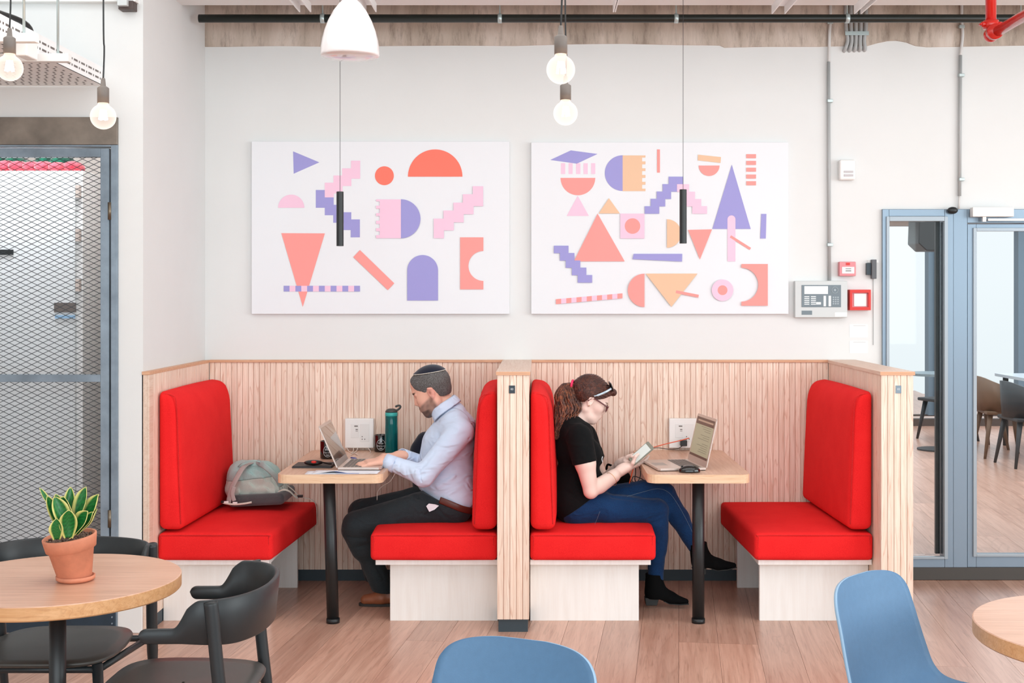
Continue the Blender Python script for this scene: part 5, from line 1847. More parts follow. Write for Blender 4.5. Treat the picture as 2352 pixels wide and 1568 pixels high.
# ------------------------------------------------------------------ backpack
bx, by = -1.60, 6.80
zs = 0.462
bpk = thing('backpack', 'sage green backpack lying on the leftmost bench by the table', 'backpack', (bx, by, zs))
def B(px, py, dd=0.0): return P(px, py, 6.80 + dd)
v = Vol((-1.78, 6.60, zs - 0.01), (-1.27, 7.03, 0.76), 0.004)
v.cone(B(546, 1128), B(640, 1124), 0.045, 0.045, 0.05, w=(0, 1, 0), q=2.4)
v.cone(B(560, 1100), B(622, 1104), 0.06, 0.05, 0.06, w=(0, 1, 0), q=1.9)
v.cone(B(566, 1082), B(600, 1080), 0.044, 0.04, 0.05, w=(0, 1, 0), q=2.1)
v.cone(B(545, 1084), B(540, 1118), 0.042, 0.04, 0.04, w=(0, 1, 0), q=2.2)
v.cone(B(556, 1080), B(612, 1080), 0.046, 0.044, 0.04, w=(0, 1, 0), q=2.0)
v.cone(B(620, 1092), B(638, 1118), 0.042, 0.04, 0.04, w=(0, 1, 0), q=2.0)
v.disp(lambda X, Y, Z: 0.0028 * np.sin(60 * X + 45 * Z + 20 * np.sin(14 * Y)) * np.cos(50 * Z - 30 * X) + 0 * Y)
zc_ = B(0, 1096)[2]
v2 = v.copy()
v.cut(lambda X, Y, Z: (zc_ + 0.10 * (X - bx) - Z) * -1 + 0 * Y)
v2.cut(lambda X, Y, Z: (zc_ + 0.10 * (X - bx) - Z) + 0 * Y)
v.cut(lambda X, Y, Z: (zs + 0.03 + 0.05 * (X - bx)) - Z + 0 * Y)
mb_ = v.build('main_body', M_bag, bpk)
v2.build('top_panel', M_bagteal, bpk)
v = Vol((-1.78, 6.60, zs - 0.02), (-1.27, 7.03, zs + 0.1), 0.004)
v.rbox(B(603, 1138, 0.0), (0.148, 0.165, 0.03), 0.022, 0.0, M=[(math.cos(0.05), 0, math.sin(0.05)), (0, 1, 0), (-math.sin(0.05), 0, math.cos(0.05))])
v.build('base_panel', M_bagdark, bpk)


def ribbon(name, pts, wd_, mat, parent, th=0.003, flat=(1, 0, 0)):
    w = MB(); w.tube(smooth_pts(pts, 7), [(wd_ / 2, th / 2)] * ((len(pts) - 1) * 7 + 1), 10, flat=flat)
    return w.build(name, mat, parent, smooth=True)


ribbon('shoulder_strap', [B(580, 1062, -0.03), B(560, 1072, -0.15), B(545, 1095, -0.185), B(532, 1122, -0.20), B(526, 1146, -0.205), B(524, 1158, -0.2)], 0.032, M_strap, bpk, 0.006)
ribbon('shoulder_strap', [B(590, 1060, -0.05), B(605, 1068, -0.155), B(622, 1082, -0.165), B(638, 1100, -0.13), B(645, 1116, -0.09)], 0.03, M_bagteal, bpk, 0.006, flat=(0, 1, 1))
ribbon('top_handle', [B(548, 1070, -0.1), B(560, 1061, -0.12), B(585, 1057, -0.12), B(605, 1064, -0.1)], 0.02, M_bagteal, bpk, 0.004, flat=(0, 1, 0))
ribbon('side_strap', [B(640, 1128, -0.14), B(652, 1124, -0.15), B(665, 1128, -0.14), B(676, 1138, -0.13), B(684, 1143, -0.1)], 0.02, M_straplight, bpk, 0.003, flat=(0, 1, 0.3))
ribbon('side_strap', [B(656, 1112, 0.0), B(672, 1124, 0.02), B(686, 1138, 0.02), B(696, 1142, 0.02), B(712, 1146, 0.02), B(722, 1152, 0.02), B(727, 1166, 0.02), B(728, 1205, 0.02)], 0.018, M_straplight, bpk, 0.003, flat=(0, 1, 0))
ribbon('side_strap', [B(538, 1118, -0.21), B(534, 1134, -0.215), B(538, 1150, -0.215)], 0.022, M_strap, bpk, 0.003)
ribbon('waist_strap', [B(508, 1153, -0.22), B(520, 1156, -0.225), B(540, 1158, -0.225), B(562, 1156, -0.225), B(578, 1153, -0.22)], 0.01, M_straplight, bpk, 0.004, flat=(0, 0, 1))
for a, b_, d_ in ((514, 1152, -0.215), (689, 1139, 0.0)):
    w = MB(); x, y, z = B(a, b_, d_); w.box(x - 0.014, x + 0.016, y - 0.01, y + 0.01, z - 0.007, z + 0.007); w.build('buckle', M_blackplastic, bpk, bevel=0.003)
for a, b_, d_ in ((520, 1152, -0.22), (540, 1154, -0.22)):
    w = MB(); x, y, z = B(a, b_, d_); w.box(x - 0.012, x + 0.012, y - 0.006, y + 0.004, z - 0.006, z + 0.004); w.build('strap_adjuster', M_white, bpk, bevel=0.002)

# dark things half hidden behind the two people
v = Vol((-0.72, 6.72, 0.43), (-0.42, 7.02, 0.92), 0.005)
v.ell(P(985, 1040, 6.88), (0.10, 0.07, 0.12), 0.0)
v.cone(P(985, 1060, 6.88), P(985, 1150, 6.88), 0.085, 0.09, 0.05)
v.cut(lambda X, Y, Z: 0.458 - Z + 0 * X + 0 * Y)
v.disp(lambda X, Y, Z: 0.003 * np.sin(50 * X + 40 * Z) + 0 * Y)
o = v.build('jacket', M_navy, None); tag(o, 'dark navy jacket heaped between the man and the slatted wall', 'jacket')
v = Vol((0.28, 6.7, 0.44), (0.56, 6.95, 0.80), 0.004)
v.rbox(P(1418, 1130, 6.82), (0.075, 0.06, 0.11), 0.03, 0.0)
v.disp(lambda X, Y, Z: 0.003 * np.sin(60 * X + 50 * Z) + 0 * Y)
v.cut(lambda X, Y, Z: 0.462 - Z + 0 * X + 0 * Y)
hb = thing('handbag', 'black handbag on the bench on the far side of the woman', 'bag', P(1418, 1165, 6.82))
v.build('body', M_suede, hb)
w = MB(); w.tube(smooth_pts([P(1392, 1092, 6.8), P(1394, 1070, 6.8), P(1402, 1068, 6.8), P(1430, 1085, 6.8), P(1442, 1098, 6.8)], 6), 0.006, 8); w.build('handle', M_suede, hb, smooth=True)

# ------------------------------------------------------------------ furniture in the far room
M_farwood = plain('brown_far_chair', C(104, 78, 56), 0.5, var=0.1)
M_fardark = plain('dark_far_chair', C(38, 44, 48), 0.5)


def far_chair(px, D, rz, mat, label):
    t = thing('dining_chair', label, 'chair', (PX(px, D), D, 0), rz, group='dining chairs beyond the glass')
    w = MB(); rows = []
    for i in range(9):
        a = R(-70 + 140 * i / 8)
        x, y = -0.24 * math.cos(a) + 0.02, 0.26 * math.sin(a)
        top = 0.80 - 0.08 * abs(math.sin(a)) ** 3
        rows.append([(x, y, 0.46), (x - 0.01, y, 0.6), (x - 0.02, y, top)])
    w.sheet(rows); w.build('backrest', mat, t, smooth=True, solid=0.02, local=True)
    w = MB(); w.box(-0.2, 0.24, -0.23, 0.23, 0.43, 0.465); w.build('seat', mat, t, bevel=0.01, local=True)
    for sx in (-1, 1):
        for sy in (-1, 1):
            w = MB(); w.tube([(0.01 + sx * 0.16, sy * 0.17, 0.44), (0.01 + sx * 0.23, sy * 0.23, 0)], [0.028, 0.014], 8); w.build('leg', mat, t, smooth=True, local=True)


for px, D, rz, m, lab in ((2243, 13.2, 5, M_farwood, 'brown dining chair beyond the glass, nearest the door stile'), (2299, 12.5, -4, M_farwood, 'brown dining chair beyond the glass, second from the door stile'),
                          (2361, 11.8, 3, M_fardark, 'dark dining chair beyond the glass, third from the door stile'), (2470, 11.2, 60, M_fardark, 'dark dining chair beyond the glass at the right picture edge'),
                          (2178, 13.9, 200, M_fardark, 'dark chair seen through the narrow left glass pane')):
    far_chair(px, D, R(rz), m, lab)
t = thing('dining_table', 'long pale table among the chairs beyond the glass', 'table', (PX(2360, 12.2), 12.2, 0))
w = MB(); w.box(4.92, 6.2, 11.9, 13.5, 0.735, 0.765); w.build('table_top', plain('pale_far_table', C(196, 206, 214), 0.3), t)
for px in (5.0, 6.1):
    for yy in (12.0, 13.4):
        w = MB(); w.cyl((px, yy, 0), (px, yy, 0.735), 0.03, 10); w.build('leg', M_fardark, t, smooth=True)
t = thing('side_table', 'small pedestal table beside the dark far mullion', 'table', (PX(2145, 13), 13, 0))
w = MB(); w.lathe([(0.30, 0.775), (0.30, 0.80), (0.0, 0.80)], (PX(2152, 13), 13, 0), 24); w.build('table_top', plain('grey_far_table', C(120, 138, 146), 0.4), t)
w = MB(); w.cyl((PX(2152, 13), 13, 0), (PX(2152, 13), 13, 0.775), 0.02, 10); w.build('stem', M_white, t)
w = MB(); w.lathe([(0.2, 0), (0.2, 0.015), (0, 0.02)], (PX(2152, 13), 13, 0), 24); w.build('foot', M_fardark, t)
x, y, z = P(2140, 540, 13.5)
t = thing('loudspeaker', 'big dark box loudspeaker hung near the ceiling beyond the left glass pane', 'speaker', (x, 13.5, z))
w = MB(); w.prism([(PX(2099, 13.5), PZ(505, 13.5)), (PX(2169, 13.5), PZ(500, 13.5)), (PX(2169, 13.5), PZ(577, 13.5)), (PX(2115, 13.5), PZ(577, 13.5)), (PX(2097, 13.5), PZ(560, 13.5))], lambda u, v_, t_: (u, t_, v_), 13.3, 13.7)
w.build('cabinet', M_black, t, bevel=0.01)
w = MB(); w.cyl((x, 13.5, z + 0.15), (x, 13.5, 2.9), 0.02, 10); w.build('hanging_bracket', M_black, t)
# ------------------------------------------------------------------ people
def npv(*a): return np.array(a, float)


class Head:
    """local frame: f forward, s to the viewer's far side (+Y), u up; scaled"""
    def __init__(s, c, fx, fz, sc=1.0, turn=0.0):
        s.c = np.array(c, float)
        l = math.hypot(fx, fz); fx, fz = fx / l, fz / l
        f = npv(fx, 0, fz); u = npv(-fz, 0, fx) * (1 if fx > 0 else -1)
        sd = npv(0, 1, 0)
        if turn:
            f = f * math.cos(turn) + sd * math.sin(turn)
            sd = np.cross(u, f) if fx > 0 else np.cross(f, u)
            if sd[1] < 0: sd = -sd
        s.f, s.u, s.s = f, u, sd
        s.M = np.array([f, sd, u]); s.k = sc

    def p(s, f, q, u): return s.c + s.k * (f * s.f + q * s.s + u * s.u)

    def loc(s, V): return ((V - s.c) @ s.M.T) / s.k

    def lf(s, x, y, z):
        dx, dy, dz = x - s.c[0], y - s.c[1], z - s.c[2]
        return [(dx * m[0] + dy * m[1] + dz * m[2]) / s.k for m in s.M]


def add_head(v, H, male=True):
    k = H.k
    e = lambda c, r, kk=0.012, sub=False: v.ell(H.p(*c), npv(*r) * k, kk * k, M=H.M, sub=sub)
    c = lambda a, b, ra, rb=None, kk=0.012, sub=False: v.cone(H.p(*a), H.p(*b), ra * k, (rb if rb else ra) * k, kk * k, sub=sub)
    e((-0.006, 0, 0.008), (0.096, 0.074, 0.086), 0)
    e((-0.03, 0, 0.0), (0.074, 0.072, 0.078), 0.02)
    e((0.036, 0, -0.04), (0.058, 0.058, 0.078), 0.03)
    e((0.052, 0, 0.03), (0.045, 0.054, 0.045), 0.02)          # forehead
    for s_ in (-1, 1):
        jw = 0.052 if male else 0.045
        c((-0.004, s_ * jw, -0.085), (0.066, s_ * 0.018, -0.132), 0.020 if male else 0.018, 0.016, 0.025)
        c((-0.006, s_ * (jw + 0.004), -0.04), (-0.004, s_ * jw, -0.085), 0.018, 0.02, 0.02)
        e((0.060, s_ * 0.036, -0.054), (0.028, 0.020, 0.026), 0.03)      # cheekbone
    e((0.072, 0, -0.132), (0.024, 0.024, 0.02), 0.015)         # chin
    e((0.072, 0, -0.092), (0.031, 0.036, 0.032), 0.025)         # muzzle
    c((0.086, -0.026, -0.004), (0.086, 0.026, -0.004), 0.013 if male else 0.009, None, 0.016)
    for s_ in (-1, 1):
        e((0.100, s_ * 0.031, -0.025), (0.013, 0.014, 0.010), 0.012, True)
        e((0.079, s_ * 0.030, -0.024), (0.0135, 0.0145, 0.0125), 0.003)
        c((0.084, s_ * 0.018, -0.010), (0.082, s_ * 0.044, -0.012), 0.006, None, 0.008)
    nt_ = 0.108 if male else 0.103
    c((0.090, 0, -0.012), (nt_, 0, -0.056), 0.0085, 0.0095, 0.012)
    e((nt_ - 0.002, 0, -0.060), (0.011, 0.0105, 0.008), 0.008)
    e((0.088, 0, -0.055), (0.020, 0.022, 0.022), 0.012)
    for s_ in (-1, 1): e((nt_ - 0.012, s_ * 0.012, -0.064), (0.011, 0.007, 0.0065), 0.007)
    # lips
    c((0.096, -0.019, -0.0935), (0.096, 0.019, -0.0935), 0.0065, None, 0.006); e((0.102, 0, -0.0925), (0.006, 0.014, 0.005), 0.005)
    c((0.094, -0.016, -0.103), (0.094, 0.016, -0.103), 0.0065, None, 0.006); e((0.099, 0, -0.1035), (0.0065, 0.013, 0.005), 0.005)
    c((0.106, -0.022, -0.0985), (0.106, 0.022, -0.0985), 0.0022, None, 0.004, True)
    # ears
    for s_ in (-1, 1):
        e((-0.004, s_ * 0.076, -0.036), (0.018, 0.007, 0.027), 0.006)
        c((-0.016, s_ * 0.082, -0.018), (0.004, s_ * 0.081, -0.010), 0.005, None, 0.004); c((-0.016, s_ * 0.082, -0.018), (-0.014, s_ * 0.080, -0.045), 0.005, 0.004, 0.004)
        e((0.003, s_ * 0.084, -0.034), (0.008, 0.007, 0.013), 0.004, True)
        e((0.000, s_ * 0.076, -0.060), (0.008, 0.005, 0.008), 0.006)


def finger(v, pts, r0, r1, k=0.004):
    n = len(pts)
    for i in range(n - 1):
        a = r0 + (r1 - r0) * i / (n - 1); b = r0 + (r1 - r0) * (i + 1) / (n - 1)
        v.cone(pts[i], pts[i + 1], a, b, k)


def hand(v, wrist, d, nrm, side, curl=(0.25, 0.35, 0.3), sc=1.0, spread=0.12, thumb=None, wr=0.026, lens=(1.0, 1.06, 1.0, 0.82), curls=None):
    """d: direction of the fingers, nrm: back of the hand, side: direction of the thumb side"""
    d = npv(*d); d /= np.linalg.norm(d)
    nrm = npv(*nrm); nrm -= d * (nrm @ d); nrm /= np.linalg.norm(nrm)
    sd = np.cross(d, nrm); sd = sd if sd @ npv(*side) > 0 else -sd
    W = npv(*wrist)
    K = W + d * 0.088 * sc                      # knuckle line centre
    # palm
    for q in (-0.030, -0.011, 0.009, 0.028):
        v.cone(W + sd * q * 0.55 * sc + d * 0.008, K + sd * q * sc, 0.015 * sc, 0.0125 * sc, 0.012)
    v.cone(W - d * 0.02, W + d * 0.015, wr, wr * 0.95, 0.014, w=sd, q=1.25)
    v.cone(W + sd * 0.022 * sc + d * 0.012 - nrm * 0.008, W + sd * 0.032 * sc + d * 0.05 - nrm * 0.008, 0.016 * sc, 0.013 * sc, 0.012)
    tips = []
    for i, q in enumerate((0.029, 0.0095, -0.0105, -0.029)):
        L = 0.040 * sc * lens[i]
        cu = curls[i] if curls is not None else curl
        p = K + sd * q * sc; dd = d + sd * spread * q / 0.03
        dd /= np.linalg.norm(dd)
        pts = [p]; ang = 0
        for seg, c_ in zip((1.0, 0.62, 0.5), cu):
            ang += c_
            p = p + (dd * math.cos(ang) - nrm * math.sin(ang)) * L * seg
            pts.append(p)
        finger(v, pts, 0.0092 * sc, 0.0068 * sc, 0.004)
        v.cone(pts[1], pts[1], 0.0094 * sc, None, 0.003)
        tips.append(pts[-1])
    if thumb is None:
        b0 = W + sd * 0.028 * sc + d * 0.022 - nrm * 0.006
        b1 = b0 + (sd * 0.55 + d * 0.75 - nrm * 0.25) * 0.036 * sc
        b2 = b1 + (sd * 0.20 + d * 0.95 - nrm * 0.2) * 0.032 * sc
        b3 = b2 + (sd * 0.0 + d * 1.0 - nrm * 0.25) * 0.024 * sc
        pts = [b0, b1, b2, b3]
    else: pts = [W + sd * 0.026 * sc + d * 0.022] + [npv(*q) for q in thumb]
    finger(v, pts, 0.0125 * sc, 0.0082 * sc, 0.006)
    return tips


def noise3(x, y, z, s, seed=0):
    r = np.random.RandomState(seed)
    out = 0
    for i in range(5):
        k = r.normal(size=3); k /= np.linalg.norm(k); fr = s * (0.7 + 0.8 * r.rand()); ph = r.rand() * 6.28
        out = out + np.sin(fr * (k[0] * x + k[1] * y + k[2] * z) + ph + 0.8 * np.sin(0.5 * fr * (k[1] * x + k[2] * y + k[0] * z)))
    return out / 5


def seg_dist(x, y, z, a, b):
    a = npv(*a); b = npv(*b); ba = b - a; L = ba @ ba
    dx, dy, dz = x - a[0], y - a[1], z - a[2]
    t = np.clip((dx * ba[0] + dy * ba[1] + dz * ba[2]) / L, 0, 1)
    return np.sqrt((dx - t * ba[0]) ** 2 + (dy - t * ba[1]) ** 2 + (dz - t * ba[2]) ** 2)


def folds(v, lst):
    """lst of (a, b, radius, depth): soft creases (negative depth) or ridges along a segment"""
    for a, b, r, dp in lst:
        a_, b_ = npv(*a), npv(*b)
        rg = v.region(np.minimum(a_, b_), np.maximum(a_, b_), 3 * r)
        if rg is None: continue
        sl, x, y, z = rg
        d = seg_dist(x, y, z, a_, b_)
        v.D[sl] = v.D[sl] - (1.15 * dp * np.exp(-(d / r) ** 2)).astype(np.float32)


SK = npv(lin(236), lin(182), lin(160))
SKR = npv(lin(222), lin(140), lin(118))

# ================================================================== the man
man = thing('person', 'man in light blue shirt, dark trousers and navy skullcap typing at a laptop', 'person', (PX(1045, 6.5), 6.5, 0.46))
H = Head(P(988, 884, 6.5), -0.90, -0.43, 1.0, turn=R(6))
shN, shF = P(1058, 992, 6.34), P(1052, 986, 6.69)
elN, elF = P(972, 1092, 6.27), P(985, 1072, 6.64)
wrN, wrF = P(884, 1058, 6.31), P(920, 1047, 6.47)
hipN, hipF = P(1042, 1162, 6.41), P(1042, 1160, 6.60)
knN, knF = P(818, 1204, 6.38), P(830, 1176, 6.62)
anN, anF = P(880, 1352, 6.47), P(862, 1335, 6.68)

v = Vol((-1.10, 6.14, 0.03), (-0.27, 6.84, 1.26), 0.0034)
v.ell(P(1038, 1105, 6.51), (0.105, 0.145, 0.13), 0)
v.ell(P(1042, 1015, 6.51), (0.095, 0.14, 0.14), 0.05)
v.cone(P(1040, 1160, 6.43), P(1040, 1160, 6.59), 0.085, 0.085, 0.04)
v.cone(P(1048, 975, 6.42), P(1048, 975, 6.60), 0.055, 0.055, 0.04)
v.cone(P(1034, 945, 6.51), P(1010, 915, 6.51), 0.058, 0.054, 0.03)       # neck
v.cone(P(1022, 935, 6.51), P(992, 930, 6.51), 0.045, 0.040, 0.025)
for s_, e_, w_ in ((shN, elN, wrN), (shF, elF, wrF)):
    v.cone(s_, e_, 0.045, 0.036, 0.02); v.cone(e_, w_, 0.036, 0.027, 0.01)
for h_, k_, a_ in ((hipN, knN, anN), (hipF, knF, anF)):
    v.cone(h_, k_, 0.068, 0.045, 0.03); v.cone(k_, a_, 0.045, 0.03, 0.02)
add_head(v, H, True)
hz = ZTT + 0.0155
dn = npv(*P(822, 1066, 6.27)) - npv(*wrN); dn[2] = -0.012
hand(v, wrN, dn, (0, -0.15, 1), (0.0, 1, 0), curl=(0.22, 0.28, 0.22), sc=1.0, spread=0.14)
df = npv(*P(858, 1046, 6.44)) - npv(*wrF); df[2] = 0.006
hand(v, wrF, df, (0, 0.1, 1), (0, -1, 0), curl=(0.5, 0.55, 0.4), sc=1.0, spread=0.10)


def mancol(V):
    L = H.loc(V)
    f, s_, u = L[:, 0], L[:, 1], L[:, 2]
    n = noise3(V[:, 0], V[:, 1], V[:, 2], 240, 3); n2 = noise3(V[:, 0], V[:, 1], V[:, 2], 60, 5)
    c = np.tile(SK, (len(V), 1)) * (1 + 0.04 * n2[:, None])
    def mixin(mask, col, a=1.0):
        m = np.clip(mask * a, 0, 1)[:, None]
        return c * (1 - m) + npv(*col) * m
    sm = lambda e0, e1, x: np.clip((x - e0) / (e1 - e0), 0, 1) ** 2 * (3 - 2 * np.clip((x - e0) / (e1 - e0), 0, 1))
    ear = sm(0.068, 0.078, np.abs(s_)) * sm(0.03, 0.02, np.abs(f + 0.004)) * sm(0.045, 0.035, np.abs(u + 0.036))
    c = mixin(ear, (lin(238), lin(160), lin(150)), 0.5)
    lips = sm(0.085, 0.094, f) * sm(0.013, 0.009, np.abs(u + 0.098)) * sm(0.024, 0.017, np.abs(s_))
    c = mixin(lips, (lin(178), lin(104), lin(94)), 0.8)
    conc_shade = np.exp(-((f - 0.003) / 0.008) ** 2 - ((u + 0.034) / 0.012) ** 2) * (np.abs(s_) > 0.07)  # shade in the ear hollow, painted into the skin colour
    c = mixin(conc_shade, (lin(150), lin(84), lin(72)), 0.8)
    # beard: darker moustache and chin, greyer cheeks
    line = -0.074 - 0.25 * np.clip(0.06 - f, -0.02, 0.1)
    jawl = sm(0.004, -0.014, u - (-0.066 + 0.55 * (0.06 - np.clip(f, -0.01, 0.2)) * 0.6)) * sm(-0.012, 0.012, f) * sm(-0.165, -0.15, u)
    st = jawl * (1 - lips) * (0.64 + 0.12 * n)
    c = mixin(st, (lin(98), lin(86), lin(80)))
    chin = sm(0.035, 0.06, f) * sm(-0.104, -0.114, u) * sm(-0.17, -0.155, u)
    c = mixin(chin * (0.8 + 0.08 * n), (lin(58), lin(50), lin(48)), 0.9)
    chg = sm(0.060, 0.075, f) * sm(0.012, 0.006, np.abs(u + 0.134)) * sm(0.02, 0.012, np.abs(s_))
    c = mixin(chg, (lin(190), lin(190), lin(192)), 0.6)
    mous = sm(0.082, 0.09, f) * sm(-0.088 + 0.008, -0.088, u) * sm(-0.094, -0.090, u) * 0 + sm(0.078, 0.088, f) * sm(0.0085, 0.005, np.abs(u + 0.0815)) * sm(0.034, 0.026, np.abs(s_))
    c = mixin(mous * (0.85 + 0.15 * n), (lin(58), lin(46), lin(42)), 0.95)
    brow = sm(0.072, 0.08, f) * sm(0.0065, 0.0035, np.abs(u + 0.004 + 0.10 * (np.abs(s_) - 0.03) ** 2 * 40)) * sm(0.010, 0.014, np.abs(s_)) * sm(0.052, 0.044, np.abs(s_))
    c = mixin(brow, (lin(44), lin(32), lin(28)), 0.95)
    lash = sm(0.070, 0.076, f) * sm(0.0028, 0.0014, np.abs(u + 0.0300 - 3.0 * (np.abs(s_) - 0.031) ** 2 * 4)) * sm(0.016, 0.019, np.abs(s_)) * sm(0.046, 0.042, np.abs(s_))
    c = mixin(lash, (lin(90), lin(60), lin(52)), 0.5)
    tipsx = sm(-0.93, -0.99, V[:, 0]) * (V[:, 2] < 0.85)
    c = mixin(tipsx, (lin(232), lin(150), lin(132)), 0.4)
    return c


v.build('body', M_skin, man, color=mancol)

# head hair and skullcap (finer grid)
hv = Vol(H.c - 0.15, H.c + 0.15, 0.0022)
hv.ell(H.p(-0.006, 0, 0.008), npv(0.096, 0.074, 0.086), 0, M=H.M); hv.ell(H.p(-0.03, 0, 0.0), npv(0.074, 0.072, 0.078), 0.02, M=H.M)
hv.ell(H.p(0.052, 0, 0.03), npv(0.045, 0.054, 0.045), 0.02, M=H.M)
hv.ell(H.p(-0.05, 0, -0.045), npv(0.042, 0.052, 0.045), 0.02, M=H.M)
x, y, z = hv.grid()
lf, ls, lu = H.lf(x, y, z)
hl = np.interp(lf, [-0.12, -0.05, -0.028, -0.018, 0.004, 0.016, 0.024, 0.036, 0.050, 0.062, 0.072, 0.080, 0.088, 0.2], [-0.085, -0.082, -0.070, -0.01, -0.004, -0.02, -0.044, -0.034, -0.014, 0.004, 0.018, 0.045, 0.11, 0.2])
hair = hv.copy()
hair.D = hair.D - 0.0035 - (0.0012 * noise3(x, y, z, 520, 9)).astype(np.float32)
hair.D = np.maximum(hair.D, ((hl - lu) * 0.6).astype(np.float32))
hair.D = np.maximum(hair.D, (-(hv.D + 0.006)).astype(np.float32))
hair.build('hair', M_greyhair, man)
pd = (lu - (0.0565 + 0.291 * (lf + 0.049))) * 0.96
cap = hv.copy(); cap.D = cap.D - 0.0085
cap.D = np.maximum(cap.D, (-pd).astype(np.float32)); cap.D = np.maximum(cap.D, (-(hv.D - 0.0035)).astype(np.float32))
cap_o = cap.build('skullcap', M_navy, man, relax=1)
trm = hv.copy(); trm.D = trm.D - 0.0098
trm.D = np.maximum(trm.D, (np.abs(pd) - 0.0016).astype(np.float32)); trm.D = np.maximum(trm.D, (-(hv.D - 0.004)).astype(np.float32))
trm.build('cap_trim', plain('cream_piping', C(222, 214, 200), 0.6), cap_o, relax=0)

# shirt
v = Vol((-1.0, 6.14, 0.42), (-0.27, 6.86, 1.14), 0.0038)
v.ell(P(1030, 1100, 6.51), (0.142, 0.178, 0.15), 0)
v.ell(P(1036, 1020, 6.51), (0.122, 0.165, 0.15), 0.06)
v.cone(P(1046, 1150, 6.42), P(1046, 1150, 6.60), 0.098, 0.098, 0.05)
v.cone(P(1046, 978, 6.41), P(1046, 974, 6.62), 0.078, 0.078, 0.05)
v.cone(P(1040, 950, 6.51), P(1046, 975, 6.51), 0.068, 0.10, 0.04)
v.cone(P(1010, 1020, 6.51), P(1000, 1090, 6.51), 0.09, 0.10, 0.05)
for s_, e_, w_, big in ((shN, elN, P(892, 1060, 6.31), 1), (shF, elF, P(928, 1049, 6.48), 0)):
    v.cone(s_, e_, 0.068, 0.054, 0.035); v.cone(e_, w_, 0.053, 0.036, 0.02)
folds(v, [(P(1030, 1075, 6.33), P(970, 1090, 6.22), 0.012, -0.007), (P(1020, 1050, 6.27), P(985, 1110, 6.24), 0.010, 0.006), (P(1000, 1040, 6.26), P(960, 1085, 6.23), 0.010, -0.005),
          (P(935, 1072, 6.24), P(945, 1100, 6.24), 0.009, -0.006), (P(918, 1066, 6.26), P(922, 1095, 6.27), 0.008, -0.005), (P(955, 1076, 6.22), P(960, 1112, 6.24), 0.008, 0.005),
          (P(1088, 1040, 6.36), P(1020, 1100, 6.33), 0.012, -0.008), (P(1088, 1065, 6.34), P(1005, 1118, 6.34), 0.010, 0.007),           (P(1040, 960, 6.38), P(1080, 1010, 6.30), 0.008, -0.005),
          (P(1000, 990, 6.38), P(1020, 1040, 6.30), 0.014, -0.007),
          (P(1030, 1030, 6.24), P(985, 1075, 6.215), 0.006, -0.005), (P(1045, 1040, 6.245), P(1000, 1095, 6.225), 0.006, -0.006), (P(1092, 1020, 6.40), P(1045, 1075, 6.30), 0.007, -0.008), (P(1092, 1050, 6.38), P(1040, 1090, 6.32), 0.006, -0.008),
 (P(960, 1070, 6.225), P(968, 1105, 6.22), 0.005, -0.006), (P(930, 1065, 6.245), P(934, 1098, 6.245), 0.005, -0.005),
          (P(905, 1060, 6.27), P(908, 1085, 6.27), 0.005, -0.005), (P(1045, 955, 6.40), P(1060, 975, 6.32), 0.006, -0.005)])
v.disp(lambda x, y, z: 0.0022 * noise3(x, y, z * 1.4, 42, 11) + 0.0010 * noise3(x, y, z, 95, 12))
# openings: neck, cuffs, hem
nb_ = P(1020, 934, 6.51)
na = npv(*P(1043, 925, 6.51)); nd = npv(-0.80, 0, 0.60)
wN = npv(*P(886, 1059, 6.31)); wNd = npv(*wrN) - npv(*elN); wNd /= np.linalg.norm(wNd)
wF = npv(*P(922, 1047, 6.48)); wFd = npv(*wrF) - npv(*elF); wFd /= np.linalg.norm(wFd)
hem0 = npv(*P(960, 1118, 6.5)); hem1 = npv(*P(1088, 1172, 6.5)); hd = hem1 - hem0; hn = npv(hd[2], 0, -hd[0]); hn /= np.linalg.norm(hn)
if hn[2] > 0: hn = -hn


def shirtcut(x, y, z):
    a = (x - wN[0]) * wNd[0] + (y - wN[1]) * wNd[1] + (z - wN[2]) * wNd[2]
    a = np.where((x < -0.62) & (y < 6.42), a, -1)
    b = (x - wF[0]) * wFd[0] + (y - wF[1]) * wFd[1] + (z - wF[2]) * wFd[2]
    b = np.where((x < -0.62) & (y >= 6.42), b, -1)
    h_ = (x - hem0[0]) * hn[0] + (z - hem0[2]) * hn[2] - 0.004 * np.sin(40 * y + 30 * x)
    h_ = np.where((x > hem0[0] - 0.03), h_, -1)
    return np.maximum(np.maximum(a, b), h_)


v.cut(shirtcut)
shirt = v.build('shirt', M_shirt, man)
# collar: a band standing around the neck, open at the throat
w = MB()
cc = npv(*P(1022, 934, 6.51)); ax = npv(-0.52, 0, 0.85); ax /= np.linalg.norm(ax)
e1 = npv(-ax[2], 0, ax[0]); e1 = e1 if e1[0] < 0 else -e1; e2 = npv(0, 1, 0)
rows = []
for i in range(41):
    a = R(-158 + 316 * i / 40) + PI        # opening toward e1 (front)
    ca, sa = math.cos(a), math.sin(a)
    k = abs(i - 20) / 20
    drop = 0.050 + 0.024 * k ** 4
    r_in, r_out = 0.064, 0.070
    base = cc + e1 * ca * r_in * 1.06 + e2 * sa * r_in
    top = base + ax * 0.030 + (e1 * ca + e2 * sa) * -0.002
    fo_ = base + (e1 * ca + e2 * sa) * 0.012 + ax * 0.024
    lo = base + (e1 * ca + e2 * sa) * (0.020 + 0.006 * k) + ax * (0.030 - drop)
    rows.append([tuple(base - ax * 0.02), tuple(base), tuple(top), tuple(fo_ + ax * 0.006), tuple(lo)])
w.sheet(rows)
w.build('collar', M_shirt, shirt, smooth=True, solid=0.0022, sub=1)
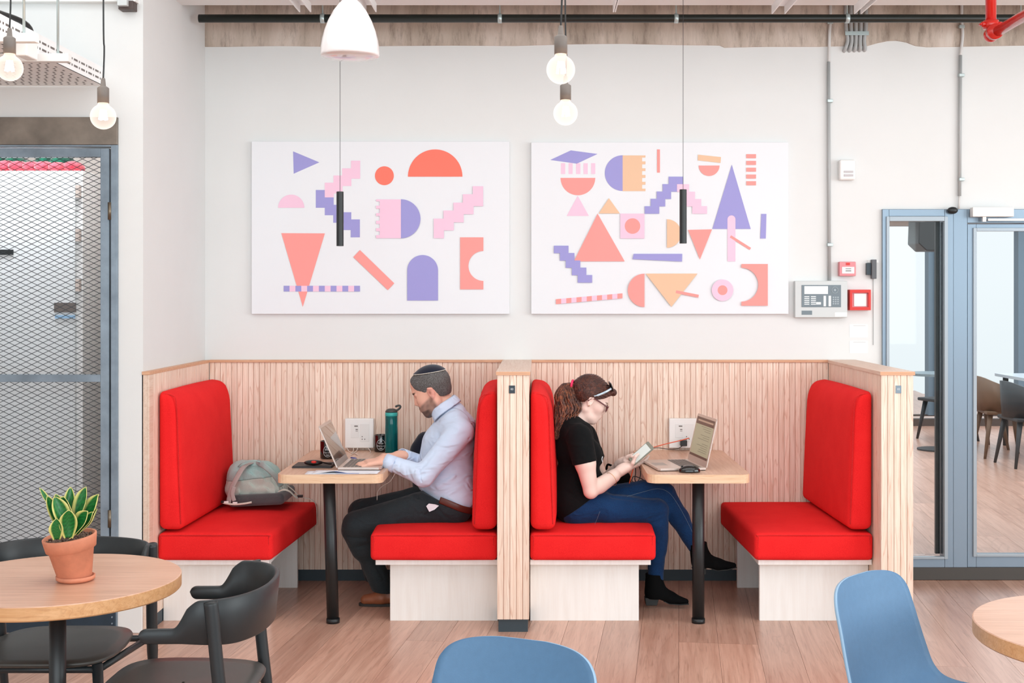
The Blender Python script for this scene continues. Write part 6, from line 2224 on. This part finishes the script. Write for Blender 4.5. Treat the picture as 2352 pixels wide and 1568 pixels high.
for wc, wd_, rr_ in ((wN, wNd, 0.0385), (wF, wFd, 0.0385)):
    w = MB(); a = wc - wd_ * 0.052; w.tube([a, wc + wd_ * 0.003], [(rr_ * 1.05, rr_ * 1.05), (rr_, rr_)], 28, caps=False)
    w.build('cuff', M_shirt, shirt, smooth=True, solid=0.003)

# trousers
v = Vol((-1.13, 6.14, 0.03), (-0.27, 6.84, 0.68), 0.004)
v.cone(P(1042, 1160, 6.42), P(1042, 1160, 6.60), 0.100, 0.100, 0.03)
v.cone(P(1000, 1140, 6.43), P(1000, 1140, 6.59), 0.075, 0.075, 0.05)
v.cone(hipN, knN, 0.088, 0.062, 0.03); v.cone(hipF, knF, 0.088, 0.062, 0.03)
v.cone(P(960, 1165, 6.38), knN, 0.074, 0.062, 0.03)
v.cone(P(958, 1148, 6.62), knF, 0.072, 0.060, 0.03)
v.cone(knN, anN, 0.062, 0.054, 0.02, w=(0, 1, 0), q=1.1); v.cone(knF, anF, 0.062, 0.054, 0.02, w=(0, 1, 0), q=1.1)
v.cone(P(803, 1222, 6.38), P(830, 1262, 6.39), 0.038, 0.05, 0.03)
folds(v, [(P(800, 1232, 6.33), P(842, 1236, 6.33), 0.008, -0.007), (P(802, 1245, 6.34), P(850, 1240, 6.34), 0.008, 0.005), (P(808, 1258, 6.34), P(850, 1250, 6.34), 0.008, -0.006),
          (P(955, 1140, 6.34), P(985, 1175, 6.33), 0.010, -0.009), (P(940, 1150, 6.33), P(970, 1185, 6.32), 0.010, 0.006), (P(985, 1150, 6.33), P(1040, 1200, 6.33), 0.010, -0.006),
          (P(960, 1178, 6.31), P(1030, 1195, 6.32), 0.008, -0.005), (P(860, 1290, 6.38), P(880, 1330, 6.41), 0.010, -0.005)])
v.disp(lambda x, y, z: 0.0022 * noise3(x, y, z * 1.3, 38, 21) + 0.0009 * noise3(x, y, z, 90, 22))
wl0 = npv(*P(945, 1110, 6.5)); wl1 = npv(*P(1088, 1168, 6.5)); wd2 = wl1 - wl0; wn_ = npv(-wd2[2], 0, wd2[0]); wn_ /= np.linalg.norm(wn_)
if wn_[2] < 0: wn_ = -wn_
zhem = PZ(1360, 6.45)


def trcut(x, y, z):
    a = (x - wl0[0]) * wn_[0] + (z - wl0[2]) * wn_[2] + 0 * y
    b = (zhem + 0.12 * (x + 0.8) * -1) - z + 0 * y
    return np.maximum(a, b)


v.cut(trcut)
tro = v.build('trousers', M_trouser, man)
w = MB(); q = [P(1010, 1148, 6.325), P(1035, 1158, 6.312), P(1060, 1168, 6.32), P(1082, 1173, 6.36), P(1092, 1175, 6.46)]
w.tube(smooth_pts(q, 6), [(0.017, 0.004)] * 25, 10, flat=(0.3, 0, 1)); w.build('belt', M_belt, tro, smooth=True)
w = MB(); w.add([P(979, 1162, 6.292), P(985, 1156, 6.293), P(1000, 1158, 6.295), P(1008, 1161, 6.298), P(998, 1170, 6.293), P(986, 1175, 6.291)], [(0, 5, 4, 3, 2, 1)]); w.build('pocket_lining', M_paper, tro, solid=0.004)


def shoe(name, parent, toe, heel, D, mat, solemat, h=0.085):
    """toe/heel px; sole on the floor"""
    t = Vector((PX(toe, D), D, 0)); hl_ = Vector((PX(heel, D), D, 0)); d = (hl_ - t).normalized()
    sdv = Vector((0, 1, 0))
    v = Vol((min(t.x, hl_.x) - 0.05, D - 0.09, -0.012), (max(t.x, hl_.x) + 0.05, D + 0.09, 0.16), 0.003)
    L = (hl_ - t).length
    pt_ = lambda a, z, y=0: tuple(t + d * (a * L) + sdv * y + Vector((0, 0, z)))
    v.cone(pt_(0.13, 0.030), pt_(0.42, 0.038), 0.027, 0.034, 0.0, w=(0, 1, 0), q=1.3)
    v.cone(pt_(0.42, 0.042), pt_(0.88, 0.045), 0.037, 0.036, 0.02)
    v.cone(pt_(0.40, 0.068), pt_(0.72, 0.105), 0.026, 0.032, 0.02)
    v.cut(lambda x, y, z: 0.014 - z + 0 * x + 0 * y)
    v.build(name, mat, parent)
    o = parent.children[-1]
    w = MB(); pl = []
    for i in range(36):
        a = 2 * PI * i / 36
        u = 0.5 + 0.50 * math.cos(a); wd_ = 0.037 * (0.84 + 0.2 * math.cos(a + PI)) if True else 0
        pl.append((u, math.copysign(abs(math.sin(a)) ** 0.7, math.sin(a)) * wd_))
    w.prism(pl, lambda u, y, z: pt_(u, z, y), 0.0005, 0.014)
    w.build('sole', solemat, o, bevel=0.002)
    return o


for D, toe, heel in ((6.47, 824, 948), (6.68, 862, 968)):
    before = set(man.children)
    shoe('shoe', man, toe, heel, D, M_brown_shoe, M_sole)

# ================================================================== the woman
wom = thing('person', 'woman in black T-shirt and blue jeans with ponytail, legs crossed, holding a phone', 'person', (PX(1330, 6.5), 6.5, 0.46))
G = Head(P(1361, 906, 6.48), 0.885, -0.465, 0.90, turn=R(4))
shN, shF = P(1330, 1002, 6.33), P(1342, 998, 6.62)
elN, elF = P(1357, 1128, 6.30), P(1385, 1108, 6.66)
wrN, wrF = P(1434, 1075, 6.42), P(1428, 1062, 6.53)
hipN, hipF = P(1322, 1165, 6.40), P(1325, 1160, 6.56)
knN, anN = P(1508, 1172, 6.40), P(1506, 1328, 6.42)
knF, anF = P(1528, 1132, 6.46), P(1600, 1262, 6.43)

v = Vol((0.03, 6.12, 0.05), (0.87, 6.80, 1.24), 0.0034)
v.ell(P(1322, 1110, 6.50), (0.090, 0.115, 0.14), 0)
v.ell(P(1320, 1020, 6.49), (0.080, 0.11, 0.13), 0.05)
v.cone(P(1325, 1160, 6.42), P(1325, 1160, 6.55), 0.085, 0.085, 0.04)
v.cone(P(1318, 992, 6.40), P(1322, 992, 6.56), 0.038, 0.038, 0.02)
v.cone(P(1313, 978, 6.48), P(1338, 945, 6.48), 0.044, 0.046, 0.02)
v.cone(P(1330, 965, 6.48), P(1352, 952, 6.48), 0.042, 0.036, 0.025)
v.cone(shN, P(1344, 1062, 6.30), 0.048, 0.051, 0.02); v.cone(P(1344, 1062, 6.30), elN, 0.051, 0.036, 0.02); v.cone(elN, wrN, 0.034, 0.026, 0.014)
v.cone(P(1378, 1115, 6.33), P(1410, 1093, 6.36), 0.038, 0.032, 0.02)
v.cone(shF, elF, 0.045, 0.036, 0.02); v.cone(elF, wrF, 0.036, 0.024, 0.01)
for h_, k_, a_ in ((hipN, knN, anN), (hipF, knF, anF)):
    v.cone(h_, k_, 0.066, 0.042, 0.03); v.cone(k_, a_, 0.042, 0.028, 0.02)
add_head(v, G, False)
v.ell(G.p(0.03, 0, -0.118), npv(0.05, 0.045, 0.022), 0.02, M=G.M)
# phone frame
pc = npv(*P(1473, 1041, 6.42)); pdir = npv(*P(1488, 1024, 6.42)) - npv(*P(1455, 1053, 6.42)); pdir /= np.linalg.norm(pdir)
pn = npv(-0.42, -0.50, 0.62); pn -= pdir * (pn @ pdir); pn /= np.linalg.norm(pn); pw_ = np.cross(pn, pdir)
# near hand (her right) under and beside the phone, far hand supports behind
dN = pdir * 1.0 - pn * 0.05
hand(v, npv(*wrN), npv(*P(1466, 1060, 6.475)) - npv(*wrN) , tuple(-pn), (0, -1, 0), sc=0.88, wr=0.024, spread=0.06, curls=[(0.10, 0.25, 0.25), (0.12, 0.35, 0.35), (0.15, 0.45, 0.45), (0.2, 0.5, 0.5)],
     thumb=[tuple(pc - pdir * 0.060 + npv(0, -0.030, -0.004)), tuple(pc - pdir * 0.036 + npv(0, -0.030, 0.006) + pn * 0.010), tuple(pc - pdir * 0.014 + npv(0, -0.016, 0) + pn * 0.013)])
dF = npv(*P(1457, 1040, 6.46)) - npv(*wrF)
hand(v, wrF, dF, (-0.5, 0.35, 0.75), (0, -0.3, -1), sc=0.86, wr=0.023, curls=[(0.35, 0.5, 0.4), (0.6, 0.8, 0.7), (0.75, 1.0, 0.8), (0.85, 1.1, 0.8)],
     thumb=[tuple(pc - pdir * 0.062 + npv(0, 0.035, -0.012)), tuple(pc - pdir * 0.040 + npv(0, 0.036, -0.008) - pn * 0.006), tuple(pc - pdir * 0.020 + npv(0, 0.034, -0.004))])


def womcol(V):
    L = G.loc(V)
    f, s_, u = L[:, 0], L[:, 1], L[:, 2]
    n2 = noise3(V[:, 0], V[:, 1], V[:, 2], 55, 5)
    c = np.tile(npv(lin(243), lin(214), lin(202)), (len(V), 1)) * (1 + 0.03 * n2[:, None])
    def mixin(mask, col, a=1.0):
        m = np.clip(mask * a, 0, 1)[:, None]
        return c * (1 - m) + npv(*col) * m
    sm = lambda e0, e1, x: np.clip((x - e0) / (e1 - e0), 0, 1) ** 2 * (3 - 2 * np.clip((x - e0) / (e1 - e0), 0, 1))
    lips = sm(0.085, 0.094, f) * sm(0.012, 0.008, np.abs(u + 0.098)) * sm(0.022, 0.016, np.abs(s_))
    c = mixin(lips, (lin(206), lin(112), lin(108)), 0.8)
    ck = np.exp(-((f - 0.06) / 0.025) ** 2 - ((u + 0.06) / 0.022) ** 2) * (np.abs(s_) > 0.03)
    c = mixin(ck, (lin(238), lin(176), lin(166)), 0.2)
    brow = sm(0.072, 0.08, f) * sm(0.004, 0.002, np.abs(u + 0.004)) * sm(0.012, 0.016, np.abs(s_)) * sm(0.050, 0.044, np.abs(s_))
    c = mixin(brow, (lin(96), lin(62), lin(50)), 0.85)
    lash = sm(0.070, 0.076, f) * sm(0.0028, 0.0014, np.abs(u + 0.0300 - 3.0 * (np.abs(s_) - 0.031) ** 2 * 4)) * sm(0.016, 0.019, np.abs(s_)) * sm(0.046, 0.042, np.abs(s_))
    c = mixin(lash, (lin(60), lin(36), lin(32)), 0.95)
    return c


wb = v.build('body', M_skin, wom, color=womcol)

# hair
hv = Vol(G.c - 0.17, G.c + 0.17, 0.0026)
k = G.k
hv.ell(G.p(-0.006, 0, 0.008), npv(0.096, 0.074, 0.086) * k, 0, M=G.M); hv.ell(G.p(-0.03, 0, 0.0), npv(0.074, 0.072, 0.078) * k, 0.02, M=G.M)
hv.ell(G.p(0.052, 0, 0.03), npv(0.045, 0.054, 0.045) * k, 0.02, M=G.M)
hair = hv.copy(); hair.D = hair.D - 0.010
hair.ell(G.p(-0.028, 0, 0.052), npv(0.078, 0.068, 0.055) * k, 0.02, M=G.M)
hair.ell(G.p(-0.085, 0, 0.012), npv(0.04, 0.045, 0.04) * k, 0.03, M=G.M)
x, y, z = hair.grid()
lf, ls, lu = G.lf(x, y, z)
hl = np.interp(lf, [-0.13, -0.06, -0.03, -0.018, 0.006, 0.018, 0.035, 0.05, 0.065, 0.082, 0.10, 0.2], [-0.075, -0.07, -0.055, -0.016, -0.006, -0.012, -0.004, 0.006, 0.018, 0.036, 0.052, 0.09])
ang = np.arctan2(lu - 0.01, lf + 0.10)
hair.D = hair.D - (0.0018 * np.sin(70 * ang + 10 * ls * 10) + 0.0012 * noise3(x, y, z, 260, 31)).astype(np.float32)
hair.D = np.maximum(hair.D, ((hl - lu) * 0.6).astype(np.float32))
hair.D = np.maximum(hair.D, (-(hv.D + 0.008)).astype(np.float32))
hair.ell(G.p(0.098, 0, 0.066), npv(0.024, 0.040, 0.022) * k, 0.008, M=G.M)
hair.build('hair', M_brownhair, wom)
# ponytail: many wavy locks from the elastic down the back
tie = npv(*P(1314, 884, 6.47))
w = MB(); rr = random.Random(12)
for i in range(420):
    a = rr.random() * 2 * PI; q = math.sqrt(rr.random())
    ex = q * math.cos(a); ey = q * math.sin(a)
    ln = 0.78 + 0.34 * rr.random()
    cen = [npv(*P(1318, 882, 6.47)), npv(*P(1302, 884, 6.47)), npv(*P(1298, 908, 6.46)), npv(*P(1300, 938, 6.45)), npv(*P(1292, 962, 6.43)), npv(*P(1279, 990, 6.40)), npv(*P(1273, 1010, 6.38))]
    wid = [0.010, 0.026, 0.054, 0.064, 0.056, 0.030, 0.008]
    n = 7 if ln > 0.98 else 6
    pts = []
    ph = rr.random() * 6; fr = 1.4 + rr.random() * 1.2
    for j in range(n):
        wv = 0.011 * math.sin(ph + fr * j * 1.6) * min(1, j / 2)
        X = cen[j][0] + (ex * wid[j] + wv) * (0.9 if ex < 0 else 1.15)
        X = max(X, 0.082 + rr.random() * 0.006) if j > 1 else X
        pts.append((X, cen[j][1] + ey * wid[j] * 0.9 + 0.006 * math.cos(ph + fr * j), cen[j][2] + 0.004 * rr.random()))
    sp_ = smooth_pts(pts, 5)
    m = len(sp_)
    w.tube(sp_, [0.0024 + 0.0014 * math.sin(PI * t / (m - 1)) - 0.002 * (t / (m - 1)) ** 3 for t in range(m)], 6)
pony = w.build('ponytail', M_brownstrand, wom, smooth=True)
w = MB(); c0 = npv(*P(1314, 883, 6.47))
w.tube([tuple(c0 + npv(0.004 * math.cos(a) + 0.004 * math.sin(a), 0.021 * math.cos(a), 0.021 * math.sin(a))) for a in [2 * PI * i / 24 for i in range(25)]], 0.0065, 10, caps=False)
w.build('hair_elastic', M_pinkband, pony, smooth=True)

# spectacles
gl = MB()
gp = lambda f, s_, u: tuple(G.p(f, s_, u))
for s_ in (-1, 1):
    gl.tube(smooth_pts([gp(-0.018, s_ * 0.083, -0.040), gp(-0.004, s_ * 0.083, -0.014), gp(0.03, s_ * 0.079, -0.012), gp(0.104, s_ * 0.062, -0.022)], 5), [(0.0035, 0.0016)] * 16, 8)
    ring = []
    for i in range(25):
        a = 2 * PI * i / 24
        ring.append(gp(0.110 - 0.006 * abs(math.cos(a)) * (1 if math.cos(a) * s_ > 0 else 0), s_ * 0.036 + 0.026 * math.cos(a), -0.034 + 0.017 * math.copysign(abs(math.sin(a)) ** 0.8, math.sin(a))))
    gl.tube(ring, 0.0022, 8, caps=False)
gl.tube([gp(0.110, -0.011, -0.026), gp(0.114, 0, -0.024), gp(0.110, 0.011, -0.026)], 0.0022, 8)
sg = gl.build('spectacles', M_glassesbrown, wom, smooth=True)
w = MB()
for s_ in (-1, 1):
    w.add([gp(0.109, s_ * 0.036 + 0.025 * math.cos(2 * PI * i / 20), -0.034 + 0.016 * math.sin(2 * PI * i / 20)) for i in range(20)], [tuple(range(20))])
w.build('lenses', M_glasslens, sg)
# sunglasses pushed up on the hair
w = MB()
for s_ in (-1, 1):
    w.tube(smooth_pts([gp(-0.002, s_ * 0.090, 0.000), gp(0.02, s_ * 0.092, 0.020), gp(0.050, s_ * 0.084, 0.056), gp(0.070, s_ * 0.066, 0.083)], 5), [(0.0035, 0.002)] * 4 + [(0.0062, 0.0025)] * 12, 8)
sgl = w.build('sunglasses', plain('silver_blue_temple', C(176, 192, 204), 0.2, metal=0.5), wom, smooth=True)
w = MB()
for s_ in (-1, 1):
    ring = [gp(0.072 + 0.018 * math.sin(2 * PI * i / 24), s_ * 0.034 + 0.029 * math.cos(2 * PI * i / 24), 0.092 - 0.017 * math.sin(2 * PI * i / 24)) for i in range(24)]
    w.add(ring, [tuple(range(24))]); w.tube(ring + [ring[0]], 0.0028, 8, caps=False)
w.build('dark_lenses', M_mugblack, sgl, smooth=False)
w = MB(); sph(w, G.p(0.0, -0.088, -0.060), 0.0028, 8, 6); w.build('earring', M_gold, wom, smooth=True)

# T-shirt
v = Vol((0.06, 6.14, 0.42), (0.48, 6.80, 1.06), 0.0038)
v.ell(P(1325, 1118, 6.49), (0.128, 0.158, 0.155), 0)
v.ell(P(1318, 1020, 6.48), (0.105, 0.145, 0.13), 0.05)
v.ell(P(1352, 1045, 6.42), (0.07, 0.07, 0.075), 0.04); v.ell(P(1356, 1045, 6.55), (0.07, 0.07, 0.075), 0.04)
v.cone(P(1320, 1160, 6.42), P(1320, 1160, 6.56), 0.105, 0.105, 0.05)
v.cone(P(1355, 1120, 6.43), P(1355, 1120, 6.55), 0.085, 0.085, 0.05)
v.cone(P(1312, 988, 6.39), P(1316, 988, 6.57), 0.052, 0.052, 0.04)
v.cone(P(1304, 982, 6.48), P(1320, 992, 6.48), 0.065, 0.075, 0.04)
v.cone(P(1303, 979, 6.48), P(1330, 992, 6.48), 0.062, 0.060, 0.03)
v.ell(P(1312, 985, 6.48), (0.075, 0.12, 0.05), 0.04)
v.cone(P(1312, 978, 6.43), P(1312, 978, 6.53), 0.052, 0.052, 0.03)
v.cone(shN, P(1345, 1070, 6.30), 0.066, 0.063, 0.03); v.cone(shF, P(1366, 1055, 6.64), 0.062, 0.055, 0.03)
folds(v, [(P(1300, 1130, 6.33), P(1370, 1160, 6.36), 0.012, -0.006), (P(1310, 1100, 6.32), P(1380, 1120, 6.36), 0.01, 0.005), (P(1330, 1060, 6.24), P(1350, 1030, 6.24), 0.01, -0.004), (P(1300, 1040, 6.30), P(1300, 1120, 6.33), 0.012, -0.006)])
v.disp(lambda x, y, z: 0.0024 * noise3(x, y, z * 1.3, 40, 41) + 0.0008 * noise3(x, y, z, 90, 42))
s0 = npv(*P(1345, 1063, 6.30)); sdv = npv(*elN) - npv(*shN); sdv /= np.linalg.norm(sdv)
s1_ = npv(*P(1366, 1056, 6.64)); sdf = npv(*elF) - npv(*shF); sdf /= np.linalg.norm(sdf)
h0 = npv(*P(1402, 1140, 6.5)); h1 = npv(*P(1310, 1205, 6.5)); hd = h1 - h0; hn2 = npv(-hd[2], 0, hd[0]); hn2 /= np.linalg.norm(hn2)
if hn2[2] > 0: hn2 = -hn2


def teecut(x, y, z):
    dN_ = seg_dist(x, y, z, s0, s0 + sdv * 0.1)
    a = (x - s0[0]) * sdv[0] + (y - s0[1]) * sdv[1] + (z - s0[2]) * sdv[2]
    a = np.where((dN_ < 0.085) & (y < 6.36), a, -1)
    b = (x - s1_[0]) * sdf[0] + (y - s1_[1]) * sdf[1] + (z - s1_[2]) * sdf[2]
    b = np.where((seg_dist(x, y, z, s1_, s1_ + sdf * 0.1) < 0.08) & (y > 6.60), b, -1)
    h_ = (x - h0[0]) * hn2[0] + (z - h0[2]) * hn2[2] + 0 * y
    h_ = np.where(x > 0.0, h_, -1)
    return np.maximum(np.maximum(a, b), h_)


v.cut(teecut)
tee = v.build('t_shirt', M_tee, wom)
w = MB()
vs, fs = text_geo('C', 0.05)
# fragment of a white chest print, only its rim is seen from the side
xp, yp, zp_ = P(1386, 1056, 6.40)
w.tube(smooth_pts([P(1384, 1048, 6.36), P(1382.5, 1054, 6.355), P(1384, 1061, 6.36)], 5), 0.0022, 8)
w.build('chest_print', M_printwhite, tee, smooth=True)

# jeans
v = Vol((0.06, 6.14, 0.08), (0.87, 6.78, 0.72), 0.0038)
v.cone(P(1326, 1165, 6.41), P(1326, 1165, 6.56), 0.096, 0.096, 0.03)
v.cone(P(1370, 1160, 6.40), P(1370, 1150, 6.55), 0.078, 0.078, 0.05)
v.cone(hipN, knN, 0.082, 0.057, 0.03); v.cone(P(1400, 1172, 6.38), P(1480, 1176, 6.39), 0.068, 0.056, 0.03)
v.cone(knN, anN, 0.056, 0.040, 0.02)
v.cone(P(1514, 1200, 6.40), P(1512, 1260, 6.41), 0.048, 0.044, 0.02)
v.cone(P(1380, 1145, 6.53), P(1480, 1128, 6.47), 0.066, 0.056, 0.03); v.cone(P(1480, 1130, 6.47), knF, 0.056, 0.046, 0.02)
v.cone(knF, P(1560, 1190, 6.44), 0.050, 0.050, 0.02); v.cone(P(1560, 1190, 6.44), anF, 0.050, 0.036, 0.02)
folds(v, [(P(1415, 1118, 6.42), P(1425, 1138, 6.40), 0.006, -0.005), (P(1428, 1116, 6.42), P(1438, 1136, 6.40), 0.006, -0.005), (P(1442, 1114, 6.41), P(1452, 1134, 6.40), 0.006, -0.005),
          (P(1456, 1112, 6.41), P(1464, 1130, 6.40), 0.006, -0.004), (P(1402, 1120, 6.42), P(1412, 1140, 6.40), 0.006, -0.005),
          (P(1490, 1190, 6.34), P(1530, 1180, 6.34), 0.008, -0.005), (P(1495, 1205, 6.34), P(1532, 1198, 6.34), 0.008, -0.005),
          (P(1405, 1141, 6.36), P(1490, 1150, 6.35), 0.007, -0.008)])
v.disp(lambda x, y, z: 0.0020 * noise3(x, y, z * 1.3, 42, 51) + 0.0008 * noise3(x, y, z, 100, 52))
a1 = npv(*anF); ad = npv(*anF) - npv(*P(1560, 1190, 6.44)); ad /= np.linalg.norm(ad)
jt0 = npv(*P(1400, 1100, 6.5)); zj = PZ(1334, 6.42)


def jcut(x, y, z):
    a = (x - a1[0]) * ad[0] + (y - a1[1]) * ad[1] + (z - a1[2]) * ad[2] + 0.008
    a = np.where(x > 0.70, a, -1)
    b = zj - z + 0 * x + 0 * y
    h_ = -((x - h0[0]) * hn2[0] + (z - h0[2]) * hn2[2]) - 0.075 + 0 * y
    h_ = np.where(x < h0[0] + 0.05, h_, -1)
    return np.maximum(np.maximum(a, b), h_)


v.cut(jcut)
jn = v.build('jeans', M_jeans, wom)
M_stitch = plain('pale_stitching', C(88, 110, 128), 0.7)
w = MB(); w.tube(smooth_pts([P(1440, 1140, 6.375), P(1475, 1130, 6.365), P(1510, 1122, 6.395), P(1535, 1130, 6.39), P(1555, 1155, 6.375), P(1580, 1200, 6.37), P(1596, 1235, 6.375)], 5), 0.0010, 5); w.build('stitching', M_stitch, jn)
w = MB(); w.tube(smooth_pts([P(1378, 1174, 6.286), P(1372, 1190, 6.296), P(1366, 1204, 6.31)], 4), 0.0010, 5); w.build('pocket_stitching', M_stitch, jn)


def boot(parent, ank, dirv, upv, D, sc=1.0):
    """ankle boot: ank = ankle centre, dirv = toe direction, upv = shaft direction"""
    A = npv(*ank); d = npv(*dirv); d /= np.linalg.norm(d); u = npv(*upv); u -= d * (u @ d); u /= np.linalg.norm(u)
    q = lambda a, b, s_=0: A + d * a * sc + u * b * sc + npv(0, 1, 0) * s_
    pts = [q(-0.09, -0.14), q(0.24, 0.12), q(-0.09, 0.12), q(0.24, -0.14)]
    lo = np.min(pts, 0) - 0.08; hi = np.max(pts, 0) + 0.08
    v = Vol(lo, hi, 0.003)
    v.cone(q(0.0, 0.055), q(0.0, 0.0), 0.046, 0.043, 0.0)
    v.cone(q(0.0, 0.0), q(0.0, -0.05), 0.043, 0.040, 0.02); v.cone(q(-0.012, -0.045), q(0.02, -0.055), 0.036, 0.036, 0.02)
    v.cone(q(0.01, -0.03), q(0.085, -0.07), 0.040, 0.030, 0.03); v.cone(q(0.085, -0.072), q(0.165, -0.088), 0.030, 0.014, 0.02, w=(0, 1, 0), q=1.35)
    # cut below the sole plane
    n_ = -u
    s0_ = q(0.10, -0.097); s1h = q(-0.01, -0.072)
    def cutf(x, y, z):
        lu_ = (x - A[0]) * u[0] + (y - A[1]) * u[1] + (z - A[2]) * u[2]
        ld_ = (x - A[0]) * d[0] + (y - A[1]) * d[1] + (z - A[2]) * d[2]
        fl = np.interp(ld_ / sc, [-0.1, 0.025, 0.075, 0.13, 0.2], [-0.068, -0.070, -0.094, -0.099, -0.096]) * sc
        return np.maximum(fl - lu_, lu_ - 0.058 * sc)
    v.cut(cutf)
    b = v.build('boot', M_suede, parent)
    w = MB()
    hp = [(-0.052, -0.064), (0.022, -0.066), (0.012, -0.104), (-0.046, -0.104)]
    for_ = lambda a, c_, s_: tuple(q(a, c_, s_))
    w.prism(hp, for_, -0.028, 0.028); w.build('heel', M_bootsole, b, bevel=0.003)
    w = MB(); sp2 = [(0.045, -0.083), (0.075, -0.0965), (0.13, -0.1015), (0.178, -0.0985), (0.178, -0.094), (0.13, -0.097), (0.075, -0.092), (0.05, -0.08)]
    w.prism(sp2, for_, -0.031, 0.031); w.build('sole', M_bootsole, b, bevel=0.002)


boot(wom, P(1503, 1342, 6.42), (1, 0, 0.0), (0.02, 0, 1), 6.42, 0.98)
boot(wom, P(1607, 1272, 6.42), (0.95, 0, 0.16), (-0.30, 0, 0.9), 6.42, 0.98)
w = MB(); c0 = npv(*P(1404, 1100, 6.335)); dd_ = npv(*wrN) - npv(*elN); dd_ /= np.linalg.norm(dd_); a1_ = np.cross(dd_, npv(0, 1, 0)); a1_ /= np.linalg.norm(a1_); a2_ = np.cross(dd_, a1_)
w.tube([tuple(c0 + (a1_ * math.cos(a) + a2_ * math.sin(a)) * 0.037) for a in [2 * PI * i / 28 for i in range(29)]], 0.0012, 6, caps=False)
w.build('bracelet', M_gold, wom, smooth=True)

# the phone in her hands
ph_ = thing('smartphone', 'light coloured smartphone held in the woman\'s hands', 'phone', tuple(pc))
f3 = lambda a, b_, c_: tuple(pc + pdir * a + pw_ * b_ + pn * c_)
w = MB(); w.prism(chamfer_poly(-0.068, 0.068, -0.034, 0.034, 0.009, 4), f3, -0.0035, 0.0035); w.build('body', plain('greenish_grey_phone', C(146, 150, 138), 0.35), ph_, bevel=0.0008)
w = MB(); w.prism([(-0.052, -0.030), (0.050, -0.030), (0.050, 0.030), (-0.052, 0.030)], f3, 0.0036, 0.0039); w.build('screen', plain('phone_screen', C(214, 222, 218), 0.15, emit=(C(214, 222, 218), 0.25)), ph_)
